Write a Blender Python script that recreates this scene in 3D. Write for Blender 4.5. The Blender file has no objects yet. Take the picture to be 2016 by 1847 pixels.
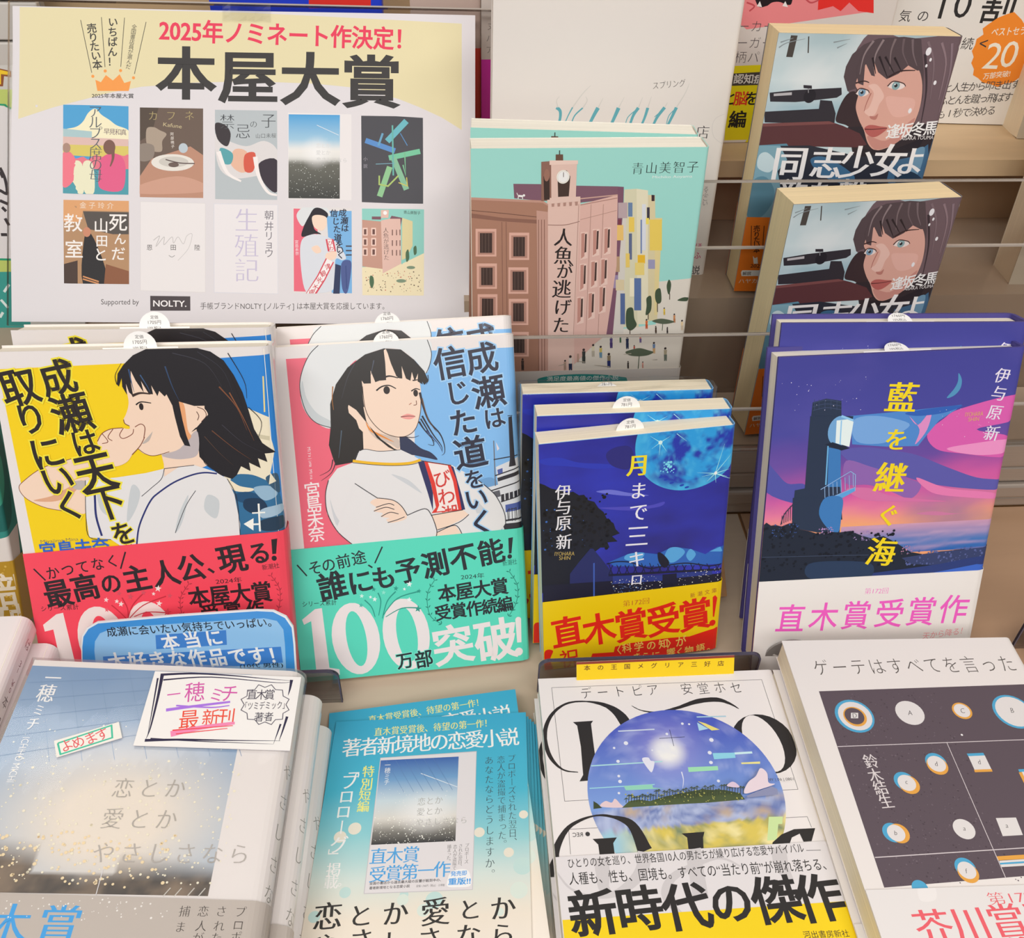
import bpy, bmesh, math, random
from mathutils import Vector, Matrix
from mathutils.geometry import tessellate_polygon
from mathutils import noise as mnoise

# ------------------------------------------------------------------ camera, world, lights, exposure
SC = bpy.context.scene
COL = SC.collection
DECK = 0.80                      # height of the counter top, metres
EYE = DECK + 0.460
cam_d = bpy.data.cameras.new('camera')
cam_d.sensor_fit = 'HORIZONTAL'; cam_d.sensor_width = 36.0; cam_d.lens = 33.5417
cam_d.clip_start = 0.02; cam_d.clip_end = 30
cam = bpy.data.objects.new('camera', cam_d); COL.objects.link(cam)
cam.matrix_world = Matrix([[0.997998, 0.022826, -0.058986, 0.0], [-0.059378, 0.65935, -0.749488, 0.0], [0.021785, 0.75149, 0.659385, 1.26], [0.0, 0.0, 0.0, 1.0]])
SC.camera = cam
SC.view_settings.view_transform = 'Standard'; SC.view_settings.look = 'None'
SC.view_settings.gamma = 1.0; SC.view_settings.use_curve_mapping = False
SC.view_settings.exposure = -0.78
SC.cycles.max_bounces = 10; SC.cycles.transparent_max_bounces = 24
W = bpy.data.worlds.new('shop_light'); SC.world = W; W.use_nodes = True
W.node_tree.nodes['Background'].inputs[0].default_value = (1.0, 0.965, 0.93, 1)
W.node_tree.nodes['Background'].inputs[1].default_value = 0.40
def area(name, loc, target, sx, sy, power, col):
    d = bpy.data.lights.new(name, 'AREA'); d.shape = 'RECTANGLE'; d.size = sx; d.size_y = sy; d.energy = power; d.color = col
    o = bpy.data.objects.new(name, d); COL.objects.link(o); o.location = loc
    o.rotation_euler = (Vector(target) - Vector(loc)).to_track_quat('-Z', 'Y').to_euler()
    return o
area('ceiling_and_fill_light', (-0.7, -0.55, 2.75), (-0.1, 0.45, 0.8), 1.25, 0.35, 25, (1.0, 0.97, 0.94))
area('ceiling_and_fill_light', (0.75, -0.45, 2.75), (0.1, 0.45, 0.8), 1.25, 0.35, 20, (1.0, 0.95, 0.90))
area('ceiling_and_fill_light', (0.0, -1.7, 2.5), (0.0, 0.4, 0.9), 2.4, 0.8, 46, (1.0, 0.96, 0.93))  # broad frontal fill, added to even out the brightness of the upright covers

area('ceiling_and_fill_light', (-0.35, 1.55, 2.75), (-0.1, 0.3, 0.8), 1.25, 0.3, 11, (1.0, 0.98, 0.96))
area('ceiling_and_fill_light', (0.9, 1.7, 2.75), (0.1, 0.3, 0.8), 1.25, 0.3, 9, (1.0, 0.97, 0.94))

# ------------------------------------------------------------------ data read from the photograph: rectangles (mm) and their printed artwork (mm)
POSE = {
'poster':{'w': 297.0,'h': 203.0,'R': [[0.999644,-0.023555,0.012524],[0.009274,0.747032,0.664723],[-0.025013,-0.66437,0.746985]],'t': [-277.28,187.14,674.16]},
'N1':{'w': 132.0,'h': 191.0,'R': [[0.998224,-0.005831,-0.059281],[0.028453,0.921005,0.388511],[0.052333,-0.389508,0.919535]],'t': [-221.44,264.01,393.21],'band': [104.48,97.94]},
'N2':{'w': 132.0,'h': 191.0,'R': [[0.995996,0.035572,-0.082013],[0.00987,0.868055,0.496369],[0.088848,-0.495191,0.864229]],'t': [-97.46,288.94,430.42],'band': [111.78,110.14]},
'E1':{'w': 105.0,'h': 151.0,'R': [[0.995614,0.044405,-0.082351],[-0.026802,0.978671,0.203679],[0.089639,-0.200578,0.975568]],'t': [42.57,311.75,372.72],'band': [100.69,100.82]},
'E2':{'w': 131.0,'h': 191.0,'R': [[0.999661,0.025225,-0.00647],[-0.021933,0.949494,0.313019],[0.014039,-0.31277,0.949725]],'t': [165.38,274.41,393.03],'band': [130.45,130.92]},
'NG':{'w': 131.0,'h': 191.0,'R': [[0.999985,0.002088,-0.005025],[-0.001601,0.995475,0.09501],[0.005201,-0.095001,0.995464]],'t': [12.05,210.21,501.45],'band': [138.58,138.33]},
'D1':{'w': 106.0,'h': 158.0,'R': [[0.992811,-0.011739,-0.119119],[0.020215,0.997328,0.0702],[0.117977,-0.072103,0.990395]],'t': [193.47,239.03,491.7],'band': [107.37,107.37]},
'D2':{'w': 106.0,'h': 158.0,'R': [[0.999372,-0.007558,0.034605],[0.004485,0.996105,0.088056],[-0.035136,-0.087845,0.995514]],'t': [186.91,166.07,554.63]},
'KOI':{'w': 131.0,'h': 191.0,'R': [[0.994643,-0.021011,-0.101209],[0.101306,0.00359,0.994849],[-0.020539,-0.999773,0.0057]],'t': [-209.16,386.02,304.41],'band': [114.96,116.87]},
'DTO':{'w': 131.0,'h': 191.0,'R': [[0.999984,0.00021,0.005719],[-0.005718,-0.002538,0.99998],[0.000224,-0.999997,-0.002536]],'t': [42.45,430.59,314.97],'band': [101.76,100.44]},
'GO':{'w': 131.0,'h': 191.0,'R': [[0.999823,-0.00983,-0.016068],[0.015982,-0.00879,0.999834],[-0.00997,-0.999913,-0.008632]],'t': [176.71,413.57,321.95],'band': [139.19,139.19]},
'FL':{'w': 105.0,'h': 148.0,'R': [[0.995123,-0.05011,0.084965],[-0.08784,-0.058276,0.994429],[-0.044879,-0.997042,-0.062393]],'t': [-69.06,455.28,309.12]},
'N1b':{'w': 132.0,'h': 191.0,'R': [[0.999923,-0.004906,-0.011398],[0.008926,0.922472,0.385961],[0.008621,-0.386033,0.922445]],'t': [-226.17,274.8,428.9]},
'N2b':{'w': 132.0,'h': 191.0,'R': [[0.997281,0.0365,-0.064017],[0.000178,0.867523,0.497397],[0.073691,-0.496056,0.865158]],'t': [-97.83,289.93,450.64]},
'E1b':{'w': 105.0,'h': 151.0,'R': [[0.999482,0.005683,-0.03167],[0.00089,0.979018,0.203771],[0.032164,-0.203694,0.978506]],'t': [42.87,306.99,389.95]},
'E1c':{'w': 105.0,'h': 151.0,'R': [[0.999868,0.001848,-0.01616],[0.001486,0.978997,0.20387],[0.016198,-0.203867,0.978865]],'t': [36.74,307.23,409.39]},
'E2b':{'w': 131.0,'h': 191.0,'R': [[0.998834,0.003967,0.048106],[-0.018643,0.950988,0.308664],[-0.044524,-0.309201,0.949954]],'t': [171.7,268.02,414.82]},
'NGb':{'w': 131.0,'h': 191.0,'R': [[0.998704,-0.018052,0.047592],[0.013428,0.995315,0.095748],[-0.049098,-0.094985,0.994267]],'t': [12.89,212.82,537.15]},
'SP':{'w': 146.0,'h': 200.0,'R': [[0.999878,-0.008104,-0.013375],[0.009372,0.995179,0.097631],[0.012519,-0.097744,0.995133]],'t': [27.58,130.4,583.52]},
'POP':{'w': 112.0,'h': 90.0,'R': [[0.99565,0.08324,0.041869],[-0.09217,0.94574,0.311576],[-0.013661,-0.31408,0.949298]],'t': [-196.86,390.96,327.07],'outline': [-2.2,19,-0.2,10.7,2,4.1,5.8,-0.5,11.7,-3.3,51.7,-3.6,94.2,-2.8,102.5,-1.6,108.4,2.6,110.9,8.9,110.1,19,108.1,35.4]},
'KCARD':{'w': 71.21,'h': 41.82,'R': [[0.994665,-0.019962,-0.101209],[0.101302,0.003697,0.994849],[-0.019485,-0.999794,0.0057]],'t': [-150.76,390.39,298.4]},
'KYOME':{'w': 28.18,'h': 9.17,'R': [[0.919413,0.380047,-0.101209],[0.091343,0.043957,0.994849],[0.382538,-0.923922,0.0057]],'t': [-186.95,387.34,258.55]},
'FLb':{'w': 102.86,'h': 114.67,'R': [[0.995288,0.04672,0.084965],[-0.081769,-0.066527,0.994429],[0.052113,-0.99669,-0.062393]],'t': [-73.71,457.64,316.51]},
'LAB':{'w': 87.38,'h': 26.0,'R': [[0.999942,0.010767,0.0],[-0.009506,0.882896,0.469472],[0.005055,-0.469444,0.882948]],'t': [63.32,421.02,318.0]},
'PK':{'w': 112.0,'h': 176.0,'R': [[0.999962,0.008727,-0.0],[0.0,0.0,1.0],[0.008727,-0.999962,0.0]],'t': [-333.82,388.0,333.91]},
'BGR':{'w': 129.76,'h': 124.07,'R': [[0.999391,0.001826,-0.034852],[0.0,0.99863,0.052336],[0.034899,-0.052304,0.998021]],'t': [161.53,138.23,640.0]},
'BGW':{'w': 129.66,'h': 114.42,'R': [[0.997564,-0.003651,0.069661],[0.0,0.99863,0.052336],[-0.069756,-0.052208,0.996197]],'t': [280.8,147.47,679.0]},
'BLU':{'w': 113.2,'h': 135.83,'R': [[1.0,0.0,0.0],[0.0,0.99863,0.052336],[0.0,-0.052336,0.99863]],'t': [-155.1,117.89,690.0]},
'MAG':{'w': 97.66,'h': 133.97,'R': [[1.0,0.0,0.0],[0.0,0.99863,0.052336],[0.0,-0.052336,0.99863]],'t': [23.95,128.13,682.0]},
'RED':{'w': 47.22,'h': 121.63,'R': [[1.0,0.0,0.0],[0.0,0.99863,0.052336],[0.0,-0.052336,0.99863]],'t': [-23.3,140.67,686.0]},
'GRN':{'w': 90.31,'h': 183.93,'R': [[1.0,0.0,0.0],[0.0,0.939693,0.34202],[0.0,-0.34202,0.939693]],'t': [-365.7,229.66,690.0]},
'TEA':{'w': 71.1,'h': 174.42,'R': [[1.0,0.0,0.0],[0.0,0.920505,0.390731],[0.0,-0.390731,0.920505]],'t': [-328.66,288.51,448.0],'band': [136.74,132.45]}}
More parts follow.
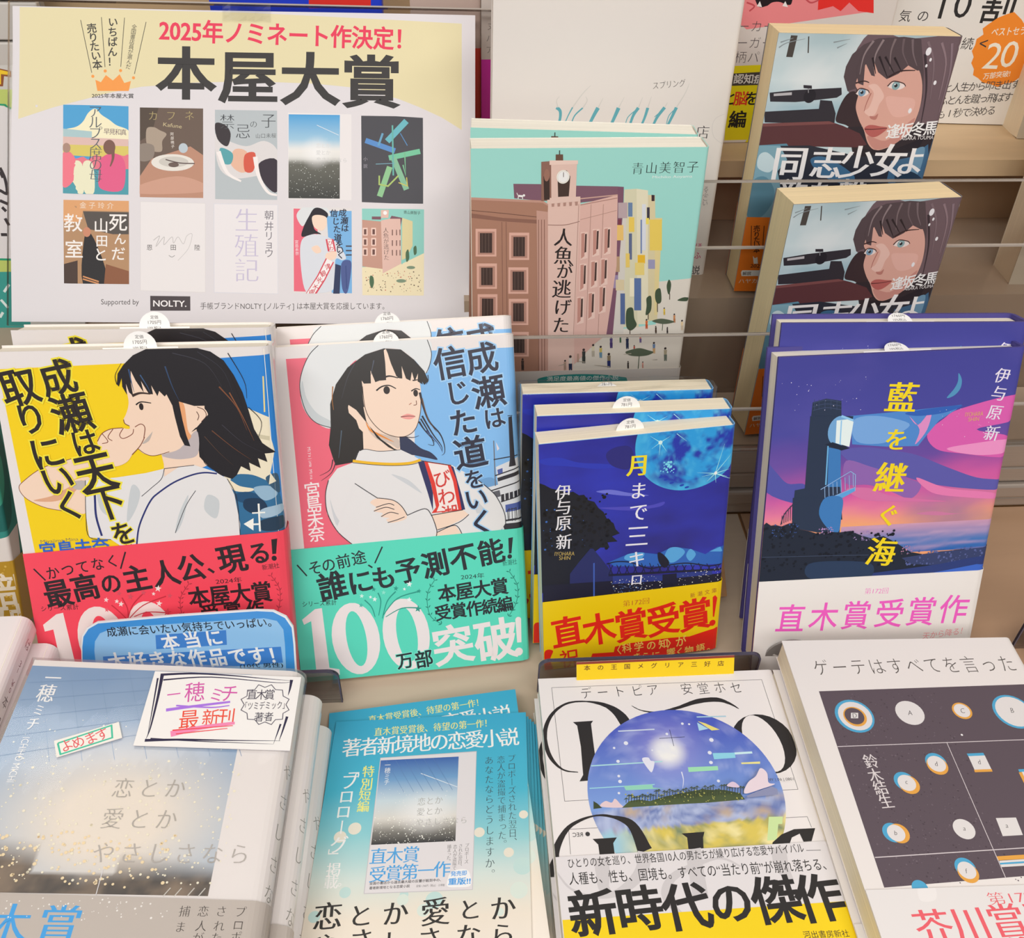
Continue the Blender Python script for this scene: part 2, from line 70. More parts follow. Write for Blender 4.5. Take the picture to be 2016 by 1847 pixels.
ART = {
'poster':[('P','#dad6d9',[0,0,297,0,297,203,0,203]),('P','#dfd5ac',[4.5,0.6,147,1,288.2,5.7,288.2,75.2,275.3,67.4,260.7,61,247.1,55.9,230.6,51.6,215.1,48.6,192.8,46.7,169.6,46.1,143.8,46,114.6,47.2,81.3,50.5,63,54.4,47.9,58.7,25.8,65,4.2,72.9]),('L','#4a4844',0.39,0.39,0,[43,8.2,50.1,42.1]),('L','#4a4844',0.39,0.39,0,[56.1,6,58.5,38.3]),('L','#4a4844',0.39,0.39,0,[70.7,6,68.4,37.9]),('L','#4a4844',0.39,0.39,0,[84.4,8.4,77.1,42.3]),('V', '#454340', 'h', '売りたい本', 50, 13.3, 53.6, 36.8, 6.2, 6.4, 6),('V', '#454340', 'h', 'いちばん！', 63.4, 8.9, 63, 34.6, 6.2, 6.4, 2),('V', '#454340', 'm', '全国書店員が選んだ', 76.9, 11.8, 73.2, 37.6, 3.3, 3.4, -8),('P','#f29a4e',[52.4,46.6,55.9,48.1,59,43.4,63.5,46.8,67.7,42.7,70.7,48.3,74.9,46.9,73.5,53.4,53.7,53.8]),('E','#f29a4e',50.8,44.4,1.0,1.02,0),('E','#f29a4e',58.6,40.8,1.0,1.02,0),('E','#f29a4e',68.3,40.3,1.0,1.02,0),('E','#f29a4e',76.5,44.8,1.0,1.02,0),('F', '#3f3d3b', 'b', '2025年本屋大賞', 50.2, 58.5, 76.7, 58.1, 3.18),('F', '#e23f5c', 'x', '2025年ノミネート作決定！', 92.5, 21, 248.7, 24.3, 15.56),('C', '#3c3a3a', 'x', '本', 110, 41, 110, 41, 37.6, 34.9, 0),('C', '#3c3a3a', 'x', '屋', 150, 42.6, 150, 42.6, 37.8, 35.0, 0),('C', '#3c3a3a', 'x', '大', 189.8, 43.4, 189.8, 43.4, 38.0, 35.1, 0),('C', '#3c3a3a', 'x', '賞', 229.3, 44.6, 229.3, 44.6, 38.2, 35.2, 0),('K',32.2,63.1,73.5,120.5),('P','#4f9fd0',[32.2,62.7,73.4,63.3,73.5,121.1,32.4,120.3]),('S','#f0e6c4',[32.3,79.7,40.3,77.3,44.7,73.8,48,68.1,52.4,65.2,56.3,69.1,61.4,72.4,65.8,75.7,73.4,79,73.4,85.8,32.3,85.4]),('P','#a8c4c8',[32.3,78.6,50.3,80,50.3,85.1,32.3,84.2]),('P','#d8b8b0',[32.3,83.7,73.4,84.7,73.4,89.2,32.3,88.8]),('P','#d4c468',[32.3,88.8,73.4,89.2,73.5,97.2,32.3,95.6]),('S','#e07888',[32.3,94.4,37,93.8,39.8,97.7,44.8,96.5,48.1,98.2,52.5,95.3,57,96.3,63.6,93.9,70.3,95.5,73.5,94.9,73.5,104,32.4,104.6]),('P','#4f9aa8',[32.4,104.6,73.5,104,73.5,121.1,32.4,120.3]),('S','#e4e2c4',[38.1,101.2,44.2,101.1,45.4,119.2,39.3,119.3]),('S','#e4e2c4',[44.8,101,50.9,101,52,119.1,45.9,119.2]),('S','#dc5f88',[56.4,97.5,62.5,94,69.2,96.1,71.7,104,69.3,117.7,55.9,116.8,54.8,106.6]),('S','#e87888',[32.3,95.6,37,94.4,40.1,98.9,39.3,111.3,32.4,116]),('E','#7a5a50',61.4,90,3.78,4.77,0),('L','#7a5a50',2.47,0.67,1,[63.6,91.7,63.7,97.3,62,102.5]),('E','#a8887a',34.5,91,2.44,3.17,0),('V', '#5a6068', 's', 'アルプス席の母', 52.4, 67.1, 52.9, 108.3, 8.7, 8.9, 0),('C', '#705c68', 'm', '早見和真', 59.7, 79.8, 70.3, 80.2, 4.0, 4.1, 0),('K',80.6,63.9,121.1,122),('P','#6a5a50',[80.6,63.3,120.9,63.9,121.1,122.3,80.8,121.9]),('P','#54483f',[80.6,63.3,92.6,63.4,88.1,81,80.7,85.7]),('P','#b88a74',[80.7,108.5,88.2,97,112.8,88.6,121,94.2,121.1,122.3,80.8,121.9]),('S','#c89a86',[80.8,114.1,103.9,108.1,121,112.4,121.1,118.1,80.8,119.8]),('S','#a89888',[84.8,78.2,89.2,76.5,93.2,78.4,97.6,80.9,94.9,85.5,94.3,92.3,85.9,90.2]),('S','#8c8076',[80.7,88,89.3,88.4,88.7,97,80.7,98.2]),('E','#e0dcd4',101.6,99.3,13.66,5.47,0),('E','#c8c4bc',102.2,98.8,9.41,3.42,0),('E','#6a5a54',102.2,100.7,3.36,1.59,0),('L','#5a4a48',0.68,0.68,1,[97.1,97.4,106.1,99.5,115.6,99.7]),('E','#b8c4cc',108.3,89.8,2.91,3.19,0),('C', '#b0a070', 's', 'カ', 89, 69.1, 89, 69.1, 6.5, 6.6, 0),('C', '#b0a070', 's', 'フ', 100.4, 68.8, 100.4, 68.8, 6.5, 6.6, 0),('C', '#b0a070', 's', 'ネ', 112.2, 68.6, 112.2, 68.6, 6.5, 6.6, 0),('F', '#c8b890', 'm', 'Kafune', 95.4, 75.8, 107.2, 77.1, 2.51),('V', '#e8e0d8', 'm', '阿部暁子', 101.1, 80.8, 101.6, 88.8, 2.2, 2.3, 0),('K',128.5,64.6,168.6,122.7),('P','#b4bcc0',[128.5,64,168.4,64.5,168.8,123.2,128.8,122.6]),('S','#d8d4d4',[128.7,80.3,137.5,84.8,148.8,88,160.1,84.4,168.4,90,168.5,102.6,154.5,107.4,139.8,108.7,130.8,100.9]),('S','#3a3438',[128.7,73.5,135.2,74.5,138.6,80.2,136.4,88.2,130.2,83.7]),('S','#e0b49c',[140.9,90.4,148.8,91.4,152.2,101.7,145.4,105.2,138.7,99.6]),('S','#58a0a8',[131.9,89.4,139.8,92.7,138.7,99.6,133,98.5]),('S','#d05a48',[147.7,93.7,154.4,92.5,153.3,103.9,147.7,104]),('S','#38303a',[156.7,99.3,168.4,96.8,168.5,117.4,160.1,111.8]),('L','#ece6e4',2.95,1.13,1,[130.8,91.7,136.4,105.3,145.4,110.9]),('L','#ece6e4',2.96,1.14,1,[154.4,94.8,156.7,107.3,162.4,117.5,168.5,119.7]),('C', '#4c5054', 's', '禁', 136.4, 72.2, 136.4, 72.2, 9.9, 10.1, 0),('C', '#4c5054', 's', '忌', 146.5, 78.3, 146.5, 78.3, 9.9, 10.1, 0),('C', '#4c5054', 's', 'の', 153.3, 73.6, 153.3, 73.6, 5.0, 5.0, 0),('C', '#4c5054', 's', '子', 162.9, 71.2, 162.9, 71.2, 9.9, 10.1, 0),('C', '#6a6e70', 'm', '山口未桜', 156.1, 81.2, 166.3, 80.8, 3.2, 3.2, 0),('K',32.7,124.5,74.1,178.3),('P','#b08a68',[32.6,124.1,73.8,124.5,74.3,178.7,33.1,178.2]),('P','#56504c',[44.9,131.7,73.8,131.9,73.8,146.1,63.8,146.2,48.2,143]),('P','#d8a070',[32.6,124.1,73.8,124.5,73.8,131.3,44.9,131.2,43.8,138.5,32.7,138.6]),('S','#2c2a2c',[46,147.5,50.5,146.9,58.3,165.5,59.5,178.5,45,178.1]),('P','#4a3a34',[33,165.8,41.6,163.4,41.7,178.4,33.1,178.2]),('P','#8a5a40',[59.4,165.5,73.9,169.9,74.1,178.7,58.3,178.2]),('E','#c8886c',47.4,145,2.44,3.17,0),('L','#d09060',0.9,0.9,1,[45,173.6,55,176.9]),('L','#d09060',0.9,0.9,1,[45,175.3,55,178.3]),('C', '#f0e8e4', 'b', '教', 38.8, 139.1, 38.8, 139.1, 11.6, 11.9, 0),('C', '#f0e8e4', 'b', '室', 39.4, 156.1, 39.4, 156.1, 11.6, 11.9, 0),('C', '#f0e8e4', 'b', '死', 67.1, 138.4, 67.1, 138.4, 11.7, 11.9, 0),('C', '#f0e8e4', 'b', '山', 56.3, 140.6, 56.3, 140.6, 9.4, 9.6, 0),('C', '#f0e8e4', 'b', '田', 56.8, 150.5, 56.8, 150.5, 7.8, 7.9, 0),('C', '#f0e8e4', 'b', 'ん', 68.3, 149, 68.3, 149, 7.8, 7.9, 0),('C', '#f0e8e4', 'b', 'だ', 67.2, 158.6, 67.2, 158.6, 8.9, 9.1, 0),('C', '#f0e8e4', 'b', 'と', 56.1, 159.3, 56.1, 159.3, 8.9, 9.1, 0),('C', '#e8d8c8', 'm', '金子玲介', 44.9, 127.7, 62.1, 127.8, 4.2, 4.3, 0),('K',),('P','#d8d4d4',[81,124.7,122.6,125.3,122.8,183.3,81.2,182.5]),('P','#e4e0e0',[81.3,125,122.3,125.6,122.5,183,81.5,182.2]),('L','#bcb8b8',0.45,0.23,1,[89.5,149.8,93.4,147,91.1,153.8,96.2,147.5,96.2,152.6,101.2,147.4,102.3,151.4,105.1,147.4,108.5,151.9,110.7,146.7,114.1,145.6,111.8,154.7,105.1,162.7]),('C', '#5a5656', 'm', '恩', 87, 154.4, 87, 154.4, 3.8, 3.9, 0),('C', '#5a5656', 'm', '田', 102.1, 154.2, 102.1, 154.2, 3.8, 3.9, 0),('C', '#5a5656', 'm', '陸', 117.4, 154.1, 117.4, 154.1, 3.8, 3.9, 0),('L','#888888',0.34,0.34,1,[99.3,159.4,101.2,160.5,103.1,159.4]),('P','#d4d4dc',[127.8,125.4,169.2,125.8,169.4,183.9,128.2,183.4]),('P','#e4e0e2',[128.2,125.8,168.8,126.1,169.1,183.6,128.5,183]),('C', '#c4bcd4', 's', '生', 149.1, 136, 149.1, 136, 15.8, 16.0, 0),('C', '#c4bcd4', 's', '殖', 149.1, 152.6, 149.1, 152.6, 15.8, 16.0, 0),('C', '#c4bcd4', 's', '記', 149.2, 168.6, 149.2, 168.6, 15.8, 16.0, 0),('C', '#78747c', 'm', '朝', 163.4, 132.6, 163.4, 132.6, 6.1, 6.2, 0),('C', '#78747c', 'm', '井', 163.4, 139.8, 163.4, 139.8, 6.1, 6.2, 0),('C', '#78747c', 'm', 'リ', 163.4, 146.1, 163.4, 146.1, 6.1, 6.2, 0),('C', '#78747c', 'm', 'ョ', 163.4, 151.6, 163.4, 151.6, 6.1, 6.2, 0),('C', '#78747c', 'm', 'ウ', 163.4, 157.3, 163.4, 157.3, 6.1, 6.2, 0),('P','#e4e0e0',[175.4,65.8,216.5,66.4,216.6,122.5,175.7,122.2]),('G','dusk',175.9,66.9,209,121.5,14,30),('X','#c8ccc8',176.3,95.6,209,121.3,110,0.15,0.35,3),('C', '#d8d8d8', 'm', '恋とか', 195.2, 87, 201.5, 86.9, 3.2, 3.2, 0),('C', '#d0d0d0', 'm', '愛とか', 195.2, 91.6, 201.5, 91.5, 3.2, 3.2, 0),('C', '#cacaca', 'm', 'やさしさなら', 195.3, 95.9, 212.3, 96.4, 3.0, 3.0, 0),('L','#e0e4ea',0.34,0.34,0,[194.1,73.7,208.3,80.1]),('K',222.8,67.2,263.1,124.2),('P','#4a4a50',[222.8,66.3,262.9,67.9,263.2,124.8,223.3,123.6]),('L','#6ab4c0',3.9,3.9,0,[252.2,70.2,239.7,83.7]),('L','#5a8cc8',3.44,3.44,0,[225.6,83.3,244.8,89.9]),('L','#74c09c',3.45,3.45,0,[240.8,94.6,261.1,89.9]),('L','#8cc090',3.67,3.67,0,[241.4,100.3,234.8,119.8]),('L','#84b898',3.68,3.68,0,[243.7,94.5,252.3,115.1]),('L','#68b0a8',1.03,1.03,0,[243.1,73.2,243.7,106]),('L','#68a0c0',1.38,1.38,0,[236.8,78.5,234,86.6]),('L','#a8c070',1.03,1.03,0,[234.6,106.2,234.6,111.9,240.3,113,247.1,106]),('L','#78b890',0.92,0.92,0,[250,99,251.7,105.9,251.1,91]),('L','#78a8b8',0.46,0.46,0,[232.3,98.7,244.8,98]),('L','#c8c060',0.69,0.69,0,[247.1,110.6,252.9,112.8,252.3,107.1]),('L','#5888b8',0.57,0.57,0,[248.2,78.3,252.8,86.3]),('V', '#9a96a0', 'm', '小説', 225.6, 95.4, 225.6, 100, 2.7, 2.8, 0),('K',178.4,127.4,217.1,183.4),('P','#dcd8d8',[178.4,126.3,216.9,127.1,217.2,183.9,179,183.1]),('P','#e4697c',[179.2,128.2,194.7,128.6,194.8,182.4,179.5,182]),('P','#78b0e0',[200.4,129.6,216.7,129.4,217,183.1,203.9,182.9]),('S','#d8dcde',[181.1,133.3,183.4,128.7,187.9,126.6,197,126.2,201.6,128.5,202.7,133.1,195.9,129.7,187.9,136.7,184.6,139.6]),('S','#26222a',[192.5,128,197,128,201.3,131.3,200.4,134.2,197,132.6,192.5,133.8,192.5,141.2,197,144.6,192.5,144.6,184.6,146.5,185.7,140.1,189.1,133.2]),('S','#f0d4c0',[191.1,133.8,194.7,132.2,200.2,133.7,200.4,138.8,197.6,142.5,192.5,140.1]),('S','#d4d8e0',[184.6,148.7,190.2,145.2,195.9,145.2,206.1,149.1,213,159.3,210.7,161.6,206.2,161.7,205.6,180,192.6,183,186.3,180.2,183.5,159.6]),('S','#f0d0bc',[190.8,153.8,194.8,152.1,197.1,156.1,193.7,157.2]),('S','#f0d0bc',[200.5,157.2,206.7,155.9,206.2,160.5,200.5,161.7]),('P','#2a3558',[206.2,164,209.8,165.1,209,184.6,204.8,184.1]),('P','#d04858',[199.9,148,205,147.9,206.7,155.9,201.4,156]),('P','#f0e8e8',[201,148.2,203.9,148.2,205.7,155.7,202.5,155.8]),('L','#d04858',5.93,5.93,0,[202.7,161.7,197.1,173.2,189.2,185.9]),('L','#f0e8e8',4.33,4.33,0,[202.7,161.7,197.1,173.2,189.4,184.8]),('C', '#c83c4c', 'b', '津', 201.4, 165.8, 201.4, 165.8, 3.9, 3.9, 25),('C', '#c83c4c', 'b', '観', 198.4, 170.4, 198.4, 170.4, 3.9, 3.9, 25),('C', '#c83c4c', 'b', '光', 196, 174.7, 196, 174.7, 3.9, 3.9, 25),('C', '#c83c4c', 'b', '大', 193.5, 179.2, 193.5, 179.2, 3.9, 3.9, 25),('C', '#c83c4c', 'b', '使', 191.2, 182.7, 191.2, 182.7, 3.9, 3.9, 25),('C', '#c83c4c', 'b', 'び', 203, 150.5, 203, 150.5, 3.2, 3.2, 0),('C', '#c83c4c', 'b', 'わ', 203.6, 153.9, 203.6, 153.9, 3.2, 3.2, 0),('C', '#2c2c3c', 'h', '成', 210.9, 130.6, 210.9, 130.6, 5.0, 5.1, -5),('C', '#2c2c3c', 'h', '瀬', 212, 135.8, 212, 135.8, 5.0, 5.1, -5),('C', '#2c2c3c', 'h', 'は', 212.4, 140.6, 212.4, 140.6, 5.0, 5.1, -5),('C', '#2c2c3c', 'h', '信', 205.3, 131, 205.3, 131, 5.0, 5.0, -5),('C', '#2c2c3c', 'h', 'じ', 206.5, 136.2, 206.5, 136.2, 5.0, 5.0, -5),('C', '#2c2c3c', 'h', 'た', 207.3, 141.3, 207.3, 141.3, 5.0, 5.0, -5),('C', '#2c2c3c', 'h', '道', 207.8, 146.8, 207.8, 146.8, 5.0, 5.0, -5),('C', '#2c2c3c', 'h', 'を', 208.8, 151.3, 208.8, 151.3, 5.0, 5.0, -5),('C', '#2c2c3c', 'h', 'い', 209.2, 154.8, 209.2, 154.8, 5.0, 5.0, -5),('C', '#2c2c3c', 'h', 'く', 209.6, 158.2, 209.6, 158.2, 5.0, 5.0, -5),('V', '#f4dce0', 'm', '宮島未奈', 181.2, 149.9, 181.5, 157.4, 2.5, 2.5, 0),('L','#4a4a58',0.91,0.91,0,[213,152.4,216.8,152.4]),('L','#4a4a58',0.91,0.91,0,[213,155.3,216.8,155.3]),('L','#4a4a58',0.91,0.91,0,[213,158.2,216.8,158.1]),('S','#4a5a90',[210.1,163.9,215.3,161.6,216.6,166.2,214.1,182.3,210.7,180]),('L','#3a4a80',0.69,0.69,1,[213,165.1,213.6,180]),('K',223.4,127.8,263.7,184.3),('P','#8ccac0',[223.4,127.3,263.8,127.9,263.6,184.7,223.8,184.5]),('P','#e8dcb8',[223.5,166.1,249.5,163.5,263.8,156.5,263.6,184.7,223.8,184.5]),('P','#c09484',[223.5,135.1,235.7,136.1,236.9,167.1,223.7,165.5]),('P','#dcb8ac',[235.7,135.5,243.7,133.7,248.5,134.2,248.9,163.5,236.9,170]),('P','#7a5460',[229.8,132.9,235.7,132.9,235.7,134.9,229.8,134.8]),('P','#7a5460',[242.6,132.3,249.5,133.6,248.5,139.4,248.3,134.2,241.5,134.3]),('P','#dcb8ac',[235.7,128.6,240.9,128.5,240.5,133.7,235.7,133.8]),('E','#f4f0ec',238.4,130.5,1.26,1.27,0),('P','#d8cc9c',[249.5,133.6,256.3,135.8,256.3,151.9,251.8,160,249.3,161.2]),('P','#e8c8bc',[223.9,140.4,227.1,140.3,227.1,145.4,223.9,145.4]),('P','#6a4a44',[224.7,141.3,226.3,141.2,226.3,144.7,224.7,144.7]),('P','#e8c8bc',[223.9,147,227.1,147,227.1,152,223.9,152.1]),('P','#6a4a44',[224.7,147.9,226.3,147.9,226.3,151.4,224.7,151.4]),('P','#e8c8bc',[223.9,153.6,227.1,153.5,227.1,158.6,223.9,158.6]),('P','#6a4a44',[224.7,154.5,226.3,154.5,226.3,157.9,224.7,157.9]),('P','#e8c8bc',[229.4,140.3,232.5,140.3,232.6,145.3,229.4,145.3]),('P','#6a4a44',[230.2,141.2,231.8,141.2,231.8,144.6,230.2,144.6]),('P','#e8c8bc',[229.4,147,232.6,146.9,232.6,152,229.4,152]),('P','#6a4a44',[230.2,147.9,231.8,147.8,231.8,151.3,230.2,151.3]),('P','#e8c8bc',[229.4,153.5,232.6,153.5,232.6,158.5,229.4,158.6]),('P','#6a4a44',[230.2,154.4,231.8,154.4,231.8,157.8,230.2,157.9]),('P','#7a5a54',[242.8,141.4,243.5,141.4,243.5,145.1,242.8,145.1]),('P','#7a5a54',[242.8,148.3,243.5,148.3,243.5,152,242.8,152]),('P','#7a5a54',[242.8,154.6,243.5,154.6,243.5,158.3,242.9,158.3]),('P','#7a5a54',[245.5,141.4,246.1,141.4,246.2,145,245.5,145]),('P','#7a5a54',[245.5,148.3,246.2,148.3,246.2,151.9,245.5,151.9]),('P','#7a5a54',[245.5,154.6,246.2,154.6,246.2,158.3,245.5,158.3]),('P','#7a5a54',[247.7,141.3,248.4,141.3,248.4,145,247.8,145]),('P','#7a5a54',[247.8,148.2,248.4,148.2,248.4,151.9,247.8,151.9]),('P','#7a5a54',[247.8,154.6,248.4,154.6,248.5,158.2,247.8,158.2]),('V', '#4a3838', 's', '人魚が逃げた', 238.9, 141.8, 239.4, 159.6, 3.7, 3.7, 0),('C', '#3a4844', 'm', '青山美智子', 251.5, 129.9, 260.3, 130.3, 2.3, 2.3, 0),('X','#6a5a4c',225.5,168.4,262.1,181.8,60,0.2,0.5,5),('X','#b85040',225.5,168.4,262.1,181.8,25,0.2,0.4,6),('S','#4a6a4c',[228.7,171.8,230.7,172.3,231.2,176.4,229.9,179.8,228.4,176.4]),('E','#7a9078',255.2,166,2.75,1.04,0),('E','#7a9078',248.9,174.8,3.2,1.15,0),('S','#4a6a4c',[251.8,156.6,253.5,154.3,254.1,160,252.3,162.3]),('S','#4a6a4c',[256.9,153.1,258.6,151.9,258.9,156.5,257.3,157.7]),('K',),('F', '#5a5656', 'm', 'Supported by', 56.5, 192.7, 80.4, 192.5, 4.54),('P','#4a4346',[87.5,185.7,113,185.8,113.1,195.1,87.6,195.3]),('F', '#eeeaea', 'h', 'NOLTY.', 89.4, 192.6, 110.6, 192.7, 4.09),('F', '#5a5656', 'm', '手帳ブランドNOLTY [ノルティ] は本屋大賞を応援しています。', 119.5, 194.9, 238, 194.2, 5.28)],
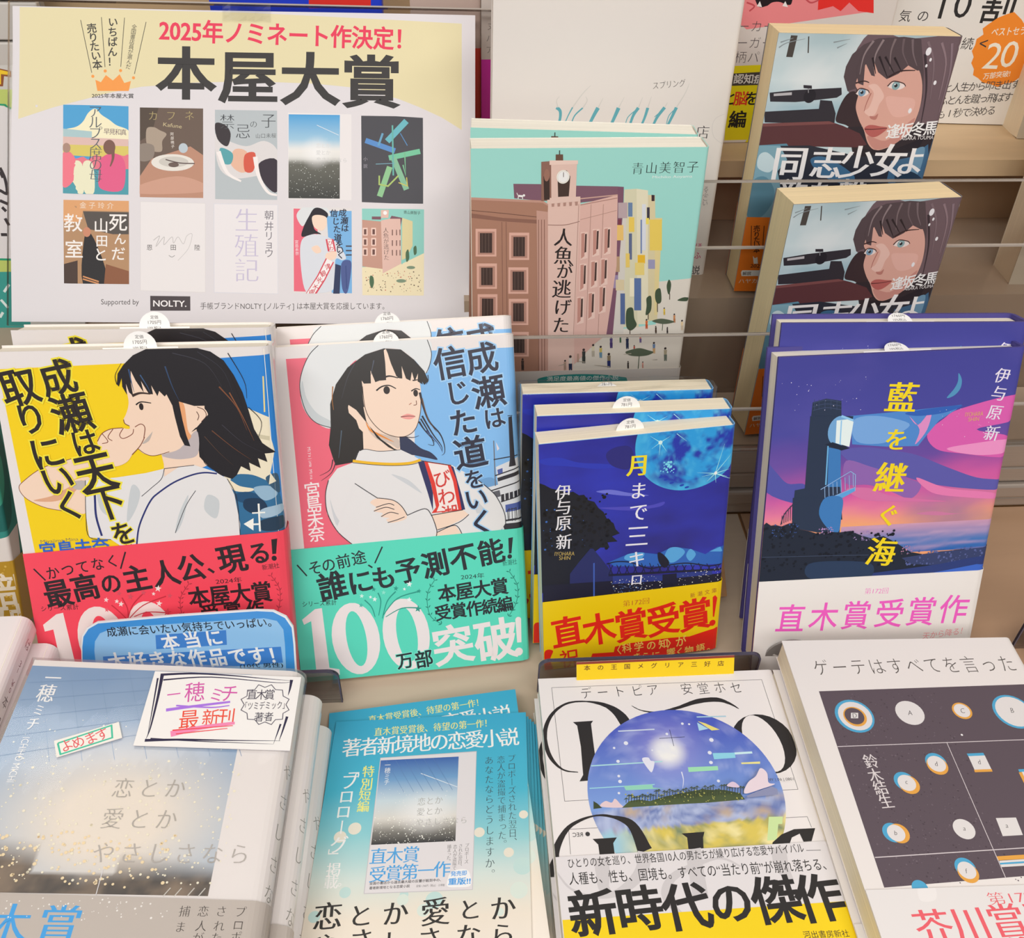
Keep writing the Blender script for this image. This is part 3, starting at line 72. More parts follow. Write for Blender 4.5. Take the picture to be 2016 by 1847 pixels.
'N1':[('P','#e0dad8',[0,0,132,0,132,191,0,191]),('P','#f0cb12',[3,8.4,60.2,6.9,106.7,5.8,97.3,108.2,5.9,106.1]),('P','#2b80cf',[92,6,131.5,4,132.9,99.1,90.4,102.1]),('P','#e6dcc2',[117.9,30.8,128.3,36.1,128.3,46.1,129.9,53.9,125.8,69.6,115.2,72.3,105,71.9,101.6,60.7]),('P','#c9c0a4',[120.4,44.3,127.9,46.1,127.7,48.4,119.9,46.2]),('L','#e2cf8a',0.74,0.74,0,[127.1,14.9,126.4,33.3]),('S','#2f6a94',[106.8,68,115.8,66,124.3,69.5,129.9,73.7,132.6,99.1,108.5,99.6,106.8,84.8]),('S','#e8dcc0',[106,68.8,110.9,72.2,118,74,115,75.5,107.7,74.4]),('S','#1f4c72',[107.5,76.8,115,75.5,122.1,79,118.9,82.1,110.1,80.9]),('S','#8fb0c8',[118.1,73.2,126.3,72.8,129.6,77.7,123.4,80.7,119.3,77.3]),('S','#1b3550',[113.2,79.5,121.3,79.8,123.8,85.6,116.9,87.7,112,84.3]),('S','#35556e',[124.4,67.9,130.4,66.6,131.1,77,126.3,72.8]),('S','#9db7ca',[120.8,85.5,131.4,83.5,132.3,87.6,121.2,90.4]),('S','#20384e',[119.6,91.9,131.7,90,132,96.6,120.7,97.3]),('S','#e0d8c0',[126.8,65.6,129.4,70.5,125.6,71.9]),('L','#f0ede6',0.94,0.94,0,[119.6,82.2,119.1,97.7]),('L','#f0ede6',0.78,0.78,0,[115.9,87.3,122.6,87.2]),('P','#f0ede6',[111.1,93.2,116.4,90.2,115.8,97.1]),('L','#f0ede6',0.94,0.94,0,[115.7,93.6,119.1,93.6]),('P','#201d22',[72.6,-0.1,83,-0.7,95.4,-0.3,102.8,1.9,108.7,6.4,113,13.9,116.5,22.9,118.6,32,120.6,42,124,49.4,130.5,54.9,124.8,55.1,125.8,59.7,121.2,57.5,122.2,62.9,116.6,59.7,117,64.3,112.5,61.5,109.9,66.2,107.5,68.2,101.9,65.9,95.9,60.5,92.4,55.7,91.5,46.4,70.2,21.6]),('P','#ecd0ba',[73.8,51.9,92.4,41.1,92.4,55.7,95.9,60.4,86.9,64.1,74,66.7,74.6,58.9]),('S','#b8aeb0',[74.3,53.9,83.2,51.1,92.3,41.8,91.8,54.1,84.7,56.6,77.7,55.9]),('S','#ecd0ba',[61.2,9.7,61,18.4,61.4,25.1,60.8,28.8,59.3,32.5,57.9,35,58.1,36.9,60.2,38.4,60.3,40,59.5,43.8,60.2,46.9,63,50.4,65.5,53,69.6,54.3,74.3,53.7,80.3,51,85.4,47,90.5,41.8,96.9,34.4,94.2,19.3,72,5.6]),('S','#e2a070',[85.3,26.9,87.7,28.8,88.1,40.9,89.5,44.8,86.8,46.6,85,40.1]),('S','#ecd0ba',[92.2,28.9,94.8,28.3,97.3,30.6,98.7,33.7,97.4,37,94.3,39.2,91.8,40.1,91,35.7]),('L','#5a3a30',0.37,0.37,1,[93.8,29.7,96.9,31.2,97.8,34.4,95.2,37.3]),('L','#5a3a30',0.37,0.37,1,[93.3,32,94.2,34.3,93.3,36.5]),('S','#b9aea6',[65.4,47.8,70.2,42.6,71,41.9,68.8,46.4]),('P','#201d22',[56.9,17.2,57.9,11.8,61.1,7.5,66.1,2.9,73,-0.2,85.1,-0.7,96.4,-0.3,104.1,3.4,110.4,10.8,114.8,25.8,117.3,38,103.1,45.2,92.1,40.7,99.2,33.3,97.4,29.1,92.5,29.1,85.3,26.6,86.1,36.3,87.1,43.9,88.5,50,85.8,49.4,84,44.6,82.6,34.7,82,28.6,79.8,22.8,78.8,23.9,76.5,21,75.4,23.6,73,18,73.4,22.6,71.5,22.4,68.4,15.7,69.1,21.6,66,15.6,64.2,10.5,63.6,17,63.9,23.1,62.2,21.4,61.2,17,61,22.5,59.3,18.4,59.5,14,57.7,18.3]),('L','#7a4a30',0.73,0.07,1,[105.4,19.6,113,30.3,117,42.6]),('L','#8c5636',0.59,0.07,1,[110.1,22.7,115.4,34.9,120.1,48.1]),('L','#2f4668',0.72,0.07,1,[80.6,8.7,83,19,85.7,26.5]),('L','#34507a',0.71,0.07,1,[63.3,9.7,63.9,16.3,64.6,21.5]),('L','#3a5a84',0.57,0.07,1,[68.4,12.7,71.2,18.7,72.2,21.7]),('L','#3a3a44',0.43,0.07,1,[84.8,2.2,99.5,7.6,106.8,19.6]),('L','#32323c',0.43,0.07,1,[96.6,1.8,107.6,10.8,112.1,24.3]),('L','#4a3830',0.52,0.07,1,[95.9,45,102.3,53.7,108.9,61]),('L','#6a4430',0.52,0.07,1,[99.8,42.1,109.7,51.6,117.9,58.2]),('L','#3c3a44',0.37,0.07,1,[105,39.2,114.3,48.7,124,54.5]),('L','#201d22',0.44,0.15,1,[111.1,2.8,117.7,16.9,118.3,25.9]),('L','#201d22',0.45,0.15,1,[118.7,30.5,124.5,38.3,121.6,48.2]),('L','#201d22',0.45,0.15,1,[93.7,52.6,94.6,58.9,98.5,63]),('L','#201d22',0.42,0.14,1,[56.9,17.2,56.7,12.5,60.2,6.7]),('L','#3a2a26',1.43,0.57,1,[63.4,23.1,67.4,21.8,72.2,22.4]),('E','#2a2020',67.1,28.7,1.04,1.8,0),('L','#1c1618',0.72,0.43,1,[64.7,27.7,67.2,26.3,72,27]),('L','#6a3a2c',0.36,0.36,1,[57.9,35,58.3,37.1,60.3,38.4]),('L','#6a3a2c',0.3,0.3,1,[63,50.4,66.6,53.4,70.7,54.3,78,52.5]),('S','#ecd0ba',[52.7,51.2,41.4,51.9,27.6,55.3,15.6,59,6.4,65.2,3.4,69,6,74.6,13.7,79.6,22.5,82,34.5,83.1,38.2,65.3,29.7,65.8,40.1,61.5,50.4,58]),('S','#d8a482',[9.3,75.9,18,73.9,25.6,70.3,33.9,65.9,28.8,72.8,19.8,76.7]),('S','#b9b0ac',[28.9,66.9,35.3,66.4,34.7,70.7,29.8,70.5]),('S','#ecd0ba',[44.1,45.9,46.8,41.9,51.3,39.7,56.2,39.3,59.7,39.9,63,38.6,65.9,37.6,67.6,39.4,66.9,44.4,64.2,48.9,60.2,53,56.9,57.1,51.7,59.2,46.2,58.3,44.8,52.4]),('L','#7a4030',0.37,0.37,1,[46.8,41.9,49.1,46.1,46.2,47.1]),('L','#7a4030',0.36,0.36,1,[52.3,39.8,49.4,43.8,51.2,45.8]),('L','#7a4030',0.37,0.37,1,[57.3,39.4,55.1,42.9,56.6,44.8,61.1,42.7,62.1,40.1]),('L','#7a4030',0.37,0.37,1,[66.9,44.4,64.2,48.9,59.8,53.4]),('L','#7a4030',0.36,0.36,1,[44.1,45.9,46.8,41.9,51.3,39.7,56.9,39.3]),('L','#7a4030',0.37,0.37,1,[62.9,39,65.9,37.6,67.6,39.5,66.5,44.8]),('L','#7a4030',0.29,0.29,1,[41.4,51.9,27.6,55.3,15.6,59,6.4,65.2,3.4,69,6,74.6,13.7,79.6,22.5,82]),('P','#dedcdc',[74.6,61.3,65.4,63.3,51,65.1,35.7,66,33.5,84.8,33.5,96.9,44,98.6,55.5,108.6,108.1,104.6,109.4,93.1,107.9,76.8,105,67.9,99.2,63.8,89.4,59.9,82.2,60.4,74.1,65.6]),('S','#c3c8cb',[57.5,70,61.4,73.3,58.2,82.7,53.1,88.9]),('S','#c3c8cb',[85,75.9,79.6,85.3,76.3,96.5,80.6,90.2]),('S','#c3c8cb',[40.4,70.1,44.2,74.2,45.6,85.4,41,82]),('S','#c3c8cb',[94.4,76.3,99.9,79.7,97.6,89.3,92.2,84.2]),('L','#27306e',0.83,0.83,1,[100.2,65,94.1,64.2,87.5,65.3,78.4,68.9,69.9,74.5,66.3,77.9,62.3,84.5,58.4,93.2,56.1,103.7]),('L','#27306e',1.06,1.06,1,[39.9,67.3,39,76.3,38.4,85.9,39.8,96.4]),('L','#33333c',0.3,0.3,1,[74.6,61.3,72.6,66.7,67.4,71.2,61.9,75.7]),('L','#33333c',0.31,0.31,1,[35.7,66,33.5,84.8,33.7,96.9,44,98.6]),('L','#33333c',0.31,0.31,1,[105,67.9,108.8,78.5,108.8,100.5]),('L','#33333c',0.3,0.3,1,[74.6,61.3,82.2,60.6,89.4,60]),('L','#33333c',0.31,0.31,1,[88.8,73.7,82.9,82.2,76.3,96.5]),('C', '#f6de3c', 'g', '成', 29.8, 13, 29.8, 13, 16.5, 17.9, 11),('C', '#f6de3c', 'g', '瀬', 33.8, 31, 33.8, 31, 18.8, 20.5, 11),('C', '#f6de3c', 'g', 'は', 38.1, 46.1, 38.1, 46.1, 13.2, 14.5, 11),('C', '#f6de3c', 'g', '天', 41.2, 61.6, 41.2, 61.6, 19.3, 21.4, 11),('C', '#f6de3c', 'g', '下', 44.7, 78.2, 44.7, 78.2, 17.4, 19.5, 11),('C', '#f6de3c', 'g', 'を', 50.5, 95.4, 50.5, 95.4, 11.9, 13.4, 11),('C', '#f6de3c', 'g', '取', 11.4, 17.1, 11.4, 17.1, 17.8, 19.4, 11),('C', '#f6de3c', 'g', 'り', 14.4, 33, 14.4, 33, 15.3, 16.8, 11),('C', '#f6de3c', 'g', 'に', 19.3, 50.8, 19.3, 50.8, 16.2, 18.0, 11),('C', '#f6de3c', 'g', 'い', 22.4, 65.1, 22.4, 65.1, 15.7, 17.5, 11),('C', '#f6de3c', 'g', 'く', 26.3, 79.1, 26.3, 79.1, 14.8, 16.7, 11),('C', '#2a2320', 'h', '成', 29.8, 13, 29.8, 13, 16.5, 17.9, 11),('C', '#2a2320', 'h', '瀬', 33.8, 31, 33.8, 31, 18.8, 20.5, 11),('C', '#2a2320', 'h', 'は', 38.1, 46.1, 38.1, 46.1, 13.2, 14.5, 11),('C', '#2a2320', 'h', '天', 41.2, 61.6, 41.2, 61.6, 19.3, 21.4, 11),('C', '#2a2320', 'h', '下', 44.7, 78.2, 44.7, 78.2, 17.4, 19.5, 11),('C', '#2a2320', 'h', 'を', 50.5, 95.4, 50.5, 95.4, 11.9, 13.4, 11),('C', '#2a2320', 'h', '取', 11.4, 17.1, 11.4, 17.1, 17.8, 19.4, 11),('C', '#2a2320', 'h', 'り', 14.4, 33, 14.4, 33, 15.3, 16.8, 11),('C', '#2a2320', 'h', 'に', 19.3, 50.8, 19.3, 50.8, 16.2, 18.0, 11),('C', '#2a2320', 'h', 'い', 22.4, 65.1, 22.4, 65.1, 15.7, 17.5, 11),('C', '#2a2320', 'h', 'く', 26.3, 79.1, 26.3, 79.1, 14.8, 16.7, 11),('F', '#8a7a50', 'm', 'Miyajima Mina', 9.5, 99.8, 28, 99.2, 2.43),('C', '#2a62c4', 'h', '宮島未奈', 12.4, 103.2, 38.5, 102, 8.4, 9.6, 2),('F', '#2a2320', 'h', 'Naruse', 51.1, 105.9, 64.3, 105.3, 4.11)],
'N1band':[('L','#2a2226',0.8,0.8,0,[4.1,112.9,9,119.7]),('L','#2a2226',0.81,0.81,0,[50.4,105.7,46.9,115.1]),('C', '#2a2226', 'b', 'かつてなく', 13.1, 115.5, 43.3, 110.5, 6.6, 7.5, 8),('C', '#2a2226', 'x', '最', 13.9, 127.3, 13.9, 127.3, 13.8, 16.1, 8),('C', '#2a2226', 'x', '高', 27.9, 124.5, 27.9, 124.5, 13.5, 15.6, 8),('C', '#2a2226', 'x', 'の', 41, 123, 41, 123, 10.6, 12.2, 8),('C', '#2a2226', 'x', '主', 54.2, 120.9, 54.2, 120.9, 13.7, 15.6, 8),('C', '#2a2226', 'x', '人', 68.9, 118.9, 68.9, 118.9, 13.8, 15.6, 8),('C', '#2a2226', 'x', '公', 82.3, 116.3, 82.3, 116.3, 13.8, 15.6, 8),('C', '#2a2226', 'x', '、', 94.8, 115, 94.8, 115, 9.3, 10.4, 8),('C', '#2a2226', 'x', '現', 103.5, 112.2, 103.5, 112.2, 14.7, 16.5, 8),('C', '#2a2226', 'x', 'る', 117.8, 109.7, 117.8, 109.7, 11.7, 13.0, 8),('P','#2a2226',[124.6,102.3,127.7,102,126.5,110.6,124.5,110.7]),('E','#2a2226',125.3,113.1,1.33,1.48,0),('F', '#2a2226', 'm', 'シリーズ累計', 4.5, 137.3, 23.2, 137.1, 3.16),('F', '#2a2226', 'm', '新潮社', 118.8, 119.8, 127.7, 118.8, 3.15),('F', '#2a2226', 'm', '2024年', 94.1, 126.6, 107.6, 126.1, 3.17),('C', '#2a2226', 'x', '本屋大賞', 84.7, 133.4, 117.2, 132.3, 10.8, 12.3, 4),('C', '#2a2226', 'x', '受賞作', 89.4, 143, 113.2, 142.2, 9.3, 10.6, 4),('L','#a83040',0.33,0.33,1,[80.2,125.6,75.6,132.4,74.6,138.6,75.3,146.7]),('P','#a83040',[80.2,125.6,79.7,124.9,79.7,123.5,80.2,124.2]),('P','#a83040',[80.2,125.6,80.9,125.9,82.1,125.5,81.4,125.2]),('P','#a83040',[78.2,128.5,77.8,127.8,77.8,126.4,78.2,127.1]),('P','#a83040',[78.2,128.5,78.9,128.8,80.2,128.4,79.4,128.1]),('P','#a83040',[76.3,131.4,75.8,130.7,75.8,129.3,76.3,130]),('P','#a83040',[76.3,131.4,77,131.7,78.2,131.3,77.5,131]),('P','#a83040',[75.3,134.2,74.6,133.8,74,132.6,74.8,132.9]),('P','#a83040',[75.3,134.2,76.1,134,77,133,76.2,133.1]),('P','#a83040',[74.9,136.8,74.2,136.4,73.6,135.2,74.3,135.6]),('P','#a83040',[74.9,136.8,75.7,136.7,76.6,135.6,75.8,135.8]),('P','#a83040',[74.7,139.7,73.9,139.6,73,138.6,73.8,138.7]),('P','#a83040',[74.7,139.7,75.4,139.3,76.1,138.1,75.3,138.4]),('P','#a83040',[75,143.2,74.2,143.1,73.4,142.1,74.1,142.2]),('P','#a83040',[75,143.2,75.7,142.8,76.4,141.5,75.7,141.9]),('P','#a83040',[75.3,146.7,74.5,146.6,73.7,145.6,74.4,145.7]),('P','#a83040',[75.3,146.7,76,146.3,76.7,145,76,145.4]),('L','#a83040',0.34,0.34,1,[123,123.1,126.5,129.9,126.7,137.1,124.5,146]),('P','#a83040',[123,123.1,122.2,123.3,121.1,122.8,121.8,122.6]),('P','#a83040',[123,123.1,123.6,122.4,123.8,121,123.2,121.7]),('P','#a83040',[124.5,126,123.7,126.2,122.5,125.7,123.3,125.5]),('P','#a83040',[124.5,126,125,125.4,125.2,124,124.7,124.6]),('P','#a83040',[126,128.9,125.2,129.2,124,128.7,124.8,128.4]),('P','#a83040',[126,128.9,126.5,128.3,126.7,126.9,126.1,127.5]),('P','#a83040',[126.5,132,125.8,131.8,124.9,130.7,125.7,130.9]),('P','#a83040',[126.5,132,127.3,131.7,128,130.5,127.3,130.8]),('P','#a83040',[126.7,135,125.9,134.9,125.1,133.8,125.8,134]),('P','#a83040',[126.7,135,127.4,134.7,128.1,133.5,127.4,133.8]),('P','#a83040',[126.4,138.4,125.7,137.9,125.3,136.6,125.9,137]),('P','#a83040',[126.4,138.4,127.2,138.3,128.2,137.4,127.4,137.5]),('P','#a83040',[125.5,142.2,124.8,141.7,124.3,140.4,125,140.8]),('P','#a83040',[125.5,142.2,126.3,142.1,127.3,141.2,126.5,141.3]),('P','#a83040',[124.5,146,123.8,145.5,123.3,144.2,124,144.7]),('P','#a83040',[124.5,146,125.3,146,126.3,145.1,125.5,145.1]),('P','#e8dcd8',[4.1,145,11.5,139.3,15,138.6,17.4,174.3,10,173.8,8.8,148,4.4,149]),('E','#e8dcd8',33.2,157.1,12.69,21.25,6),('E','#f4475a',33.9,157.6,5.54,16.29,6),('E','#e8dcd8',58.3,155.5,12.45,21.29,6),('E','#f4475a',58.6,156.5,5.45,16.33,6),('L','#c03040',0.41,0.66,1,[47.3,143.2,47.6,137.9,45.6,131.6]),('L','#c03040',0.41,0.66,1,[47.3,143.6,50.4,136.3,56.6,129.6]),('L','#c03040',0.41,0.66,1,[47.6,144.1,55.8,136.6,67.9,132]),('L','#c03040',0.41,0.66,1,[46.4,144,43.1,139.4,39.8,135.6]),('L','#c03040',0.42,0.66,1,[50.4,142.9,57.6,140.7,67.6,141.7]),('P','#f0e0dc',[64.9,125.3,65,126.8,66.2,127.1,65,127.8,65,129.3,64.2,128.2,62.9,128.8,63.6,127.5,62.8,126.4,64.1,126.6]),('P','#f0e0dc',[43,132.2,43.1,133.2,43.9,133.4,43.1,133.9,43.1,134.9,42.6,134.2,41.7,134.6,42.2,133.7,41.7,132.9,42.5,133.1]),('P','#f0e0dc',[45.1,133.5,45.2,134.7,46.2,135,45.2,135.6,45.2,136.8,44.5,136,43.4,136.4,44,135.3,43.4,134.4,44.4,134.6]),('P','#d05060',[50.3,129.3,50.4,130.7,51.6,131,50.5,131.6,50.5,133,49.7,132,48.6,132.5,49.2,131.3,48.5,130.3,49.6,130.5]),('P','#d05060',[44.8,127.5,44.9,128.6,45.8,128.9,44.9,129.4,44.9,130.5,44.2,129.7,43.3,130.1,43.8,129.1,43.3,128.3,44.2,128.5]),('P','#e8dcd8',[62,129.1,62.1,130,62.8,130.1,62.1,130.6,62.1,131.4,61.6,130.8,60.9,131.1,61.3,130.4,60.8,129.7,61.6,129.8]),('P','#d05060',[57,127.5,57.1,128.7,58.2,129,57.2,129.6,57.2,130.8,56.5,129.9,55.4,130.4,56,129.3,55.4,128.4,56.4,128.6]),('P','#d05060',[70.2,130.2,70.3,131.4,71.4,131.7,70.4,132.3,70.4,133.5,69.7,132.6,68.6,133.1,69.2,132,68.5,131.1,69.6,131.2]),('P','#f0e0dc',[64.4,134.1,64.5,135.4,65.7,135.8,64.6,136.4,64.6,137.7,63.8,136.8,62.6,137.3,63.3,136.1,62.6,135.1,63.7,135.3]),('P','#d04050',[68.2,138.8,68.4,140.6,69.9,141,68.4,141.8,68.5,143.5,67.4,142.3,66,143,66.8,141.4,65.8,140.1,67.3,140.3]),('P','#f0d0d0',[37.9,130.9,38,132,38.9,132.2,38,132.8,38,133.9,37.3,133.1,36.4,133.5,36.9,132.5,36.4,131.7,37.3,131.8]),('P','#e06070',[37.5,136.6,37.6,137.7,38.5,137.9,37.6,138.5,37.6,139.6,37,138.8,36.1,139.2,36.6,138.2,36,137.4,37,137.5])],
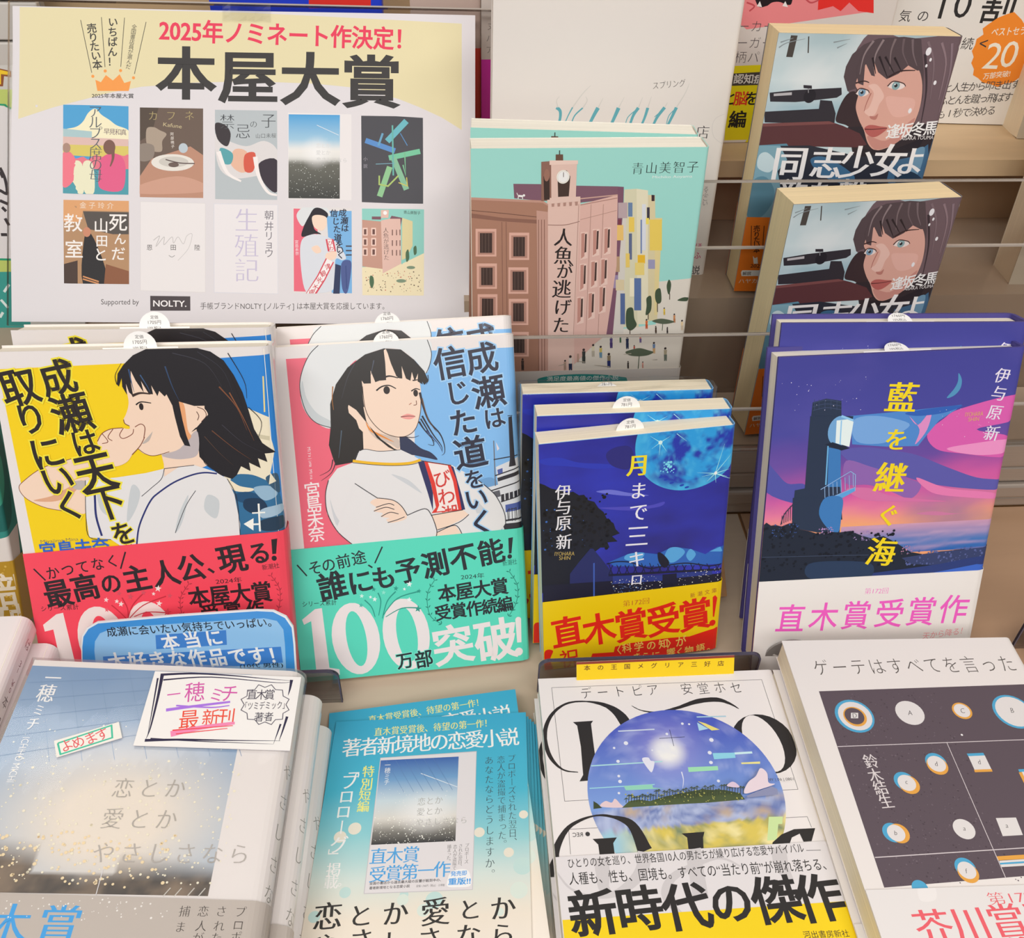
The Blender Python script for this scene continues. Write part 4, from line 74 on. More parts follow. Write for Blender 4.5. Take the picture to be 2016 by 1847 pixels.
'N2':[('P','#dfd8d6',[0,0,132,0,132,191,0,191]),('P','#e56478',[8.1,6.4,20.5,6.4,45.3,6.9,37,112.7,8.4,112.1]),('P','#7db4e6',[76.8,6.2,133.1,7.2,133.6,111.6,69.8,111.3]),('S','#6a9ccc',[104.6,82.7,109.7,80.1,115.2,79.5,121.2,84,126,87.8,125.5,98.8,103.8,97.1]),('P','#d8dade',[112.8,85,132.2,81.4,132.6,112,119.8,112.2,119.7,98.4]),('P','#d8dade',[118,73.6,131.5,68.7,132.2,82.3,118.7,84.6]),('P','#2c2a32',[126.4,45.8,128.4,45.3,129,69.4,129.6,73.6,125.4,74.1,126.2,69.2]),('L','#2c2a32',0.41,0.41,0,[126,45,128.7,45]),('L','#6a6a72',0.59,0.59,0,[117.5,58.5,117.2,84.5]),('P','#dcd4dc',[118.7,59.4,120.5,63.3,119.2,64.4]),('L','#2c2a32',0.68,0.68,0,[112.7,87.6,132.6,82.7]),('L','#2c2a32',0.59,0.59,0,[119.9,94.1,133.1,90.9]),('L','#2c2a32',0.67,0.67,0,[117.3,78.6,132.1,74.6]),('L','#2c2a32',0.59,0.59,0,[116.9,69.3,131.1,67.8]),('L','#2c2a32',1.03,1.03,0,[120.2,105.3,132.9,104.6]),('P','#4a5ca0',[118.7,75.3,121.7,74.5,121.7,77.2,119,77.9]),('P','#4a5ca0',[122.3,96,132.9,94.7,132.8,99.4,122.3,100.3]),('P','#2c2a32',[118.5,80,131.6,76.7,131.8,78.9,118.8,82.1]),('P','#2c2a32',[120.1,89.8,121.9,89.5,121.9,93.4,120.1,93.8]),('P','#2c2a32',[122.6,89.4,124.5,89,124.5,92.9,122.6,93.3]),('P','#2c2a32',[125.2,88.9,127,88.5,127,92.4,125.1,92.8]),('P','#2c2a32',[127.7,88.4,129.6,88,129.6,92,127.7,92.3]),('P','#2c2a32',[130.2,87.9,132.1,87.6,132.1,91.5,130.2,91.9]),('L','#2c2a32',0.43,0.43,0,[123.4,99.1,123.6,104.7,128.7,104.3,128.5,98.2,123.4,99.1]),('L','#2c2a32',0.34,0.34,0,[124.3,97.9,124.2,105.6]),('L','#2c2a32',0.34,0.34,0,[126,98,125.9,105.8]),('L','#2c2a32',0.34,0.34,0,[127.7,98.2,127.6,105.9]),('L','#2c2a32',0.34,0.34,0,[130.2,98.4,130.1,106.1]),('L','#2c2a32',0.34,0.34,0,[131.5,98.5,131.4,106.2]),('P','#2c2a32',[120.1,107,132.8,106.8,133,111.6,121.5,111.9]),('P','#5a5a62',[112.6,88.4,119.4,87.1,120,90.7,114.1,91.9]),('S','#d9dcdd',[25.7,0.1,20.7,4.7,16.5,12.2,14.2,20,14.4,27.9,16.7,36.4,21.3,42,28.9,45.1,32.2,33.9,40.1,13.7,50,6.8,60.4,3.8,69.8,5.1,77.2,11.9,82,18.6,84.5,13.9,85.8,7.6,84,0.4,61.5,0.1]),('S','#c3cacd',[15.6,18.5,17.1,28.1,21.8,36.4,29.2,41.7,28.9,44.9,21.3,42,16.3,36.4,14,27.9]),('L','#2c2c32',0.39,0.39,1,[25.7,0.1,20.7,4.7,16.5,12.2,14.2,20,14.4,27.9,16.7,36.4,21.3,42,28.9,45.1]),('L','#2c2c32',0.4,0.4,1,[84,0.4,85.8,7.6,84.5,13.9,82.2,18.6]),('S','#2c3350',[64.5,51.4,70.4,53.9,76.5,59.7,82,62.6,85.5,67,80.2,65.7,73,63.6,65.9,61.4]),('P','#25211f',[60.4,3.7,50,6.4,40.1,12.9,33.2,21.6,29.3,32.1,28.6,44.1,26.7,54.5,28.3,61.9,29.5,66.1,40.7,64.9,46,59.1,46.8,47.8,51.6,27.1,68.4,13.8]),('P','#ecd2be',[42.3,34.5,47.8,34.9,65.8,50.7,65.3,52.7,65.2,59.7,53.9,60.5,45.2,59.1,45.6,48.5,40.1,42.4]),('S','#c9b8ac',[48.5,47.1,54.6,49.9,64.4,53.5,64.4,59.2,59.8,56,52.8,53.1]),('S','#e08a3c',[47.6,42.9,50.1,47.2,55.4,50.8,62.3,55.4,54.5,51.5,49.2,47.9]),('S','#ecd2be',[48,12.6,47.3,23.6,47.3,33.2,49,39.8,53,45.7,57.8,50.1,64.9,52.4,70.5,51.9,74.4,48.4,77,42.5,78.4,33.7,78.5,24,75.5,14.2,61.1,5.4]),('S','#ecd2be',[38.9,33.5,41,33.6,44.3,39.5,45.2,43.6,41,41.7,38.9,38.3]),('P','#25211f',[60.4,3.7,50,6.4,40.1,12.9,33.2,21.6,29.3,32.1,28.6,44.1,28.6,57.9,32.7,65.5,40.8,63.7,44.9,57.8,44.4,49.2,42.6,41.8,38.9,37.5,38.5,32.7,43,36.2,49.4,45.5,55.2,53.2,62,59,69.4,62.5,66.6,62.7,58.9,58,52.9,52.2,48,43,46.5,31.6,47.2,20.4,48.2,22.1,52,22.2,52.3,15.2,54.4,21.7,57.6,20.7,58.8,13.2,61.2,3.9]),('P','#25211f',[60.4,3.7,69.4,4.8,76.1,10.7,81.3,17.3,83.3,22.7,80.8,24.8,79.7,22.9,80,24.5,77.3,22.7,77.8,18.3,75.7,22.6,74.5,17.3,73.4,22.1,71.1,20.7,69.2,13.8,69.1,20.6,66,19.2,62.4,8.7,61.6,3.9]),('P','#ecd2be',[60.3,4.6,61.6,3.9,63.1,10.3,64.9,17.5,66,20,61.7,18.1,58.6,18,59.2,10.1]),('P','#25211f',[60.1,3.6,58.4,11.6,56.9,21,60.3,20.9,60.5,11.7]),('P','#25211f',[61.2,3.7,64.2,11.9,66.7,20.1,68.7,20.6,67.6,13.7,63.4,5.6]),('L','#2a2832',1.31,0.16,1,[78.1,28.8,79.6,37,82.3,45.3,87.5,52.2,89.6,58.1,89.7,63.1,88,64.7]),('L','#2a2832',0.98,0.16,1,[78.5,41.8,83.5,51.9,87.9,58.9,88.5,62.2]),('L','#2a2832',0.82,0.16,1,[77.6,43.3,82.6,53.5,83.9,58.6,80.7,57.9]),('L','#2a2832',1.14,0.16,1,[76.6,44.9,79.5,50,84.8,57]),('L','#2a2832',0.49,0.16,1,[68.5,52.9,72.9,53.5,76.1,52.7]),('L','#2a2832',0.64,0.16,1,[28.2,62.7,26.2,68.3,20.4,71.2]),('L','#2a2832',0.56,0.16,1,[29.6,64.5,26.8,70,20.9,74.1]),('L','#2a2832',0.48,0.16,1,[83.1,19.5,83.1,22.7,81.6,24.6]),('L','#a86a2c',0.63,0.16,1,[31.5,22.6,30.6,29.7,30.9,35.4]),('L','#4a5a6a',0.64,0.16,1,[34.2,46.9,32.8,54.9,31.4,62.1]),('L','#3a3a42',0.63,0.16,1,[44.2,10.8,39.7,18.4,35.7,29.3]),('L','#6a4a34',0.65,0.16,1,[79.1,32.1,81.6,43.6,85.9,51.3]),('L','#3a4a7a',0.65,0.16,1,[80.3,50.1,86.3,57.9,88.5,63]),('L','#4a5060',0.63,0.16,1,[54.5,9.8,52.3,17.6]),('L','#2a2020',1.19,0.48,1,[58,19.9,62.1,18.8,66.7,20.1]),('L','#2a2020',0.72,0.4,1,[74.6,22,78.3,21.7]),('E','#2c2220',60.2,26.4,1.74,2.16,0),('L','#1c1618',0.87,0.48,1,[54.6,26.3,57.7,24.3,61.7,23.9,65.3,25.9]),('E','#2c2220',75.8,29,1.28,1.93,0),('L','#1c1618',0.72,0.4,1,[73.5,27.8,75.9,26.6,78.3,27.3]),('L','#7a4a3a',0.4,0.4,1,[75.8,33.1,75.8,35.3,74.2,35.6]),('L','#b06a50',0.4,0.4,1,[71.8,35.2,73.2,34.3]),('S','#e89c94',[66.8,41.6,69.3,40.4,71.3,40.2,74.8,41.7,72.3,43.2,69.1,42.9]),('L','#5a2a2a',0.4,0.24,1,[66.8,41.6,70.9,41.4,74.8,41.9]),('L','#3a2620',0.32,0.32,1,[47.3,23.6,47.8,34.9,50.4,42.3,56.3,49.2,64.5,52.7,70.5,51.9,74.8,48.1,77.6,40.1,78.5,32]),('P','#dddbdb',[42.8,58.9,46.1,58.1,53.9,59.9,65.2,59.7,71,63,76.2,66.5,92.9,70.4,100.9,75.7,108,80.8,116.7,89.6,121.4,100.2,122.2,106.3,119.1,110.4,81.1,115.7,36.9,113.6,27.6,104.3,22.5,92.9,22.5,82.1,24.9,74,30.2,67.8,40,64.8]),('L','#33333a',0.4,0.4,1,[42.8,58.9,39.2,64]),('L','#e8b41c',1.47,1.47,1,[38.9,64.2,48.6,66.1,60.6,67.6,70.3,67.7,76.2,66.3]),('L','#2c2c34',0.33,0.33,1,[38.8,65.2,48.6,67,60.5,68.5,71,68.6,76.4,67.3]),('L','#2c2c34',0.32,0.32,1,[43.2,58.9,46.4,58.2,53.9,59.9,65.2,59.9]),('S','#c6c9cd',[38.8,80,45.7,83.9,50.3,87.6,43.9,86.3]),('S','#c6c9cd',[24.8,84.7,27.2,94.1,32.8,104.7,26.8,99.1]),('S','#c6c9cd',[59.4,73.3,68.8,77.4,75.6,85.5,67.8,79.8]),('S','#c6c9cd',[66.3,102.5,75.6,99,78.5,105.2,71.6,109.8]),('S','#c6c9cd',[104.2,91.1,112.1,99.5,116.7,106.7,108.4,106]),('S','#c6c9cd',[42.8,100.5,53.7,106.5,61.6,110.6,48.6,109.5]),('P','#2b2d5c',[74.5,67.4,78.8,67.1,81.7,85.9,81.1,96.1,78.9,85.7]),('P','#2b2d5c',[92.5,70.8,94.1,71.8,97.7,88.1,99.3,96.7,97.2,96.9]),('P','#d8372c',[78,67.4,92.5,70.8,95.3,79.4,97.3,97,80.2,97.3,82.9,94.1,81,80.8]),('P','#ecdfda',[80,68.2,90.9,70.7,93.4,80.1,95.4,96.4,83.1,96.6,84.8,93,83.3,80.2]),('C', '#cc3a34', 'b', 'び', 87.2, 78, 87.2, 78, 9.8, 10.0, 6),('C', '#cc3a34', 'b', 'わ', 89.2, 88.2, 89.2, 88.2, 9.9, 10.1, 6),('C', '#cc3a34', 'b', '湖', 90.5, 98.1, 90.5, 98.1, 9.5, 9.8, 4),('P','#ecd0bc',[79.7,98.5,87.2,97.4,98,96.8,101.6,100.3,96.8,103.5,89.2,105.7,82.9,107.3]),('P','#dddbdb',[95.2,103.2,102,99.5,112.1,99.5,120.3,101.9,122,106.3,118.2,110.3,96.3,112.7,93.3,106.5,83.3,107.8]),('P','#ecd0bc',[82.4,108.5,93,105.4,96.8,111.1,96,117,76.1,116.2]),('P','#dddbdb',[39,77.1,45.8,83.1,51.1,86.9,66.6,97.4,76.7,94.4,80.1,98.5,82.4,107.7,81.3,112.3,61.2,117.4,36.9,113.6,26.5,102.5]),('S','#ecd0bc',[46.6,88.3,51.2,86.2,59.1,88,63.4,91.6,66.2,97.4,64.8,99.8,57.4,101,54.7,99,56.4,98.2,52,97,53,95,48.2,93.5,49.6,91.4]),('L','#2c2c34',0.41,0.41,1,[39,76.9,45.8,82.3,51.1,86.4]),('L','#2c2c34',0.41,0.41,1,[51.2,86.2,59.1,88,63.7,91.9,66.6,97.4]),('L','#2c2c34',0.41,0.41,1,[49.6,91.4,56.6,89.8,59.7,91.1]),('L','#2c2c34',0.41,0.41,1,[48.2,93.5,54.8,91.8,59.6,93.4]),('L','#2c2c34',0.41,0.41,1,[52,97,57,94.9,61.8,96.2]),('L','#2c2c34',0.42,0.42,1,[55.4,100.7,60.8,99.5,65,98.1]),('L','#2c2c34',0.42,0.42,1,[66.6,97.4,76.3,94.4,79.9,98.1,82.5,107.3,81.6,112.3]),('L','#2c2c34',0.42,0.42,1,[79.7,98.5,98,96.8]),('L','#2c2c34',0.42,0.42,1,[82.9,107.3,95.1,104,101.2,99.8]),('L','#2c2c34',0.42,0.42,1,[82.8,108.6,93,105.4,96.8,111.1]),('L','#2c2c34',0.41,0.41,1,[24.9,74,22.6,82.1,22.9,92.9,28,104.3,37.7,114.1]),('L','#2c2c34',0.42,0.42,1,[100.9,75.7,108,80.8,116.7,89.6,121.4,100.2,121.9,107.2]),('L','#2c2c34',0.41,0.41,1,[76.2,66.8,92.9,70.7]),('C', '#9cc8f0', 'g', '成', 113.3, 12, 113.3, 12, 17.4, 17.2, 7),('C', '#9cc8f0', 'g', '瀬', 116, 30.8, 116, 30.8, 18.4, 18.3, 7),('C', '#9cc8f0', 'g', 'は', 118.5, 45.7, 118.5, 45.7, 12.3, 12.3, 7),('C', '#9cc8f0', 'g', '信', 95.7, 13.4, 95.7, 13.4, 18.0, 18.0, 7),('C', '#9cc8f0', 'g', 'じ', 98.7, 30.1, 98.7, 30.1, 14.1, 14.2, 7),('C', '#9cc8f0', 'g', 'た', 101, 46.6, 101, 46.6, 15.5, 15.6, 7),('C', '#9cc8f0', 'g', '道', 104, 64.2, 104, 64.2, 18.5, 18.7, 7),('C', '#9cc8f0', 'g', 'を', 105.5, 79.4, 105.5, 79.4, 11.6, 11.8, 7),('C', '#9cc8f0', 'g', 'い', 105.8, 90.8, 105.8, 90.8, 13.3, 13.6, 7),('C', '#9cc8f0', 'g', 'く', 108.6, 105.2, 108.6, 105.2, 15.5, 15.9, 7),('C', '#27273a', 'h', '成', 113.3, 12, 113.3, 12, 17.4, 17.2, 7),('C', '#27273a', 'h', '瀬', 116, 30.8, 116, 30.8, 18.4, 18.3, 7),('C', '#27273a', 'h', 'は', 118.5, 45.7, 118.5, 45.7, 12.3, 12.3, 7),('C', '#27273a', 'h', '信', 95.7, 13.4, 95.7, 13.4, 18.0, 18.0, 7),('C', '#27273a', 'h', 'じ', 98.7, 30.1, 98.7, 30.1, 14.1, 14.2, 7),('C', '#27273a', 'h', 'た', 101, 46.6, 101, 46.6, 15.5, 15.6, 7),('C', '#27273a', 'h', '道', 104, 64.2, 104, 64.2, 18.5, 18.7, 7),('C', '#27273a', 'h', 'を', 105.5, 79.4, 105.5, 79.4, 11.6, 11.8, 7),('C', '#27273a', 'h', 'い', 105.8, 90.8, 105.8, 90.8, 13.3, 13.6, 7),('C', '#27273a', 'h', 'く', 108.6, 105.2, 108.6, 105.2, 15.5, 15.9, 7),('C', '#f0d8dc', 'm', 'Miyajima Mina', 15.9, 55.7, 15.7, 72.4, 2.4, 2.4, -85),('V', '#f0e4e4', 'b', '宮島未奈', 15.7, 78.9, 15.8, 103.9, 8.9, 9.3, 3)],
'N2band':[('L','#252a30',0.8,0.8,0,[3.7,120.7,8.5,127.6]),('L','#252a30',0.81,0.81,0,[51.4,114.3,46.5,123.6]),('C', '#252a30', 'b', 'そ', 13.4, 123.1, 13.4, 123.1, 7.9, 8.4, 8),('C', '#252a30', 'b', 'の', 20.9, 122.1, 20.9, 122.1, 7.9, 8.4, 8),('C', '#252a30', 'b', '前', 29.2, 120.8, 29.2, 120.8, 8.0, 8.4, 8),('C', '#252a30', 'b', '途', 37.8, 119.5, 37.8, 119.5, 8.0, 8.4, 8),('C', '#252a30', 'b', '、', 46, 122.3, 46, 122.3, 8.0, 8.4, 8),('C', '#252a30', 'x', '誰', 22, 134.6, 22, 134.6, 16.0, 17.0, 8),('C', '#252a30', 'x', 'に', 37.6, 133.6, 37.6, 133.6, 14.2, 15.0, 8),('C', '#252a30', 'x', 'も', 50.8, 132.3, 50.8, 132.3, 13.5, 14.2, 8),('C', '#252a30', 'x', '予', 64.6, 129.4, 64.6, 129.4, 14.4, 15.0, 8),('C', '#252a30', 'x', '測', 80.4, 127.1, 80.4, 127.1, 15.3, 15.9, 8),('C', '#252a30', 'x', '不', 96.3, 124.3, 96.3, 124.3, 15.4, 15.9, 8),('C', '#252a30', 'x', '能', 112.6, 122.7, 112.6, 122.7, 15.1, 15.5, 8),('P','#252a30',[123,115.5,125.7,115.2,124.4,124.7,122.9,124.8]),('E','#252a30',123.3,126.5,1.31,1.35,0),('F', '#1e6458', 'm', '新潮社', 119.1, 132, 127.4, 131.4, 3.39),('F', '#252a30', 'm', '2024年', 94.5, 137.9, 108, 138, 3.22),('F', '#252a30', 'm', 'シリーズ累計', 4.6, 145.5, 23.4, 146.1, 3.34),('C', '#252a30', 'x', '本屋大賞', 85.9, 144.9, 116.5, 144, 10.2, 10.6, 5),('C', '#252a30', 'x', '受賞作続編', 83, 156.5, 119.3, 155, 9.2, 9.6, 5),('L','#1c7868',0.33,0.33,1,[79.4,136.7,75.3,143.1,74.4,150.7,76,158.5,81.8,163.4]),('P','#1c7868',[79.4,136.7,78.8,136,78.7,134.7,79.3,135.3]),('P','#1c7868',[79.4,136.7,80.2,137,81.4,136.5,80.6,136.3]),('P','#1c7868',[77.1,140.3,76.5,139.7,76.4,138.3,77,139]),('P','#1c7868',[77.1,140.3,77.8,140.6,79.1,140.2,78.3,139.9]),('P','#1c7868',[75.2,144.2,74.5,143.8,73.8,142.6,74.6,143]),('P','#1c7868',[75.2,144.2,76,144,76.9,143.1,76.1,143.2]),('P','#1c7868',[74.7,148.5,73.9,148.1,73.3,146.9,74,147.3]),('P','#1c7868',[74.7,148.5,75.5,148.4,76.4,147.4,75.6,147.5]),('P','#1c7868',[74.9,152.9,74.1,152.8,73.1,151.9,73.9,152]),('P','#1c7868',[74.9,152.9,75.6,152.5,76.2,151.3,75.4,151.7]),('P','#1c7868',[75.8,157.4,74.9,157.3,74,156.4,74.8,156.4]),('P','#1c7868',[75.8,157.4,76.5,157,77,155.8,76.3,156.2]),('P','#1c7868',[78.5,160.6,77.8,161.1,76.5,161.1,77.2,160.6]),('P','#1c7868',[78.5,160.6,78.8,159.8,78.4,158.5,78.1,159.3]),('P','#1c7868',[81.8,163.4,81.1,163.9,79.8,163.8,80.5,163.3]),('P','#1c7868',[81.8,163.4,82.1,162.6,81.7,161.2,81.4,162]),('L','#1c7868',0.34,0.34,1,[122.7,135.6,126.5,142.8,127,149.7,125,156.4,121,162.6]),('P','#1c7868',[122.7,135.6,121.9,135.8,120.6,135.2,121.5,135]),('P','#1c7868',[122.7,135.6,123.3,135,123.4,133.7,122.9,134.3]),('P','#1c7868',[124.8,139.7,124,139.9,122.8,139.3,123.6,139.1]),('P','#1c7868',[124.8,139.7,125.4,139.1,125.6,137.8,125,138.4]),('P','#1c7868',[126.5,143.8,125.7,143.6,124.8,142.5,125.7,142.7]),('P','#1c7868',[126.5,143.8,127.3,143.5,128,142.4,127.3,142.7]),('P','#1c7868',[126.8,147.7,126,147.5,125.1,146.5,126,146.7]),('P','#1c7868',[126.8,147.7,127.6,147.5,128.3,146.3,127.6,146.6]),('P','#1c7868',[126.4,151.6,125.7,151.1,125.2,149.8,126,150.3]),('P','#1c7868',[126.4,151.6,127.3,151.7,128.3,150.9,127.5,150.9]),('P','#1c7868',[125.3,155.5,124.6,155,124.1,153.7,124.8,154.2]),('P','#1c7868',[125.3,155.5,126.1,155.5,127.2,154.8,126.4,154.7]),('P','#1c7868',[123.3,159.1,122.7,158.4,122.7,157,123.2,157.7]),('P','#1c7868',[123.3,159.1,124.1,159.4,125.4,159,124.6,158.7]),('P','#1c7868',[121,162.6,120.4,161.9,120.4,160.5,120.9,161.2]),('P','#1c7868',[121,162.6,121.8,162.9,123.1,162.5,122.2,162.2]),('P','#e4dcdc',[3.6,153,11.3,147.4,15.1,147.2,16.3,183.3,21.8,184.8,21.8,188.1,5.6,187.9,1.9,187.6,1.9,184.3,8.8,183.5,8.5,154.3,4.4,156.1]),('E','#e4dcdc',32.6,167.4,13.39,21.82,5),('E','#56d2b8',32.9,167.4,5.58,16.88,5),('E','#e4dcdc',61.2,167.6,13.26,21.79,5),('E','#56d2b8',61.6,167.8,5.82,16.65,5),('L','#2a9484',0.41,0.74,1,[44.3,155.4,42.8,149.3,39.2,144.7]),('L','#2a9484',0.41,0.74,1,[46.4,154.7,48.2,146.4,47,141.2]),('L','#2a9484',0.41,0.74,1,[48.3,156.6,51.8,146.7,57,141.3]),('L','#2a9484',0.41,0.74,1,[48.8,154.9,57.5,145.6,69.7,142.5]),('L','#2a9484',0.41,0.74,1,[50.3,155.9,59.4,151.7,68.3,152.2]),('P','#e4f4ec',[65.3,135.9,65.5,137.2,66.7,137.5,65.6,138.1,65.8,139.4,64.9,138.5,63.7,139,64.3,137.8,63.4,136.8,64.7,137]),('P','#e4f4ec',[62.2,139.3,62.3,140.1,63,140.2,62.4,140.6,62.4,141.4,61.9,140.8,61.2,141.1,61.6,140.4,61.1,139.8,61.8,139.9]),('P','#e4f4ec',[45.2,143.2,45.3,144.4,46.4,144.6,45.4,145.1,45.5,146.3,44.8,145.5,43.8,145.9,44.3,144.9,43.6,144,44.6,144.2]),('P','#e4f4ec',[42.8,142.3,42.9,143,43.6,143.2,43,143.5,43.1,144.3,42.5,143.8,41.9,144.1,42.2,143.4,41.7,142.8,42.4,142.9]),('P','#c8ece0',[38,140.8,38.2,141.8,39.1,142,38.3,142.5,38.3,143.5,37.7,142.8,36.8,143.2,37.2,142.3,36.6,141.5,37.5,141.6]),('P','#2a9484',[45,137.4,45.2,138.5,46.2,138.7,45.3,139.2,45.4,140.3,44.7,139.5,43.7,139.9,44.2,139,43.5,138.2,44.5,138.3]),('P','#2a9484',[57.5,137.8,57.7,139,58.8,139.3,57.8,139.8,57.9,141,57.1,140.2,56.1,140.6,56.6,139.6,55.8,138.7,57,138.9]),('P','#8ae0cc',[50.4,139.8,50.6,140.8,51.6,141.1,50.7,141.6,50.8,142.6,50.1,141.9,49.1,142.3,49.6,141.3,48.9,140.5,49.9,140.7]),('P','#2a9484',[70.4,140.9,70.6,141.9,71.5,142.2,70.6,142.6,70.7,143.6,70,142.9,69.2,143.3,69.6,142.4,68.9,141.6,69.9,141.8]),('P','#e4f4ec',[64.5,145.3,64.7,146.4,65.8,146.7,64.8,147.3,64.9,148.5,64.1,147.6,63,148.1,63.5,147,62.8,146.1,63.9,146.3]),('P','#2a9484',[69.2,150.7,69.5,152.2,71,152.6,69.7,153.3,69.8,154.9,68.7,153.8,67.4,154.3,68,152.9,67,151.8,68.5,152]),('P','#48b4a4',[37.2,146.2,37.4,147.2,38.4,147.5,37.5,148,37.6,149,36.8,148.3,35.9,148.7,36.4,147.7,35.7,146.9,36.7,147.1]),('C', '#7be0cc', 'g', '万', 59.3, 183.4, 59.3, 183.4, 9.6, 10.2, 5),('C', '#7be0cc', 'g', '部', 70.3, 183.6, 70.3, 183.6, 10.5, 11.1, 5),('C', '#252a30', 'h', '万', 59.3, 183.4, 59.3, 183.4, 9.6, 10.2, 5),('C', '#252a30', 'h', '部', 70.3, 183.6, 70.3, 183.6, 10.5, 11.1, 5),('C', '#e4dcdc', 'x', '突', 87.6, 176.6, 87.6, 176.6, 23.4, 24.7, 5),('C', '#e4dcdc', 'x', '破', 113, 176.1, 113, 176.1, 25.0, 26.2, 5),('L','#e4dcdc',3.43,2.58,0,[126.5,165.3,126.5,179.3]),('E','#e4dcdc',126.5,165.3,1.75,1.82,0),('E','#e4dcdc',126,185,2.36,2.47,0)],
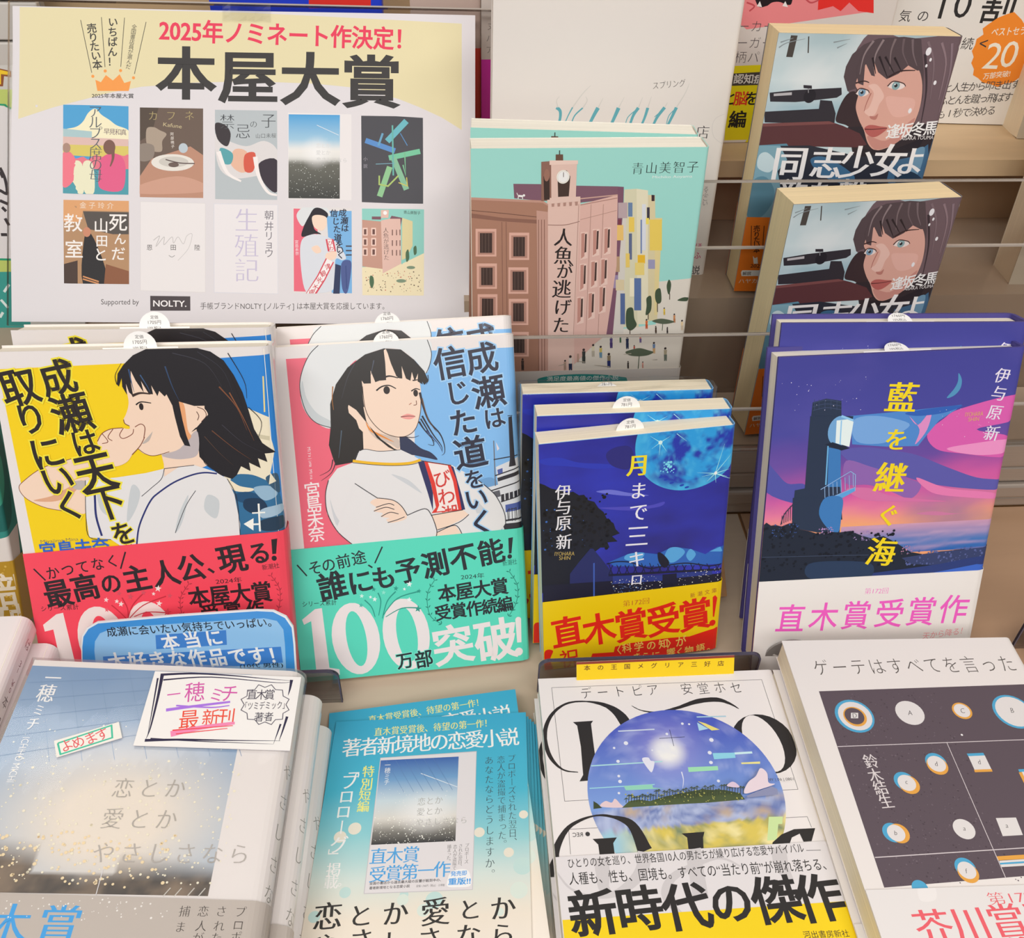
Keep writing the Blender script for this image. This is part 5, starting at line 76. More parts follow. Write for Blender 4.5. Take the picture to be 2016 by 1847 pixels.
'E1':[('G','moonsky',0,0,105,151,42,60),('D','moon',80,7.7,29.1),('L','#a8ecf8',0.6,0.08,0,[95.5,28.2,103.4,26.4]),('L','#a8ecf8',0.53,0.08,0,[95.5,28.2,102.4,31]),('L','#a8ecf8',0.6,0.08,0,[95.5,28.2,91.3,32.8]),('L','#a8ecf8',0.45,0.08,0,[95.5,28.2,96.3,34.2]),('L','#a8ecf8',0.52,0.07,0,[95.5,28.2,99,23.6]),('L','#a8ecf8',0.44,0.07,0,[95.5,28.2,104.6,15.8]),('L','#a8ecf8',0.37,0.07,0,[95.5,28.2,99.4,10.6]),('L','#a8ecf8',0.52,0.07,0,[95.5,28.2,85.3,26.6]),('L','#a8ecf8',0.45,0.07,0,[95.5,28.2,88.2,29.3]),('L','#a8ecf8',0.46,0.08,0,[95.5,28.2,106.9,33.9]),('L','#a8ecf8',0.43,0.07,0,[64.3,5.9,58.7,1.6]),('L','#a8ecf8',0.43,0.07,0,[64.3,5.9,69.5,2.8]),('L','#a8ecf8',0.51,0.07,0,[64.3,5.9,63.9,13.4]),('L','#a8ecf8',0.43,0.07,0,[64.3,5.9,67.9,11.6]),('L','#a8ecf8',0.36,0.07,0,[64.3,5.9,59.7,9.2]),('L','#a8ecf8',0.36,0.07,0,[72.9,1.7,78.6,6.8]),('E','#d0f4ff',64.3,5.9,1.09,1.2,0),('E','#eefcff',95.7,28,0.85,1.11,0),('X','#7cd8f4',65.2,18.1,72.4,25.1,26,0.3,0.9,97),('E','#1c3fae',65.6,27,1.26,0.63,10),('E','#1c3fae',68.4,28.9,1.26,0.63,10),('E','#1c3fae',71.6,31.3,1.27,0.63,10),('E','#1c3fae',77.3,33.5,1.27,0.64,10),('E','#1c3fae',80.2,35.1,1.28,0.64,10),('S','#6a70d0',[30.3,31.7,38.5,31.6,48.2,34.7,59.4,37.7,48.3,36.7,37.2,34.1]),('S','#2c3ab4',[0.3,9.1,10.2,8.7,20.8,12.9,34.2,15.3,43.7,17.9,30.2,17.8,15.4,14.6,3.5,12.4]),('S','#4a48b8',[31.8,42.2,44.3,43,59.6,44.1,68,42.7,65.3,45.6,48.5,45.9]),('S','#2a2a78',[35.5,9.4,40.1,6.2,47.5,6.3,50.3,12.6,47.8,19.9,41,18.3,36.9,14.8]),('P','#161a26',[-1.1,22.4,2.6,24.3,6.1,26.9,10.2,28.4,15.1,30.5,17.8,30.2,21.1,32.9,23.8,32.9,26.1,36.6,29.4,38,31.6,42.1,34.5,45.1,36.5,49.9,40.2,53,41.4,57.1,43.8,60.1,39.5,61.5,42.7,65.3,37,65.2,38.2,68.8,33.1,68.1,30.2,70.4,25.4,71.1,21.7,76.1,18.2,81.1,16.5,90.6,-1.5,95.1]),('X','#3a6ab8',1.3,38.3,23.9,65.8,26,0.25,0.7,11),('X','#0e1018',1.9,33.6,38.2,69.4,140,0.6,1.5,12),('P','#2c63b8',[37.9,78.6,42.5,76.9,48.6,74.6,57.9,74.9,65.8,76.9,71.9,74,78.2,74.1,84.6,75.9,93.6,80.7,100.4,76.5,105.2,76.6,106.1,89,66.2,85.3,41,81.8]),('S','#56a4dc',[71.9,74,78.2,74.1,81.5,78.1,75.5,83.8,69.9,81.2]),('S','#56a4dc',[84.6,75.9,88,79.9,85.1,84.2,82.4,80.1]),('S','#56a4dc',[48.6,74.6,57.9,74.9,55,80,47.1,78]),('S','#56a4dc',[95.8,79.1,102,76.7,103.8,80.2]),('P','#232a60',[15.9,83.5,20.9,76.3,27.4,68,28.9,68.2,34,76.2,40.3,86.4,40.5,95,15.8,91.4]),('P','#171a30',[0.6,89.3,105.9,95.6,106.4,102.4,30.3,102.6,0.4,101.1]),('P','#2a3a86',[40.4,88.3,68.8,91.8,77.5,91.6,98.4,92.6,98.6,95.5,77.7,95,69,95.7,40.5,94]),('L','#181c36',1.43,1.43,0,[38,87.5,104,92.5]),('L','#181c36',0.79,0.79,1,[36.7,79.6,42.5,78.8,50.3,80.3,58.3,84.7,63,86.3,70.1,85.4,81.9,85.2,90,87.2,96.5,89.1,103.7,88.8]),('L','#181c36',0.43,0.43,0,[37.9,79.7,40.3,87.2]),('L','#181c36',0.43,0.43,0,[40.2,80.8,38,87.2]),('L','#181c36',0.43,0.43,0,[42.5,81,45,87.6]),('L','#181c36',0.43,0.43,0,[44.9,81.4,42.7,87.7]),('L','#181c36',0.44,0.44,0,[47.2,81.7,49.7,88.1]),('L','#181c36',0.43,0.43,0,[49.6,82.1,47.4,88.2]),('L','#181c36',0.44,0.44,0,[51.9,81.8,54.5,88.6]),('L','#181c36',0.44,0.44,0,[54.3,82.7,52.1,88.6]),('L','#181c36',0.44,0.44,0,[56.6,81.8,59.2,89.1]),('L','#181c36',0.44,0.44,0,[59,83.4,56.8,89.1]),('L','#181c36',0.44,0.44,0,[61.3,82.3,64,89.5]),('L','#181c36',0.44,0.44,0,[63.7,84.1,61.6,89.6]),('L','#181c36',0.44,0.44,0,[66.1,83.4,68.7,90]),('L','#181c36',0.44,0.44,0,[68.5,84.7,66.4,90.1]),('L','#181c36',0.44,0.44,0,[70.9,84.8,73.5,90.5]),('L','#181c36',0.44,0.44,0,[73.3,85.4,71.1,90.5]),('L','#181c36',0.44,0.44,0,[75.6,85.7,78.3,91]),('L','#181c36',0.44,0.44,0,[78,86,75.9,91]),('L','#181c36',0.44,0.44,0,[80.4,85.9,83.1,91.5]),('L','#181c36',0.44,0.44,0,[82.8,86.7,80.7,91.5]),('L','#181c36',0.44,0.44,0,[85.2,85.8,87.9,91.9]),('L','#181c36',0.44,0.44,0,[87.6,87.4,85.5,92]),('L','#181c36',0.45,0.45,0,[89.9,86.2,92.8,92.4]),('L','#181c36',0.44,0.44,0,[92.5,88,90.4,92.5]),('L','#181c36',0.45,0.45,0,[94.8,87.2,97.6,92.9]),('L','#181c36',0.45,0.45,0,[97.3,88.7,95.2,93]),('L','#181c36',0.45,0.45,0,[99.7,88.6,102.5,93.4]),('L','#181c36',0.45,0.45,0,[102.2,89.4,100,93.4]),('P','#181c36',[69.2,91.4,77.5,91.6,77.9,98.4,69.5,98.1]),('S','#131628',[65.8,76,68.9,77.3,72.8,83.4,70.2,86.8,66.8,82.6]),('L','#3c5cb0',0.88,0.88,0,[29.5,77.9,29.7,101.1]),('X','#e8e8e0',38.8,91.4,69.3,103.9,70,0.15,0.45,21),('X','#e8e8e0',78.3,91.3,103.9,102.1,50,0.15,0.4,22),('X','#5a80c0',39.6,92.9,58.9,101.4,60,0.15,0.4,23),('C', '#f4d826', 'u', '月', 52.9, 18.2, 52.9, 18.2, 12.0, 13.4, -2),('C', '#e8e6ee', 't', 'ま', 53.4, 33.9, 53.4, 33.9, 9.8, 11.1, -3),('C', '#e8e6ee', 't', 'で', 53.8, 47.5, 53.8, 47.5, 10.6, 12.2, -3),('C', '#e8e6ee', 't', '三', 53.8, 63.1, 53.8, 63.1, 13.3, 15.5, -3),('C', '#e4e2e6', 't', '伊', 12.5, 29.9, 12.5, 29.9, 8.5, 9.7, -2),('C', '#e4e2e6', 't', '与', 12.6, 39.2, 12.6, 39.2, 8.6, 9.9, -2),('C', '#e4e2e6', 't', '原', 12.6, 49.2, 12.6, 49.2, 8.7, 10.1, -2),('C', '#e4e2e6', 't', '新', 12.7, 61.5, 12.7, 61.5, 8.8, 10.3, -2),('C', '#e8e6ee', 't', 'キ', 53.8, 78.5, 53.8, 78.5, 9.9, 11.6, -3),('C', '#e8e6ee', 't', 'ロ', 54.2, 92.6, 54.2, 92.6, 7.6, 9.1, -3),('F', '#d0b460', 's', 'IYOHARA', 7.4, 70.1, 18.4, 71.3, 2.54),('F', '#d0b460', 's', 'SHIN', 9.8, 73.2, 16.1, 73.8, 2.37)],
'E1band':[('F', '#b8442c', 's', '第172回', 46.6, 110.6, 62, 110.5, 4.33),('C', '#a8502c', 'm', '新', 87.7, 108.3, 87.7, 108.3, 3.0, 3.6, 6),('C', '#a8502c', 'm', '潮', 92, 107.8, 92, 107.8, 3.0, 3.6, 6),('C', '#a8502c', 'm', '文', 96.3, 107.2, 96.3, 107.2, 3.0, 3.6, 6),('C', '#a8502c', 'm', '庫', 100.5, 106.7, 100.5, 106.7, 3.0, 3.6, 6),('C', '#e0281c', 'x', '直', 14.1, 123.8, 14.1, 123.8, 18.6, 23.1, 6),('C', '#e0281c', 'x', '木', 32.8, 124.7, 32.8, 124.7, 19.2, 23.7, 6),('C', '#e0281c', 'x', '賞', 51.8, 124.6, 51.8, 124.6, 19.4, 23.8, 6),('C', '#e0281c', 'x', '受', 71, 123.7, 71, 123.7, 19.5, 23.8, 6),('C', '#e0281c', 'x', '賞', 90, 122.6, 90, 122.6, 19.7, 23.9, 6),('P','#e0281c',[99.9,111.3,101.3,110.1,102.7,112.2,101.8,126.1,101,125.9]),('E','#e0281c',101.1,130.5,1.87,2.28,0),('S','#e0281c',[0.5,136.9,5.5,136.7,3.8,143.1,5.3,151.7,0.8,152.6]),('P','#e0281c',[24.2,157,29,142.5,41.8,143.5,42.5,139.4,51.9,138.1,75.8,137.9,87.5,138.7,97.3,136.1,104.7,134.4,105.5,151,94.3,154.5,52.4,155.2,35.8,158.9]),('C', '#e0281c', 'b', '祝', 15.2, 144.1, 15.2, 144.1, 11.5, 14.6, 4),('C', '#ffd468', 'b', '〈', 43.4, 142.4, 43.4, 142.4, 5.8, 7.3, 5),('C', '#ffd468', 'b', '科', 49.7, 141.5, 49.7, 141.5, 5.9, 7.3, 5),('C', '#ffd468', 'b', '学', 56.9, 141.6, 56.9, 141.6, 5.9, 7.3, 5),('C', '#ffd468', 'b', 'の', 64.4, 141.8, 64.4, 141.8, 5.9, 7.3, 5),('C', '#ffd468', 'b', '知', 71.8, 141.7, 71.8, 141.7, 5.9, 7.3, 5),('C', '#ffd468', 'b', '〉', 76.8, 141.8, 76.8, 141.8, 5.9, 7.3, 5),('C', '#ffd468', 'b', 'が', 82.5, 141.5, 82.5, 141.5, 6.6, 8.2, 5),('C', '#ffd468', 'b', 'き', 56, 149.5, 56, 149.5, 5.4, 6.8, 5),('C', '#ffd468', 'b', 'ら', 61.4, 149.9, 61.4, 149.9, 5.4, 6.8, 5),('C', '#ffd468', 'b', 'に', 67.6, 150, 67.6, 150, 5.4, 6.8, 5),('C', '#ffd468', 'b', '響', 76.8, 149.2, 76.8, 149.2, 5.5, 6.8, 5),('C', '#ffd468', 'b', 'く', 82.4, 149.5, 82.4, 149.5, 5.5, 6.8, 5),('C', '#ffd468', 'b', '物', 88, 149.3, 88, 149.3, 5.5, 6.8, 5),('C', '#ffd468', 'b', '語', 95, 148.7, 95, 148.7, 5.5, 6.8, 5),('C', '#ffd468', 'b', '。', 101.6, 148.6, 101.6, 148.6, 5.5, 6.8, 5)],
'E2':[('G','sunset',0,0,131,191,52,76),('S','#4f52a4',[-1.6,58.6,3.7,63.3,10.9,70.7,20.9,72.1,22.1,83.8,-0.2,75.4]),('S','#5a58a8',[38.6,52.9,51.6,51.8,66.7,54.4,80.4,57.7,98.2,65.6,116.2,72.8,131.1,75.4,131.2,80.8,108.8,78.7,89.6,74.9,73.8,69.6,56.4,64.3,43.4,59.2]),('S','#8a62ac',[41.8,59.1,56.3,63.4,75.6,70.6,85.5,75.6,80.8,83.5,68.3,78.3,56,74,43.4,72.4]),('S','#e07ab0',[82.3,71,100.3,78.2,126.4,82.4,130.5,86.2,109.7,84.2,92.2,80.5]),('S','#d070a4',[43.8,76,56.3,75.8,68.7,81,84.2,83.7,101.6,86.4,76,85,55.5,83]),('S','#c878a0',[85.6,92.9,95.7,92.1,107.9,94.1,119.8,93.4,102.9,94.8,92.6,94.2]),('S','#d45cac',[84.4,45.8,92.1,37.6,101,32.2,131.8,26.1,131.9,39.6,111.3,44.5,130.5,49.8,131,61.2,105.3,58.1,90.7,54.7]),('S','#e690c4',[96.5,55,112.7,52.4,130.8,51.5,130.9,58.5,113.9,59.4]),('P','#4d86cc',[41.2,33.5,57.3,32.8,76.6,31.8,100.7,30.1,97.9,32.9,89.8,38.4,85.8,44.1,80.4,52.5,63.1,52,44,49.7]),('S','#74a4dc',[43.1,36.1,55.8,34.2,73.6,39.3,68.7,45,61.1,49.8,46.2,48.1]),('S','#d88cc4',[73,35,78.6,40.4,84.7,32.2,84,43.2,78.6,51.5,79.8,43]),('S','#2f5fb4',[71.8,32.9,100.7,30.3,91.6,34.2,77.1,35.2]),('S','#4f90bc',[96.1,12.5,98.5,16.3,98.4,21.2,95.7,24.8,91.9,25.9,95.1,21.1,96.5,17]),('P','#26344c',[20.1,32.6,20.1,25,27.2,23.3,35.4,24.9,36.4,33.7]),('P','#26344c',[19.6,32.6,42.8,33.7,41,52.2,37.7,52,43.4,94.1,22.2,92.9,20.8,74.3]),('L','#3a486a',0.33,0.33,1,[20.3,25.4,27.3,24.1,35.5,25.7]),('L','#3a486a',0.33,0.33,1,[20.5,27.5,27.5,26.2,35.7,27.8]),('L','#3a486a',0.33,0.33,1,[20.7,29.6,27.8,28.3,36,29.9]),('L','#3a486a',0.25,0.25,0,[20.9,23.4,21.5,29.2]),('L','#3a486a',0.25,0.25,0,[23.3,23.5,23.9,29.3]),('L','#3a486a',0.25,0.25,0,[26.5,23.7,27.1,29.5]),('L','#3a486a',0.25,0.25,0,[29.7,23.8,30.3,29.6]),('L','#3a486a',0.25,0.25,0,[32.9,24,33.5,29.8]),('P','#3a78b8',[31.4,50.8,38.1,52.5,42.9,94.1,34.9,93.7]),('P','#6ab0e0',[30.6,49.9,31.3,50,32.6,72.7,31.8,72.7]),('E','#6fa4d4',36.5,41.7,6.53,8.58,0),('P','#dff0fb',[34,35.7,41.6,35.2,43.2,36.9,42.6,51,34.8,48.4]),('L','#8cc4ec',0.68,0.68,0,[36.6,35.8,37.4,49.4]),('L','#8cc4ec',1.17,1.17,0,[36.3,33.3,43,36.1]),('P','#1a2438',[29.2,49,33.2,47.9,43,51.8,38.6,52.9]),('P','#26344c',[15.4,75,21.1,74.1,29.4,73.9,40.2,74.2,43.8,94.2,15.4,92.5]),('P','#5aa0dc',[32.7,81.7,48.6,75,48.9,77.2,41.9,81.3,42.9,94.1,34,93.6]),('L','#8cb0dc',0.35,0.35,0,[32.6,80.8,31.7,74]),('L','#8cb0dc',0.35,0.35,0,[34.8,79.9,33.9,73]),('L','#8cb0dc',0.35,0.35,0,[37,79.1,36,71.9]),('L','#8cb0dc',0.35,0.35,0,[39.1,78.2,38.1,70.9]),('L','#8cb0dc',0.35,0.35,0,[41.3,77.3,40.2,69.9]),('L','#8cb0dc',0.35,0.35,0,[43.4,76.5,42.3,68.8]),('L','#8cb0dc',0.35,0.35,0,[45.6,75.6,44.5,67.8]),('L','#8cb0dc',0.35,0.35,0,[47.7,74.7,46.6,66.8]),('L','#8cb0dc',0.43,0.43,0,[29.6,75.3,45,65.4,47.9,67.4,48.9,77.2]),('L','#8cb0dc',0.44,0.44,0,[32.7,81.7,48.6,75]),('X','#d8d4f0',2.4,11.9,47.3,30.4,26,0.12,0.28,31),('X','#e8e0f4',88.8,32.4,120.4,49.3,16,0.12,0.25,32),('G','sea',43.9,98.8,135.2,116.9,24,12),('P','#26344c',[14.7,79.4,42.3,80.9,42.9,90,43.1,102,30.6,101.3,15.9,97.7]),('S','#3a78b8',[32.6,80.4,42.1,80.9,42.9,91.9,42.5,101.5,37.3,100.3,30.3,90.2]),('L','#26344c',0.53,0.53,1,[9.4,95.4,10.9,89.1,15.4,83]),('L','#26344c',0.35,0.35,0,[10,95,9.7,89.8]),('L','#26344c',0.35,0.35,0,[11.1,94.5,10.7,88.4]),('L','#26344c',0.35,0.35,0,[12.2,94,11.7,87]),('L','#26344c',0.35,0.35,0,[13.3,93.6,12.8,85.6]),('L','#26344c',0.35,0.35,0,[14.5,93.1,13.8,84.2]),('L','#26344c',0.35,0.35,0,[15.6,92.6,14.9,82.8]),('P','#1c2536',[-1,95.8,1.3,93.6,4,95.6,6.5,95.3,9.9,96.4,14,94.8,17.3,94.5,20.2,98.8,25.4,100.1,30.7,102.2,35.7,101.1,43.4,102,49.3,101.4,55.6,104.6,61.9,106.9,68.6,105.8,73.2,108.5,78,111.6,85.6,116.8,92.8,118.6,102.3,117.8,111.7,116.9,122.1,116.6,135.1,115.9,139.4,139.5,-0.5,134.6]),('P','#34406a',[80.9,120.3,91.2,119,103.1,117.4,115.2,117.1,130.7,116.1,131.7,121.5,120,124.6,106.3,126.7,86.7,124.5]),('X','#56629a',82.9,115.7,130.8,126.2,90,0.3,0.8,41),('X','#b08ac0',31.2,98.5,39.3,102.7,30,0.2,0.55,42),('X','#a088bc',51.1,102,62,107.8,36,0.2,0.5,43),('X','#c088a8',79.8,112.6,87.5,117.8,26,0.2,0.5,44),('X','#3c5aa0',3.9,95.1,20.7,103.5,40,0.2,0.5,45),('X','#101624',1.1,101.4,77.1,123.9,150,0.5,1.2,46),('X','#101624',-0.3,94.9,20.7,103.5,30,0.4,1.0,47),('P','#2a3c78',[64.7,129,85.4,127.3,103.5,125.5,120.5,122.7,135.9,120.8,137.9,131.6,91.6,133.5,65.5,134.8]),('P','#3a66c8',[89.6,132.5,108.5,129.7,125.6,126.9,134.7,128.4,135.6,133.4,100.6,135.1]),('L','#3c4860',0.37,0.37,0,[0.5,115,37.3,116.2,61.5,117.2]),('S','#263a58',[27.5,120.9,46.4,120.1,64,123.1,61.7,132.6,30.2,130.7]),('C', '#f2d31c', 'u', '藍', 67.7, 24.5, 67.7, 24.5, 16.6, 17.2, -4),('C', '#f2d31c', 'u', 'を', 67.9, 48.1, 67.9, 48.1, 12.4, 13.1, -4),('C', '#f2d31c', 'u', '継', 67.9, 70.2, 67.9, 70.2, 17.2, 18.5, -4),('C', '#f2d31c', 'u', 'ぐ', 69.4, 92.9, 69.4, 92.9, 12.8, 14.0, -6),('C', '#f2d31c', 'u', '海', 68.6, 115.6, 68.6, 115.6, 16.5, 18.4, -6),('C', '#e2dcec', 't', '伊', 120.2, 15, 120.2, 15, 8.2, 8.4, -8),('C', '#e2dcec', 't', '与', 120.1, 24.7, 120.1, 24.7, 8.2, 8.5, -8),('C', '#e2dcec', 't', '原', 119.7, 35.2, 119.7, 35.2, 8.3, 8.7, -8),('C', '#e2dcec', 't', '新', 120.2, 47.1, 120.2, 47.1, 8.4, 8.8, -8),('F', '#d8b860', 's', 'IYOHARA', 103.6, 36.9, 113.3, 36.8, 2.42),('F', '#d8b860', 's', 'SHIN', 105.7, 39.7, 111.5, 39.6, 2.17)],
'E2band':[('F', '#ee5fc4', 's', '第172回', 62, 142.3, 75.7, 142.7, 3.81),('C', '#ee5fc4', 'b', '直', 20.5, 155.7, 20.5, 155.7, 16.8, 19.3, -3),('C', '#ee5fc4', 'b', '木', 39.9, 155.8, 39.9, 155.8, 16.9, 19.4, -3),('C', '#ee5fc4', 'b', '賞', 58.9, 156, 58.9, 156, 17.0, 19.4, -3),('C', '#ee5fc4', 'b', '受', 78.7, 156, 78.7, 156, 17.1, 19.5, -3),('C', '#ee5fc4', 'b', '賞', 97.5, 156, 97.5, 156, 17.2, 19.6, -3),('C', '#ee5fc4', 'b', '作', 116.7, 155.7, 116.7, 155.7, 17.2, 19.7, -3),('C', '#e89aa0', 'm', '天', 102.8, 173, 102.8, 173, 4.4, 5.1, -3),('C', '#e89aa0', 'm', 'か', 107.3, 172.6, 107.3, 172.6, 4.4, 5.1, -3),('C', '#e89aa0', 'm', 'ら', 111.7, 172.1, 111.7, 172.1, 4.4, 5.1, -3),('C', '#e89aa0', 'm', '降', 116.2, 171.7, 116.2, 171.7, 4.4, 5.1, -3),('C', '#e89aa0', 'm', 'る', 120.6, 171.3, 120.6, 171.3, 4.4, 5.1, -3),('C', '#e89aa0', 'm', '！', 125.1, 170.9, 125.1, 170.9, 4.4, 5.1, -3)],
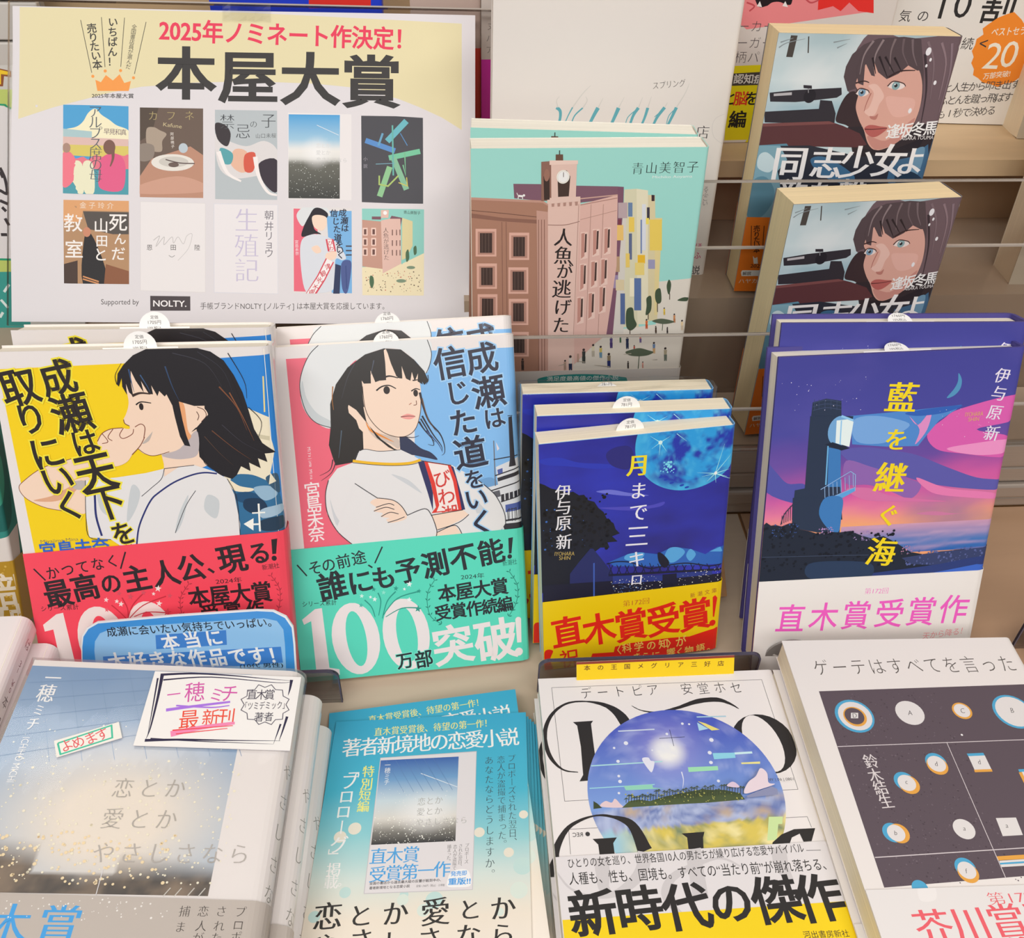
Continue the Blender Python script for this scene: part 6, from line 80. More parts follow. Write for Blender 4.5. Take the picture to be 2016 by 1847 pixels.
'NG':[('P','#9dd9d0',[0,0,131,0,131,191,0,191]),('P','#ddd6ca',[109.4,79.5,131.4,77.4,141.2,154.5,-0.5,150.8,0.8,117.9,66,114,112.3,107.6]),('P','#d6d2b4',[85.7,23.2,93,22.8,101.9,109.5,90.5,109.2]),('P','#e2dcc0',[92.6,22.8,99.2,23.8,107.5,107.5,100.8,107.3]),('P','#d8cca4',[99.5,26.4,103.4,26.5,112.9,104.5,107.3,105.4]),('P','#e0cf96',[104.8,39.9,109,40,112.6,101.3,110.7,101.3]),('P','#d4cfc6',[79.8,31.5,87.7,31.6,92.7,113.5,85.1,113.3]),('P','#6a84a8',[88.5,30.7,91,30.8,91.7,38.9,89.2,38.9]),('P','#e8c95c',[89.7,39.3,92.8,39.4,93.6,48.1,90.4,48]),('P','#5e6a8c',[90.5,49,92.3,49,93.7,65.1,91.9,65]),('P','#e6c868',[89.7,61.2,92,61.2,92.8,69.9,90.5,69.9]),('P','#3e3a48',[99.5,33.6,101.1,33.6,101.8,40.8,100.2,40.8]),('P','#f0d860',[98.6,39.9,101.3,39.9,101.6,43.6,99,43.5]),('P','#e8b830',[96.8,62.2,101.2,62.3,101.7,67.6,97.3,67.5]),('P','#e6d07c',[95.7,67,101.2,67.1,102,74.9,96.4,74.8]),('P','#5c74a4',[96.1,76.8,100.3,76.9,102.3,98,98,97.9]),('P','#566a98',[88.6,86.6,91.4,86.6,93.2,107.2,90.3,107.1]),('P','#9a98b8',[103.3,65.2,107.4,65.3,108,71.1,103.9,71]),('P','#e8cc60',[101.8,40.8,108.9,40.9,110.9,59.6,103.7,59.5]),('P','#d8dce4',[96.5,31.7,98.7,31.7,101.4,59.5,99.1,59.4]),('P','#7a8cb4',[96.5,40.8,97.4,40.8,99.3,61.3,98.4,61.3]),('P','#3e2c34',[101.4,26.4,103.2,26.5,103.5,30,101.8,30]),('P','#ece4c8',[93.4,76.7,96.1,76.8,97.2,88.8,94.4,88.7]),('P','#7b5468',[81.6,21.4,85.3,21.7,85.9,31.6,86.3,68.8,86.1,114.4,81.8,114.3,81.7,68.7]),('P','#b8a4a8',[82.8,30.7,88.1,30.7,88.8,39.8,83.5,39.7]),('P','#e8c070',[82.5,43.8,86.9,43.9,87.7,53.1,83.2,53.1]),('P','#b89878',[81.3,63,86.3,63,87.1,72.7,82,72.6]),('P','#9a88a8',[81.2,74.6,86.3,74.7,87,83.1,81.9,83]),('P','#d8c8a4',[85.1,77.6,90.2,77.7,90.8,84.6,85.7,84.5]),('P','#7b3c4c',[83.6,40.6,85.3,40.6,85.6,43.8,83.8,43.8]),('P','#7e5a6a',[23.4,19.4,38.8,19.7,40.4,29.4,24,27.6]),('P','#7e5a6a',[57.3,20.7,81.8,21.4,82.3,28,61.3,30.5,57.8,29.5]),('P','#a97d69',[-0.3,27.2,17.9,27.9,40,29.4,43.1,31.2,46,152,-0.5,150.8]),('P','#e0bfb3',[43.1,30.3,61.2,28.2,62.7,46.8,63.2,114,62.3,152.4,44.5,152]),('P','#dbb3a8',[61.4,31.4,82.2,26.2,84.9,68.8,82.1,114.3,75.9,119.5,63.3,134.5,62.2,113.9]),('P','#8c6456',[0,36,18,38.9,42.6,40.6,42.6,42.9,18,40.9,-0.1,38.6]),('P','#c09484',[-0.3,26.8,40,29,43.1,31,43.1,32.2,40,30.4,-0.3,28.2]),('L','#6a4a40',0.35,0.35,0,[0,34.3,18,36.2,42.1,39.2]),('L','#8a6458',0.36,0.36,1,[43.5,43.3,53.2,43.4,61.5,41.4]),('P','#c49a8c',[36.7,34.7,43.2,35.6,47.3,147.5,41.4,147.3]),('L','#8c6456',0.42,0.42,0,[38,40.1,41.2,140.6]),('L','#8c6456',0.42,0.42,0,[39.7,40.1,43.2,140.7]),('L','#8c6456',0.42,0.42,0,[41.3,40.1,44.9,140.7]),('L','#8c6456',0.42,0.42,0,[17.2,41.2,18.9,140.1]),('L','#8c6456',0.42,0.42,0,[19.6,41.2,21.6,140.1]),('L','#c8a094',0.7,0.7,0,[43.1,30.3,61.2,28.2,82.2,26.2]),('L','#a87e74',0.44,0.44,0,[61.4,31.8,82.1,28]),('L','#b89084',0.36,0.36,0,[61.9,40.4,82.3,35.2]),('P','#b08a7e',[45,30.5,46.7,30.4,46.6,32.6,45.2,32.7]),('P','#b08a7e',[48.3,30.3,50,30.3,49.9,32.5,48.5,32.6]),('P','#b08a7e',[51.6,30.2,53.3,30.1,53.2,32.3,51.8,32.4]),('P','#b08a7e',[54.9,30,56.6,30,56.5,32.2,55.2,32.3]),('P','#b08a7e',[58.2,29.9,59.9,29.8,59.9,32.1,58.5,32.1]),('L','#b08a80',0.3,0.3,0,[60.5,31.3,61.8,113.9]),('L','#b08a80',0.3,0.3,0,[67.5,31.4,69.4,114.1]),('L','#b08a80',0.3,0.3,0,[74.5,31.5,77,114.2]),('P','#dcae9e',[2.3,45.1,14.1,45.3,14.2,62,2.2,61.8]),('P','#b5897a',[3.5,46.8,13.1,46.9,13.1,60.8,3.4,60.7]),('P','#453531',[4.7,47.7,11.7,47.8,11.7,59.7,4.7,59.6]),('L','#6a564e',0.27,0.27,0,[6,47.9,5.9,59.4]),('L','#6a564e',0.27,0.27,0,[7.9,47.9,7.9,59.5]),('L','#6a564e',0.27,0.27,0,[9.8,47.9,9.8,59.5]),('P','#dcae9e',[21.4,47.6,32.9,47.8,33.3,64.4,21.6,64.2]),('P','#b5897a',[22.6,49.3,31.9,49.4,32.2,63.2,22.8,63.1]),('P','#453531',[23.9,50.2,30.5,50.3,30.7,62.1,24,62]),('L','#6a564e',0.28,0.28,0,[25.1,50.4,25.3,61.8]),('L','#6a564e',0.28,0.28,0,[27,50.5,27.2,61.8]),('L','#6a564e',0.28,0.28,0,[29,50.5,29.2,61.8]),('P','#dcae9e',[2.8,66.1,14.5,66.3,14.6,82.3,2.7,82.1]),('P','#b5897a',[4.1,67.9,13.4,68,13.5,81.1,4,81]),('P','#453531',[5.3,68.8,12,68.9,12,79.9,5.3,79.8]),('L','#6a564e',0.28,0.28,0,[6.6,69,6.6,79.6]),('L','#6a564e',0.28,0.28,0,[8.6,69.1,8.6,79.7]),('L','#6a564e',0.28,0.28,0,[10.5,69.1,10.6,79.7]),('P','#dcae9e',[21.2,68.8,32.9,69,33.3,85.8,21.4,85.6]),('P','#b5897a',[22.4,70.5,31.8,70.7,32.2,84.6,22.6,84.4]),('P','#453531',[23.7,71.5,30.4,71.6,30.7,83.4,23.9,83.3]),('L','#6a564e',0.29,0.29,0,[25,71.7,25.2,83.1]),('L','#6a564e',0.29,0.29,0,[27,71.8,27.2,83.1]),('L','#6a564e',0.29,0.29,0,[29,71.8,29.2,83.2]),('P','#dcae9e',[3.2,85.6,14.9,85.8,15,102.5,3,102.3]),('P','#b5897a',[4.4,87.4,13.9,87.6,13.9,101.3,4.3,101.1]),('P','#453531',[5.7,88.4,12.4,88.6,12.4,100,5.6,99.9]),('L','#6a564e',0.29,0.29,0,[7,88.7,6.9,99.7]),('L','#6a564e',0.29,0.29,0,[9,88.7,9,99.7]),('L','#6a564e',0.29,0.29,0,[11,88.7,11,99.8]),('P','#dcae9e',[21.7,88.9,33.4,89.1,33.8,106.5,21.9,106.3]),('P','#b5897a',[23,90.8,32.3,90.9,32.6,105.3,23.2,105.1]),('P','#453531',[24.3,91.8,30.8,91.9,31.1,104,24.5,103.8]),('L','#6a564e',0.3,0.3,0,[25.6,92,25.8,103.7]),('L','#6a564e',0.3,0.3,0,[27.6,92.1,27.8,103.7]),('L','#6a564e',0.3,0.3,0,[29.6,92.1,29.9,103.7]),('P','#dcae9e',[3.7,107.5,15.6,107.7,15.7,123.6,3.5,123.3]),('P','#b5897a',[4.9,109.4,14.5,109.6,14.6,122.3,4.9,122.1]),('P','#453531',[6.3,110.4,13,110.6,13,121,6.2,120.8]),('L','#6a564e',0.3,0.3,0,[7.6,110.7,7.5,120.6]),('L','#6a564e',0.3,0.3,0,[9.6,110.7,9.6,120.7]),('L','#6a564e',0.3,0.3,0,[11.7,110.8,11.7,120.7]),('P','#dcae9e',[22.4,111,34.2,111.2,34.6,128.3,22.6,128.1]),('P','#b5897a',[23.7,112.9,33.1,113.1,33.4,127,23.9,126.8]),('P','#453531',[25.1,114,31.6,114.1,31.9,125.7,25.3,125.5]),('L','#6a564e',0.31,0.31,0,[26.4,114.2,26.6,125.3]),('L','#6a564e',0.31,0.31,0,[28.5,114.3,28.7,125.4]),('L','#6a564e',0.31,0.31,0,[30.6,114.3,30.8,125.4]),('P','#e8c8bc',[62.5,47.9,66.6,47.7,67.4,63.7,63.3,64.8]),('P','#c08c80',[62.9,48.6,64.8,48.3,65.5,62.4,63.6,64.1]),('P','#4a3632',[65.1,49,66.1,48.8,66.4,59.9,65.4,60.3]),('P','#e8c8bc',[69.2,46.1,73.3,46,74.2,61.9,70.1,63]),('P','#c08c80',[69.6,46.9,71.6,46.5,72.3,60.6,70.4,62.2]),('P','#4a3632',[71.8,47.3,72.9,47.1,73.2,58.1,72.2,58.5]),('P','#e8c8bc',[75.7,45.3,79.8,45.1,80.8,61.1,76.7,62.1]),('P','#c08c80',[76.1,46,78,45.7,78.9,59.7,77,61.4]),('P','#4a3632',[78.2,46.4,79.3,46.2,79.8,57.3,78.7,57.6]),('P','#e8c8bc',[63,67.2,67.2,67.1,68,83.7,63.8,84.9]),('P','#c08c80',[63.5,68,65.4,67.6,66.1,82.3,64.2,84.1]),('P','#4a3632',[65.7,68.4,66.7,68.2,67.1,79.8,66,80.1]),('P','#e8c8bc',[69.4,65.4,73.5,65.3,74.5,81.9,70.3,83]),('P','#c08c80',[69.8,66.2,71.8,65.8,72.5,80.4,70.6,82.2]),('P','#4a3632',[72,66.6,73.1,66.4,73.5,77.9,72.4,78.3]),('P','#e8c8bc',[75.2,64,79.3,63.9,80.4,80.5,76.2,81.6]),('P','#c08c80',[75.6,64.8,77.6,64.5,78.4,79.1,76.5,80.8]),('P','#4a3632',[77.8,65.2,78.9,65,79.4,76.5,78.3,76.9]),('P','#e8c8bc',[62.5,88.3,66.7,88.2,67.6,105.6,63.3,106.8]),('P','#c08c80',[62.9,89.2,64.9,88.8,65.6,104.1,63.6,106]),('P','#4a3632',[65.1,89.6,66.2,89.4,66.6,101.5,65.5,101.9]),('P','#e8c8bc',[69,85.5,73.2,85.3,74.2,102.7,69.9,103.8]),('P','#c08c80',[69.4,86.3,71.4,85.9,72.2,101.2,70.2,103]),('P','#4a3632',[71.6,86.7,72.7,86.5,73.1,98.5,72,98.9]),('P','#e8c8bc',[75.3,81.6,79.5,81.5,80.6,98.6,76.3,99.8]),('P','#c08c80',[75.7,82.4,77.7,82,78.6,97.2,76.7,99]),('P','#4a3632',[78,82.8,79.1,82.6,79.5,94.5,78.4,94.9]),('P','#8d675a',[38.5,7.3,44.1,6.9,44.9,29,39.2,29.3]),('P','#dfc0b4',[43.9,7.1,58.2,7.2,58.6,28.2,44.9,29]),('P','#e8ccc0',[43,6.5,58.7,6.6,58.8,8.7,43.1,9]),('P','#6a4e40',[46.3,3.3,50.3,3.3,50.5,6.6,46.4,6.6]),('L','#3a3634',0.5,0.5,0,[48.3,1.1,48.4,3.4]),('P','#e0c2b6',[42.5,27.6,61.1,26.9,61.3,29.6,42.6,31]),('P','#46352f',[47.8,15.5,50.1,12.1,52.8,12.1,54.9,15.5,54.6,26.7,48.6,27]),('E','#f2ece4',50.9,15.7,3.6,3.79,0),('E','#d8ccc0',50.9,15.7,3.08,3.27,0),('E','#f6f2ec',50.9,15.7,2.91,3.1,0),('L','#5a4a44',0.34,0.34,0,[51,13.1,51.1,15.8]),('P','#3e2e2a',[40,15.4,43.3,13.7,43.9,28.5,40.8,28.7]),('E','#9a7060',41.8,14.7,1.54,3.43,0),('L','#f2eeea',1.13,1.13,0,[26.2,26.2,28.9,26.5]),('E','#f2eeea',29.4,26,0.69,0.7,0),('L','#f2eeea',0.44,0.44,0,[26.3,26.4,26.2,28]),('L','#f2eeea',0.44,0.44,0,[28.6,26.6,28.7,28.1]),('L','#f2eeea',0.35,0.35,0,[26,26,25.4,24.5]),('S','#43543f',[117.1,78.1,118.8,81.1,118.6,87.1,117.5,87.1,116.2,82.1]),('S','#43543f',[109.9,85,112.6,84,114,92.1,111.8,93.6,110,90]),('S','#43543f',[104.8,89.9,107.5,88.9,108.3,98.1,105.4,101.2,105.3,95]),('S','#43543f',[93.7,96.8,97,96.4,98.5,103.1,100.4,107.9,97.3,111.5,94.3,109.3,93.2,102]),('S','#43543f',[123.8,91.8,127.4,89.8,130.7,90.4,129.6,92.4]),('L','#4a3c30',0.49,0.49,0,[118.6,87.1,119,91.2]),('L','#4a3c30',0.5,0.5,0,[111.7,93.1,112.4,99.3]),('L','#4a3c30',0.5,0.5,0,[106.8,100.2,107.2,104.3]),('L','#4a3c30',0.51,0.51,0,[96.5,110.4,96.9,115.2]),('E','#3a3030',30.8,130.2,0.69,0.79,0),('L','#4a3a34',1.82,1.49,0,[30.8,131.1,30.9,134.2]),('L','#3a302c',1.33,0.66,0,[30.7,134.2,30.6,138.1]),('L','#3a302c',1.16,0.58,0,[31.2,134.2,31.5,138.1]),('E','#3a3030',57.4,131.8,0.61,0.69,0),('L','#b09484',1.6,1.31,0,[57.4,132.6,57.5,135.3]),('L','#b09484',1.17,0.58,0,[57.3,135.3,57.3,138.8]),('L','#b09484',1.02,0.51,0,[57.8,135.3,58.2,138.8]),('E','#3a3030',60.6,128.9,0.87,0.98,0),('L','#d8d0c8',2.28,1.87,0,[60.7,130,60.9,133.9]),('L','#2a3450',1.67,0.84,0,[60.6,133.9,60.6,138.8]),('L','#2a3450',1.46,0.73,0,[61.2,133.9,61.8,138.9]),('E','#3a3030',68.7,124.3,0.83,0.94,0),('L','#3c403c',2.18,1.78,0,[68.8,125.3,69,129]),('L','#3c403c',1.6,0.8,0,[68.7,129,68.8,133.7]),('L','#3c403c',1.4,0.7,0,[69.4,129,69.9,133.8]),('E','#3a3030',74.4,121.1,0.73,0.82,0),('L','#d8d0b4',1.9,1.55,0,[74.5,122,74.7,125.1]),('L','#b8b0a0',1.39,0.69,0,[74.4,125.1,74.5,129.3]),('L','#b8b0a0',1.22,0.61,0,[75,125.2,75.5,129.3]),('E','#3a3030',79.2,122.4,0.69,0.78,0),('L','#c8b464',1.81,1.48,0,[79.3,123.3,79.5,126.3]),('L','#6a90a8',1.33,0.66,0,[79.2,126.3,79.4,130.2]),('L','#6a90a8',1.16,0.58,0,[79.8,126.3,80.3,130.3]),('E','#3a3030',84.7,127.7,0.84,0.95,0),('L','#8a7a60',2.2,1.8,0,[84.8,128.7,85.1,132.4]),('L','#26306a',1.61,0.8,0,[84.8,132.4,84.9,137.2]),('L','#26306a',1.41,0.7,0,[85.4,132.4,86.1,137.2]),('E','#3a3030',85.3,115.8,0.69,0.77,0),('L','#5a4a80',1.8,1.47,0,[85.3,116.7,85.6,119.7]),('L','#4a3a70',1.31,0.66,0,[85.3,119.6,85.5,123.5]),('L','#4a3a70',1.15,0.57,0,[85.9,119.7,86.4,123.5]),('E','#3a3030',95.4,116.2,0.73,0.81,0),('L','#2c3450',1.89,1.55,0,[95.4,117.1,95.7,120.2]),('L','#2c3450',1.38,0.69,0,[95.5,120.2,95.6,124.3]),('L','#2c3450',1.21,0.61,0,[96,120.2,96.6,124.3]),('E','#3a3030',120,124.5,0.79,0.89,0),('L','#a49a80',2.06,1.69,0,[120.2,125.5,120.5,128.9]),('L','#6a7468',1.51,0.76,0,[120.3,128.9,120.6,133.4]),('L','#6a7468',1.32,0.66,0,[120.9,128.9,121.6,133.4]),('E','#3a3030',112.4,120.5,0.66,0.74,0),('L','#6a84a8',1.73,1.41,0,[112.5,121.3,112.8,124.2]),('L','#c8a070',1.26,0.63,0,[112.6,124.2,112.8,127.9]),('L','#c8a070',1.11,0.55,0,[113.1,124.2,113.7,128]),('E','#3a3030',103.4,114.4,0.52,0.58,0),('L','#c87868',1.35,1.1,0,[103.4,115,103.6,117.3]),('L','#6a5a8a',0.98,0.49,0,[103.5,117.3,103.6,120.1]),('L','#6a5a8a',0.86,0.43,0,[103.9,117.3,104.3,120.2]),('E','#3a3030',106.2,104.4,0.57,0.62,0),('L','#d06a3c',1.46,1.2,0,[106.3,105.1,106.5,107.5]),('L','#c05a34',1.07,0.53,0,[106.3,107.5,106.5,110.6]),('L','#c05a34',0.93,0.47,0,[106.8,107.5,107.3,110.6]),('E','#3a3030',123,101.1,0.52,0.57,0),('L','#c88a5a',1.33,1.08,0,[123.1,101.7,123.3,103.9]),('L','#b87a50',0.97,0.48,0,[123.2,103.9,123.4,106.8]),('L','#b87a50',0.85,0.42,0,[123.6,103.9,124.1,106.8]),('E','#3a3030',90.9,114.7,0.47,0.52,0),('L','#4a6a50',1.21,0.99,0,[91,115.3,91.1,117.3]),('L','#4a6a50',0.88,0.44,0,[91,117.3,91.1,119.9]),('L','#4a6a50',0.77,0.39,0,[91.3,117.3,91.7,119.9]),('E','#3a3030',100.2,122.1,0.4,0.45,0),('L','#b84a3a',1.04,0.85,0,[100.3,122.6,100.4,124.3]),('L','#8a8a90',0.76,0.38,0,[100.3,124.3,100.4,126.6]),('L','#8a8a90',0.67,0.33,0,[100.6,124.3,100.9,126.6]),('E','#3a3030',112.4,109.2,0.43,0.48,0),('L','#4a3a30',1.12,0.91,0,[112.5,109.7,112.7,111.5]),('L','#4a3a30',0.81,0.41,0,[112.5,111.5,112.7,113.9]),('L','#4a3a30',0.71,0.36,0,[112.9,111.5,113.3,113.9]),('E','#3a3030',119.7,109.9,0.38,0.42,0),('L','#4a4040',0.98,0.8,0,[119.7,110.3,119.9,112]),('L','#302a28',0.72,0.36,0,[119.8,112,119.9,114.1]),('L','#302a28',0.63,0.31,0,[120.1,112,120.5,114.1]),('E','#3a3030',128.3,105.5,0.6,0.67,0),('L','#e0c8a0',1.56,1.28,0,[128.4,106.2,128.7,108.8]),('L','#c8b8a0',1.14,0.57,0,[128.5,108.8,128.7,112.1]),('L','#c8b8a0',1.0,0.5,0,[129,108.8,129.6,112.2]),('E','#3a3030',116.3,96.8,0.43,0.47,0),('L','#e0c040',1.1,0.9,0,[116.4,97.3,116.6,99.1]),('L','#d0b040',0.8,0.4,0,[116.5,99.1,116.6,101.4]),('L','#d0b040',0.7,0.35,0,[116.8,99.1,117.2,101.4]),('E','#3a3030',97.3,133.4,0.44,0.5,0),('L','#3a3430',1.15,0.94,0,[97.4,134,97.5,135.9]),('L','#3a3430',0.84,0.42,0,[97.4,135.9,97.5,138.4]),('L','#3a3430',0.74,0.37,0,[97.7,135.9,98.1,138.4]),('E','#3a3030',106.7,133.9,0.39,0.44,0),('L','#d89a8a',1.02,0.83,0,[106.7,134.4,106.9,136.1]),('L','#c88a7a',0.74,0.37,0,[106.7,136.1,106.9,138.3]),('L','#c88a7a',0.65,0.32,0,[107,136.1,107.4,138.3]),('S','#57624f',[95,126.5,98.5,124.9,103.8,123.9,109.3,125.5,112.8,126.9,109.6,129,103.8,129.7,97.9,128.9]),('L','#57624f',0.53,0.53,0,[104,129.4,104.2,138.6]),('S','#57624f',[109.7,105.4,114.7,103.8,120.6,104.8,123.6,106.3,117,107.5]),('L','#57624f',0.41,0.41,0,[116.5,107.1,116.7,111.9]),('L','#a8a090',0.73,0.21,0,[57.5,134.3,53.2,135.3]),('L','#a8a090',0.73,0.21,0,[115.8,132.4,112.4,132.5]),('L','#a8a090',0.73,0.21,0,[85.9,136.7,76,135.3]),('L','#a8a090',0.72,0.21,0,[98.8,127.6,93.9,128.1]),('L','#a8a090',0.73,0.21,0,[70,133,65.1,132.1]),('L','#b89888',1.24,1.24,0,[65.3,126.9,65.6,132.9]),('C', '#2c2424', 't', '人', 52.7, 50.8, 52.7, 50.8, 10.7, 11.2, -2),('C', '#2c2424', 't', '魚', 53.2, 61.8, 53.2, 61.8, 10.8, 11.4, -2),('C', '#2c2424', 't', 'が', 54.4, 71.7, 54.4, 71.7, 9.6, 10.2, -2),('C', '#2c2424', 't', '逃', 53.2, 83, 53.2, 83, 11.5, 12.4, -2),('C', '#2c2424', 't', 'げ', 54.2, 94.9, 54.2, 94.9, 10.3, 11.2, -2),('C', '#2c2424', 't', 'た', 53.8, 106.9, 53.8, 106.9, 10.4, 11.5, -2),('C', '#26302e', 's', '青山美智子', 92.2, 11.4, 123, 10.7, 6.9, 6.9, 0),('F', '#e4efea', 'm', 'Michiko Aoyama', 101, 17.5, 123.4, 17.2, 1.92)],
'NGband':[('S','#2f8f88',[40.4,145.6,44.2,142.9,55.9,141.6,69.5,141.3,83.3,142.2,93.3,143.9,97.4,145.4,94.1,153.2,48.5,152.1]),('F', '#d8e8e2', 'b', '満足度最高値の傑作小説', 46.3, 146.1, 92, 146.1, 3.61)],
'SP':[('P','#dfd9d4',[0,0,146,0,146,200,0,200]),('L','#5fa8b4',2.03,1.41,1,[39.1,85.4,41.4,87.5,41.6,91.8,40.5,96.2]),('L','#5fa8b4',0.81,0.56,1,[48.9,85.3,46.5,90.1,44.1,96.2]),('L','#5fa8b4',0.91,0.64,1,[55.1,85.6,50.5,90.1,48.6,95.3]),('L','#5fa8b4',2.44,1.7,1,[64.5,85.5,62.2,90,59.5,96.1]),('L','#5fa8b4',2.45,1.7,1,[77.1,85.5,75.3,90.4,73.1,96.1]),('L','#5fa8b4',2.05,1.42,1,[89.3,85.4,86.6,89.9,84.9,96.1]),('L','#5fa8b4',1.85,1.28,1,[95.1,85.4,93.9,90.8,92.2,96]),('L','#5fa8b4',2.06,1.43,1,[105.5,85.1,101.6,90.8,99.5,96]),('L','#5fa8b4',2.06,1.43,1,[112.8,85.1,110.7,90.7,108.6,96]),('L','#5fa8b4',0.61,0.43,1,[89.3,85.6,83.5,90.8,82.2,96.1]),('L','#5fa8b4',0.62,0.43,1,[105.6,85.5,99.8,90.8]),('L','#5fa8b4',0.62,0.43,1,[112.8,85.5,108.8,89.9,107.7,96]),('L','#d0cdc8',0.78,0.26,1,[40,85.4,38.9,81.5,40.5,79]),('L','#d0cdc8',0.78,0.26,1,[48.9,85.3,54.6,77.2,59.1,72.6]),('L','#d0cdc8',0.78,0.26,1,[55.1,85.6,57.5,81.5,56.5,78.9]),('L','#d0cdc8',0.78,0.26,1,[64.5,85.5,67.2,79.7]),('L','#d0cdc8',0.79,0.26,1,[77.1,85.5,80.1,79.2]),('L','#d0cdc8',0.79,0.26,1,[89.3,85.4,91.3,79.2]),('L','#d0cdc8',0.79,0.26,1,[95.1,85.4,96.7,78.7]),('L','#d0cdc8',0.8,0.27,1,[105.5,85.1,107,82.1]),('L','#d0cdc8',0.79,0.26,1,[112.8,85.1,117.1,76.9,119,71]),('F', '#5c5856', 's', 'スプリング', 97.1, 74.6, 116.6, 72.7, 4.23),('C', '#3a3638', 's', '店', 131.2, 99.9, 131.2, 99.9, 8.8, 8.6, 0),('L','#cfcac8',0.27,0.27,1,[143.4,88.9,138.3,91.5,136.8,96.8,139.1,103.1,144.9,107.1]),('V', '#8a8688', 'm', 'るふこい', 138.6, 135.8, 139.3, 145.2, 3.7, 3.7, 0),('C', '#c04a78', 'b', 'ほ', 139.1, 174.8, 139.1, 174.8, 4.8, 5.1, 0),('C', '#c04a78', 'b', 'ふ', 139.3, 181.2, 139.3, 181.2, 4.9, 5.1, 0),('C', '#5a5658', 'b', '説', 139.3, 191.8, 139.3, 191.8, 6.3, 6.7, 0)],
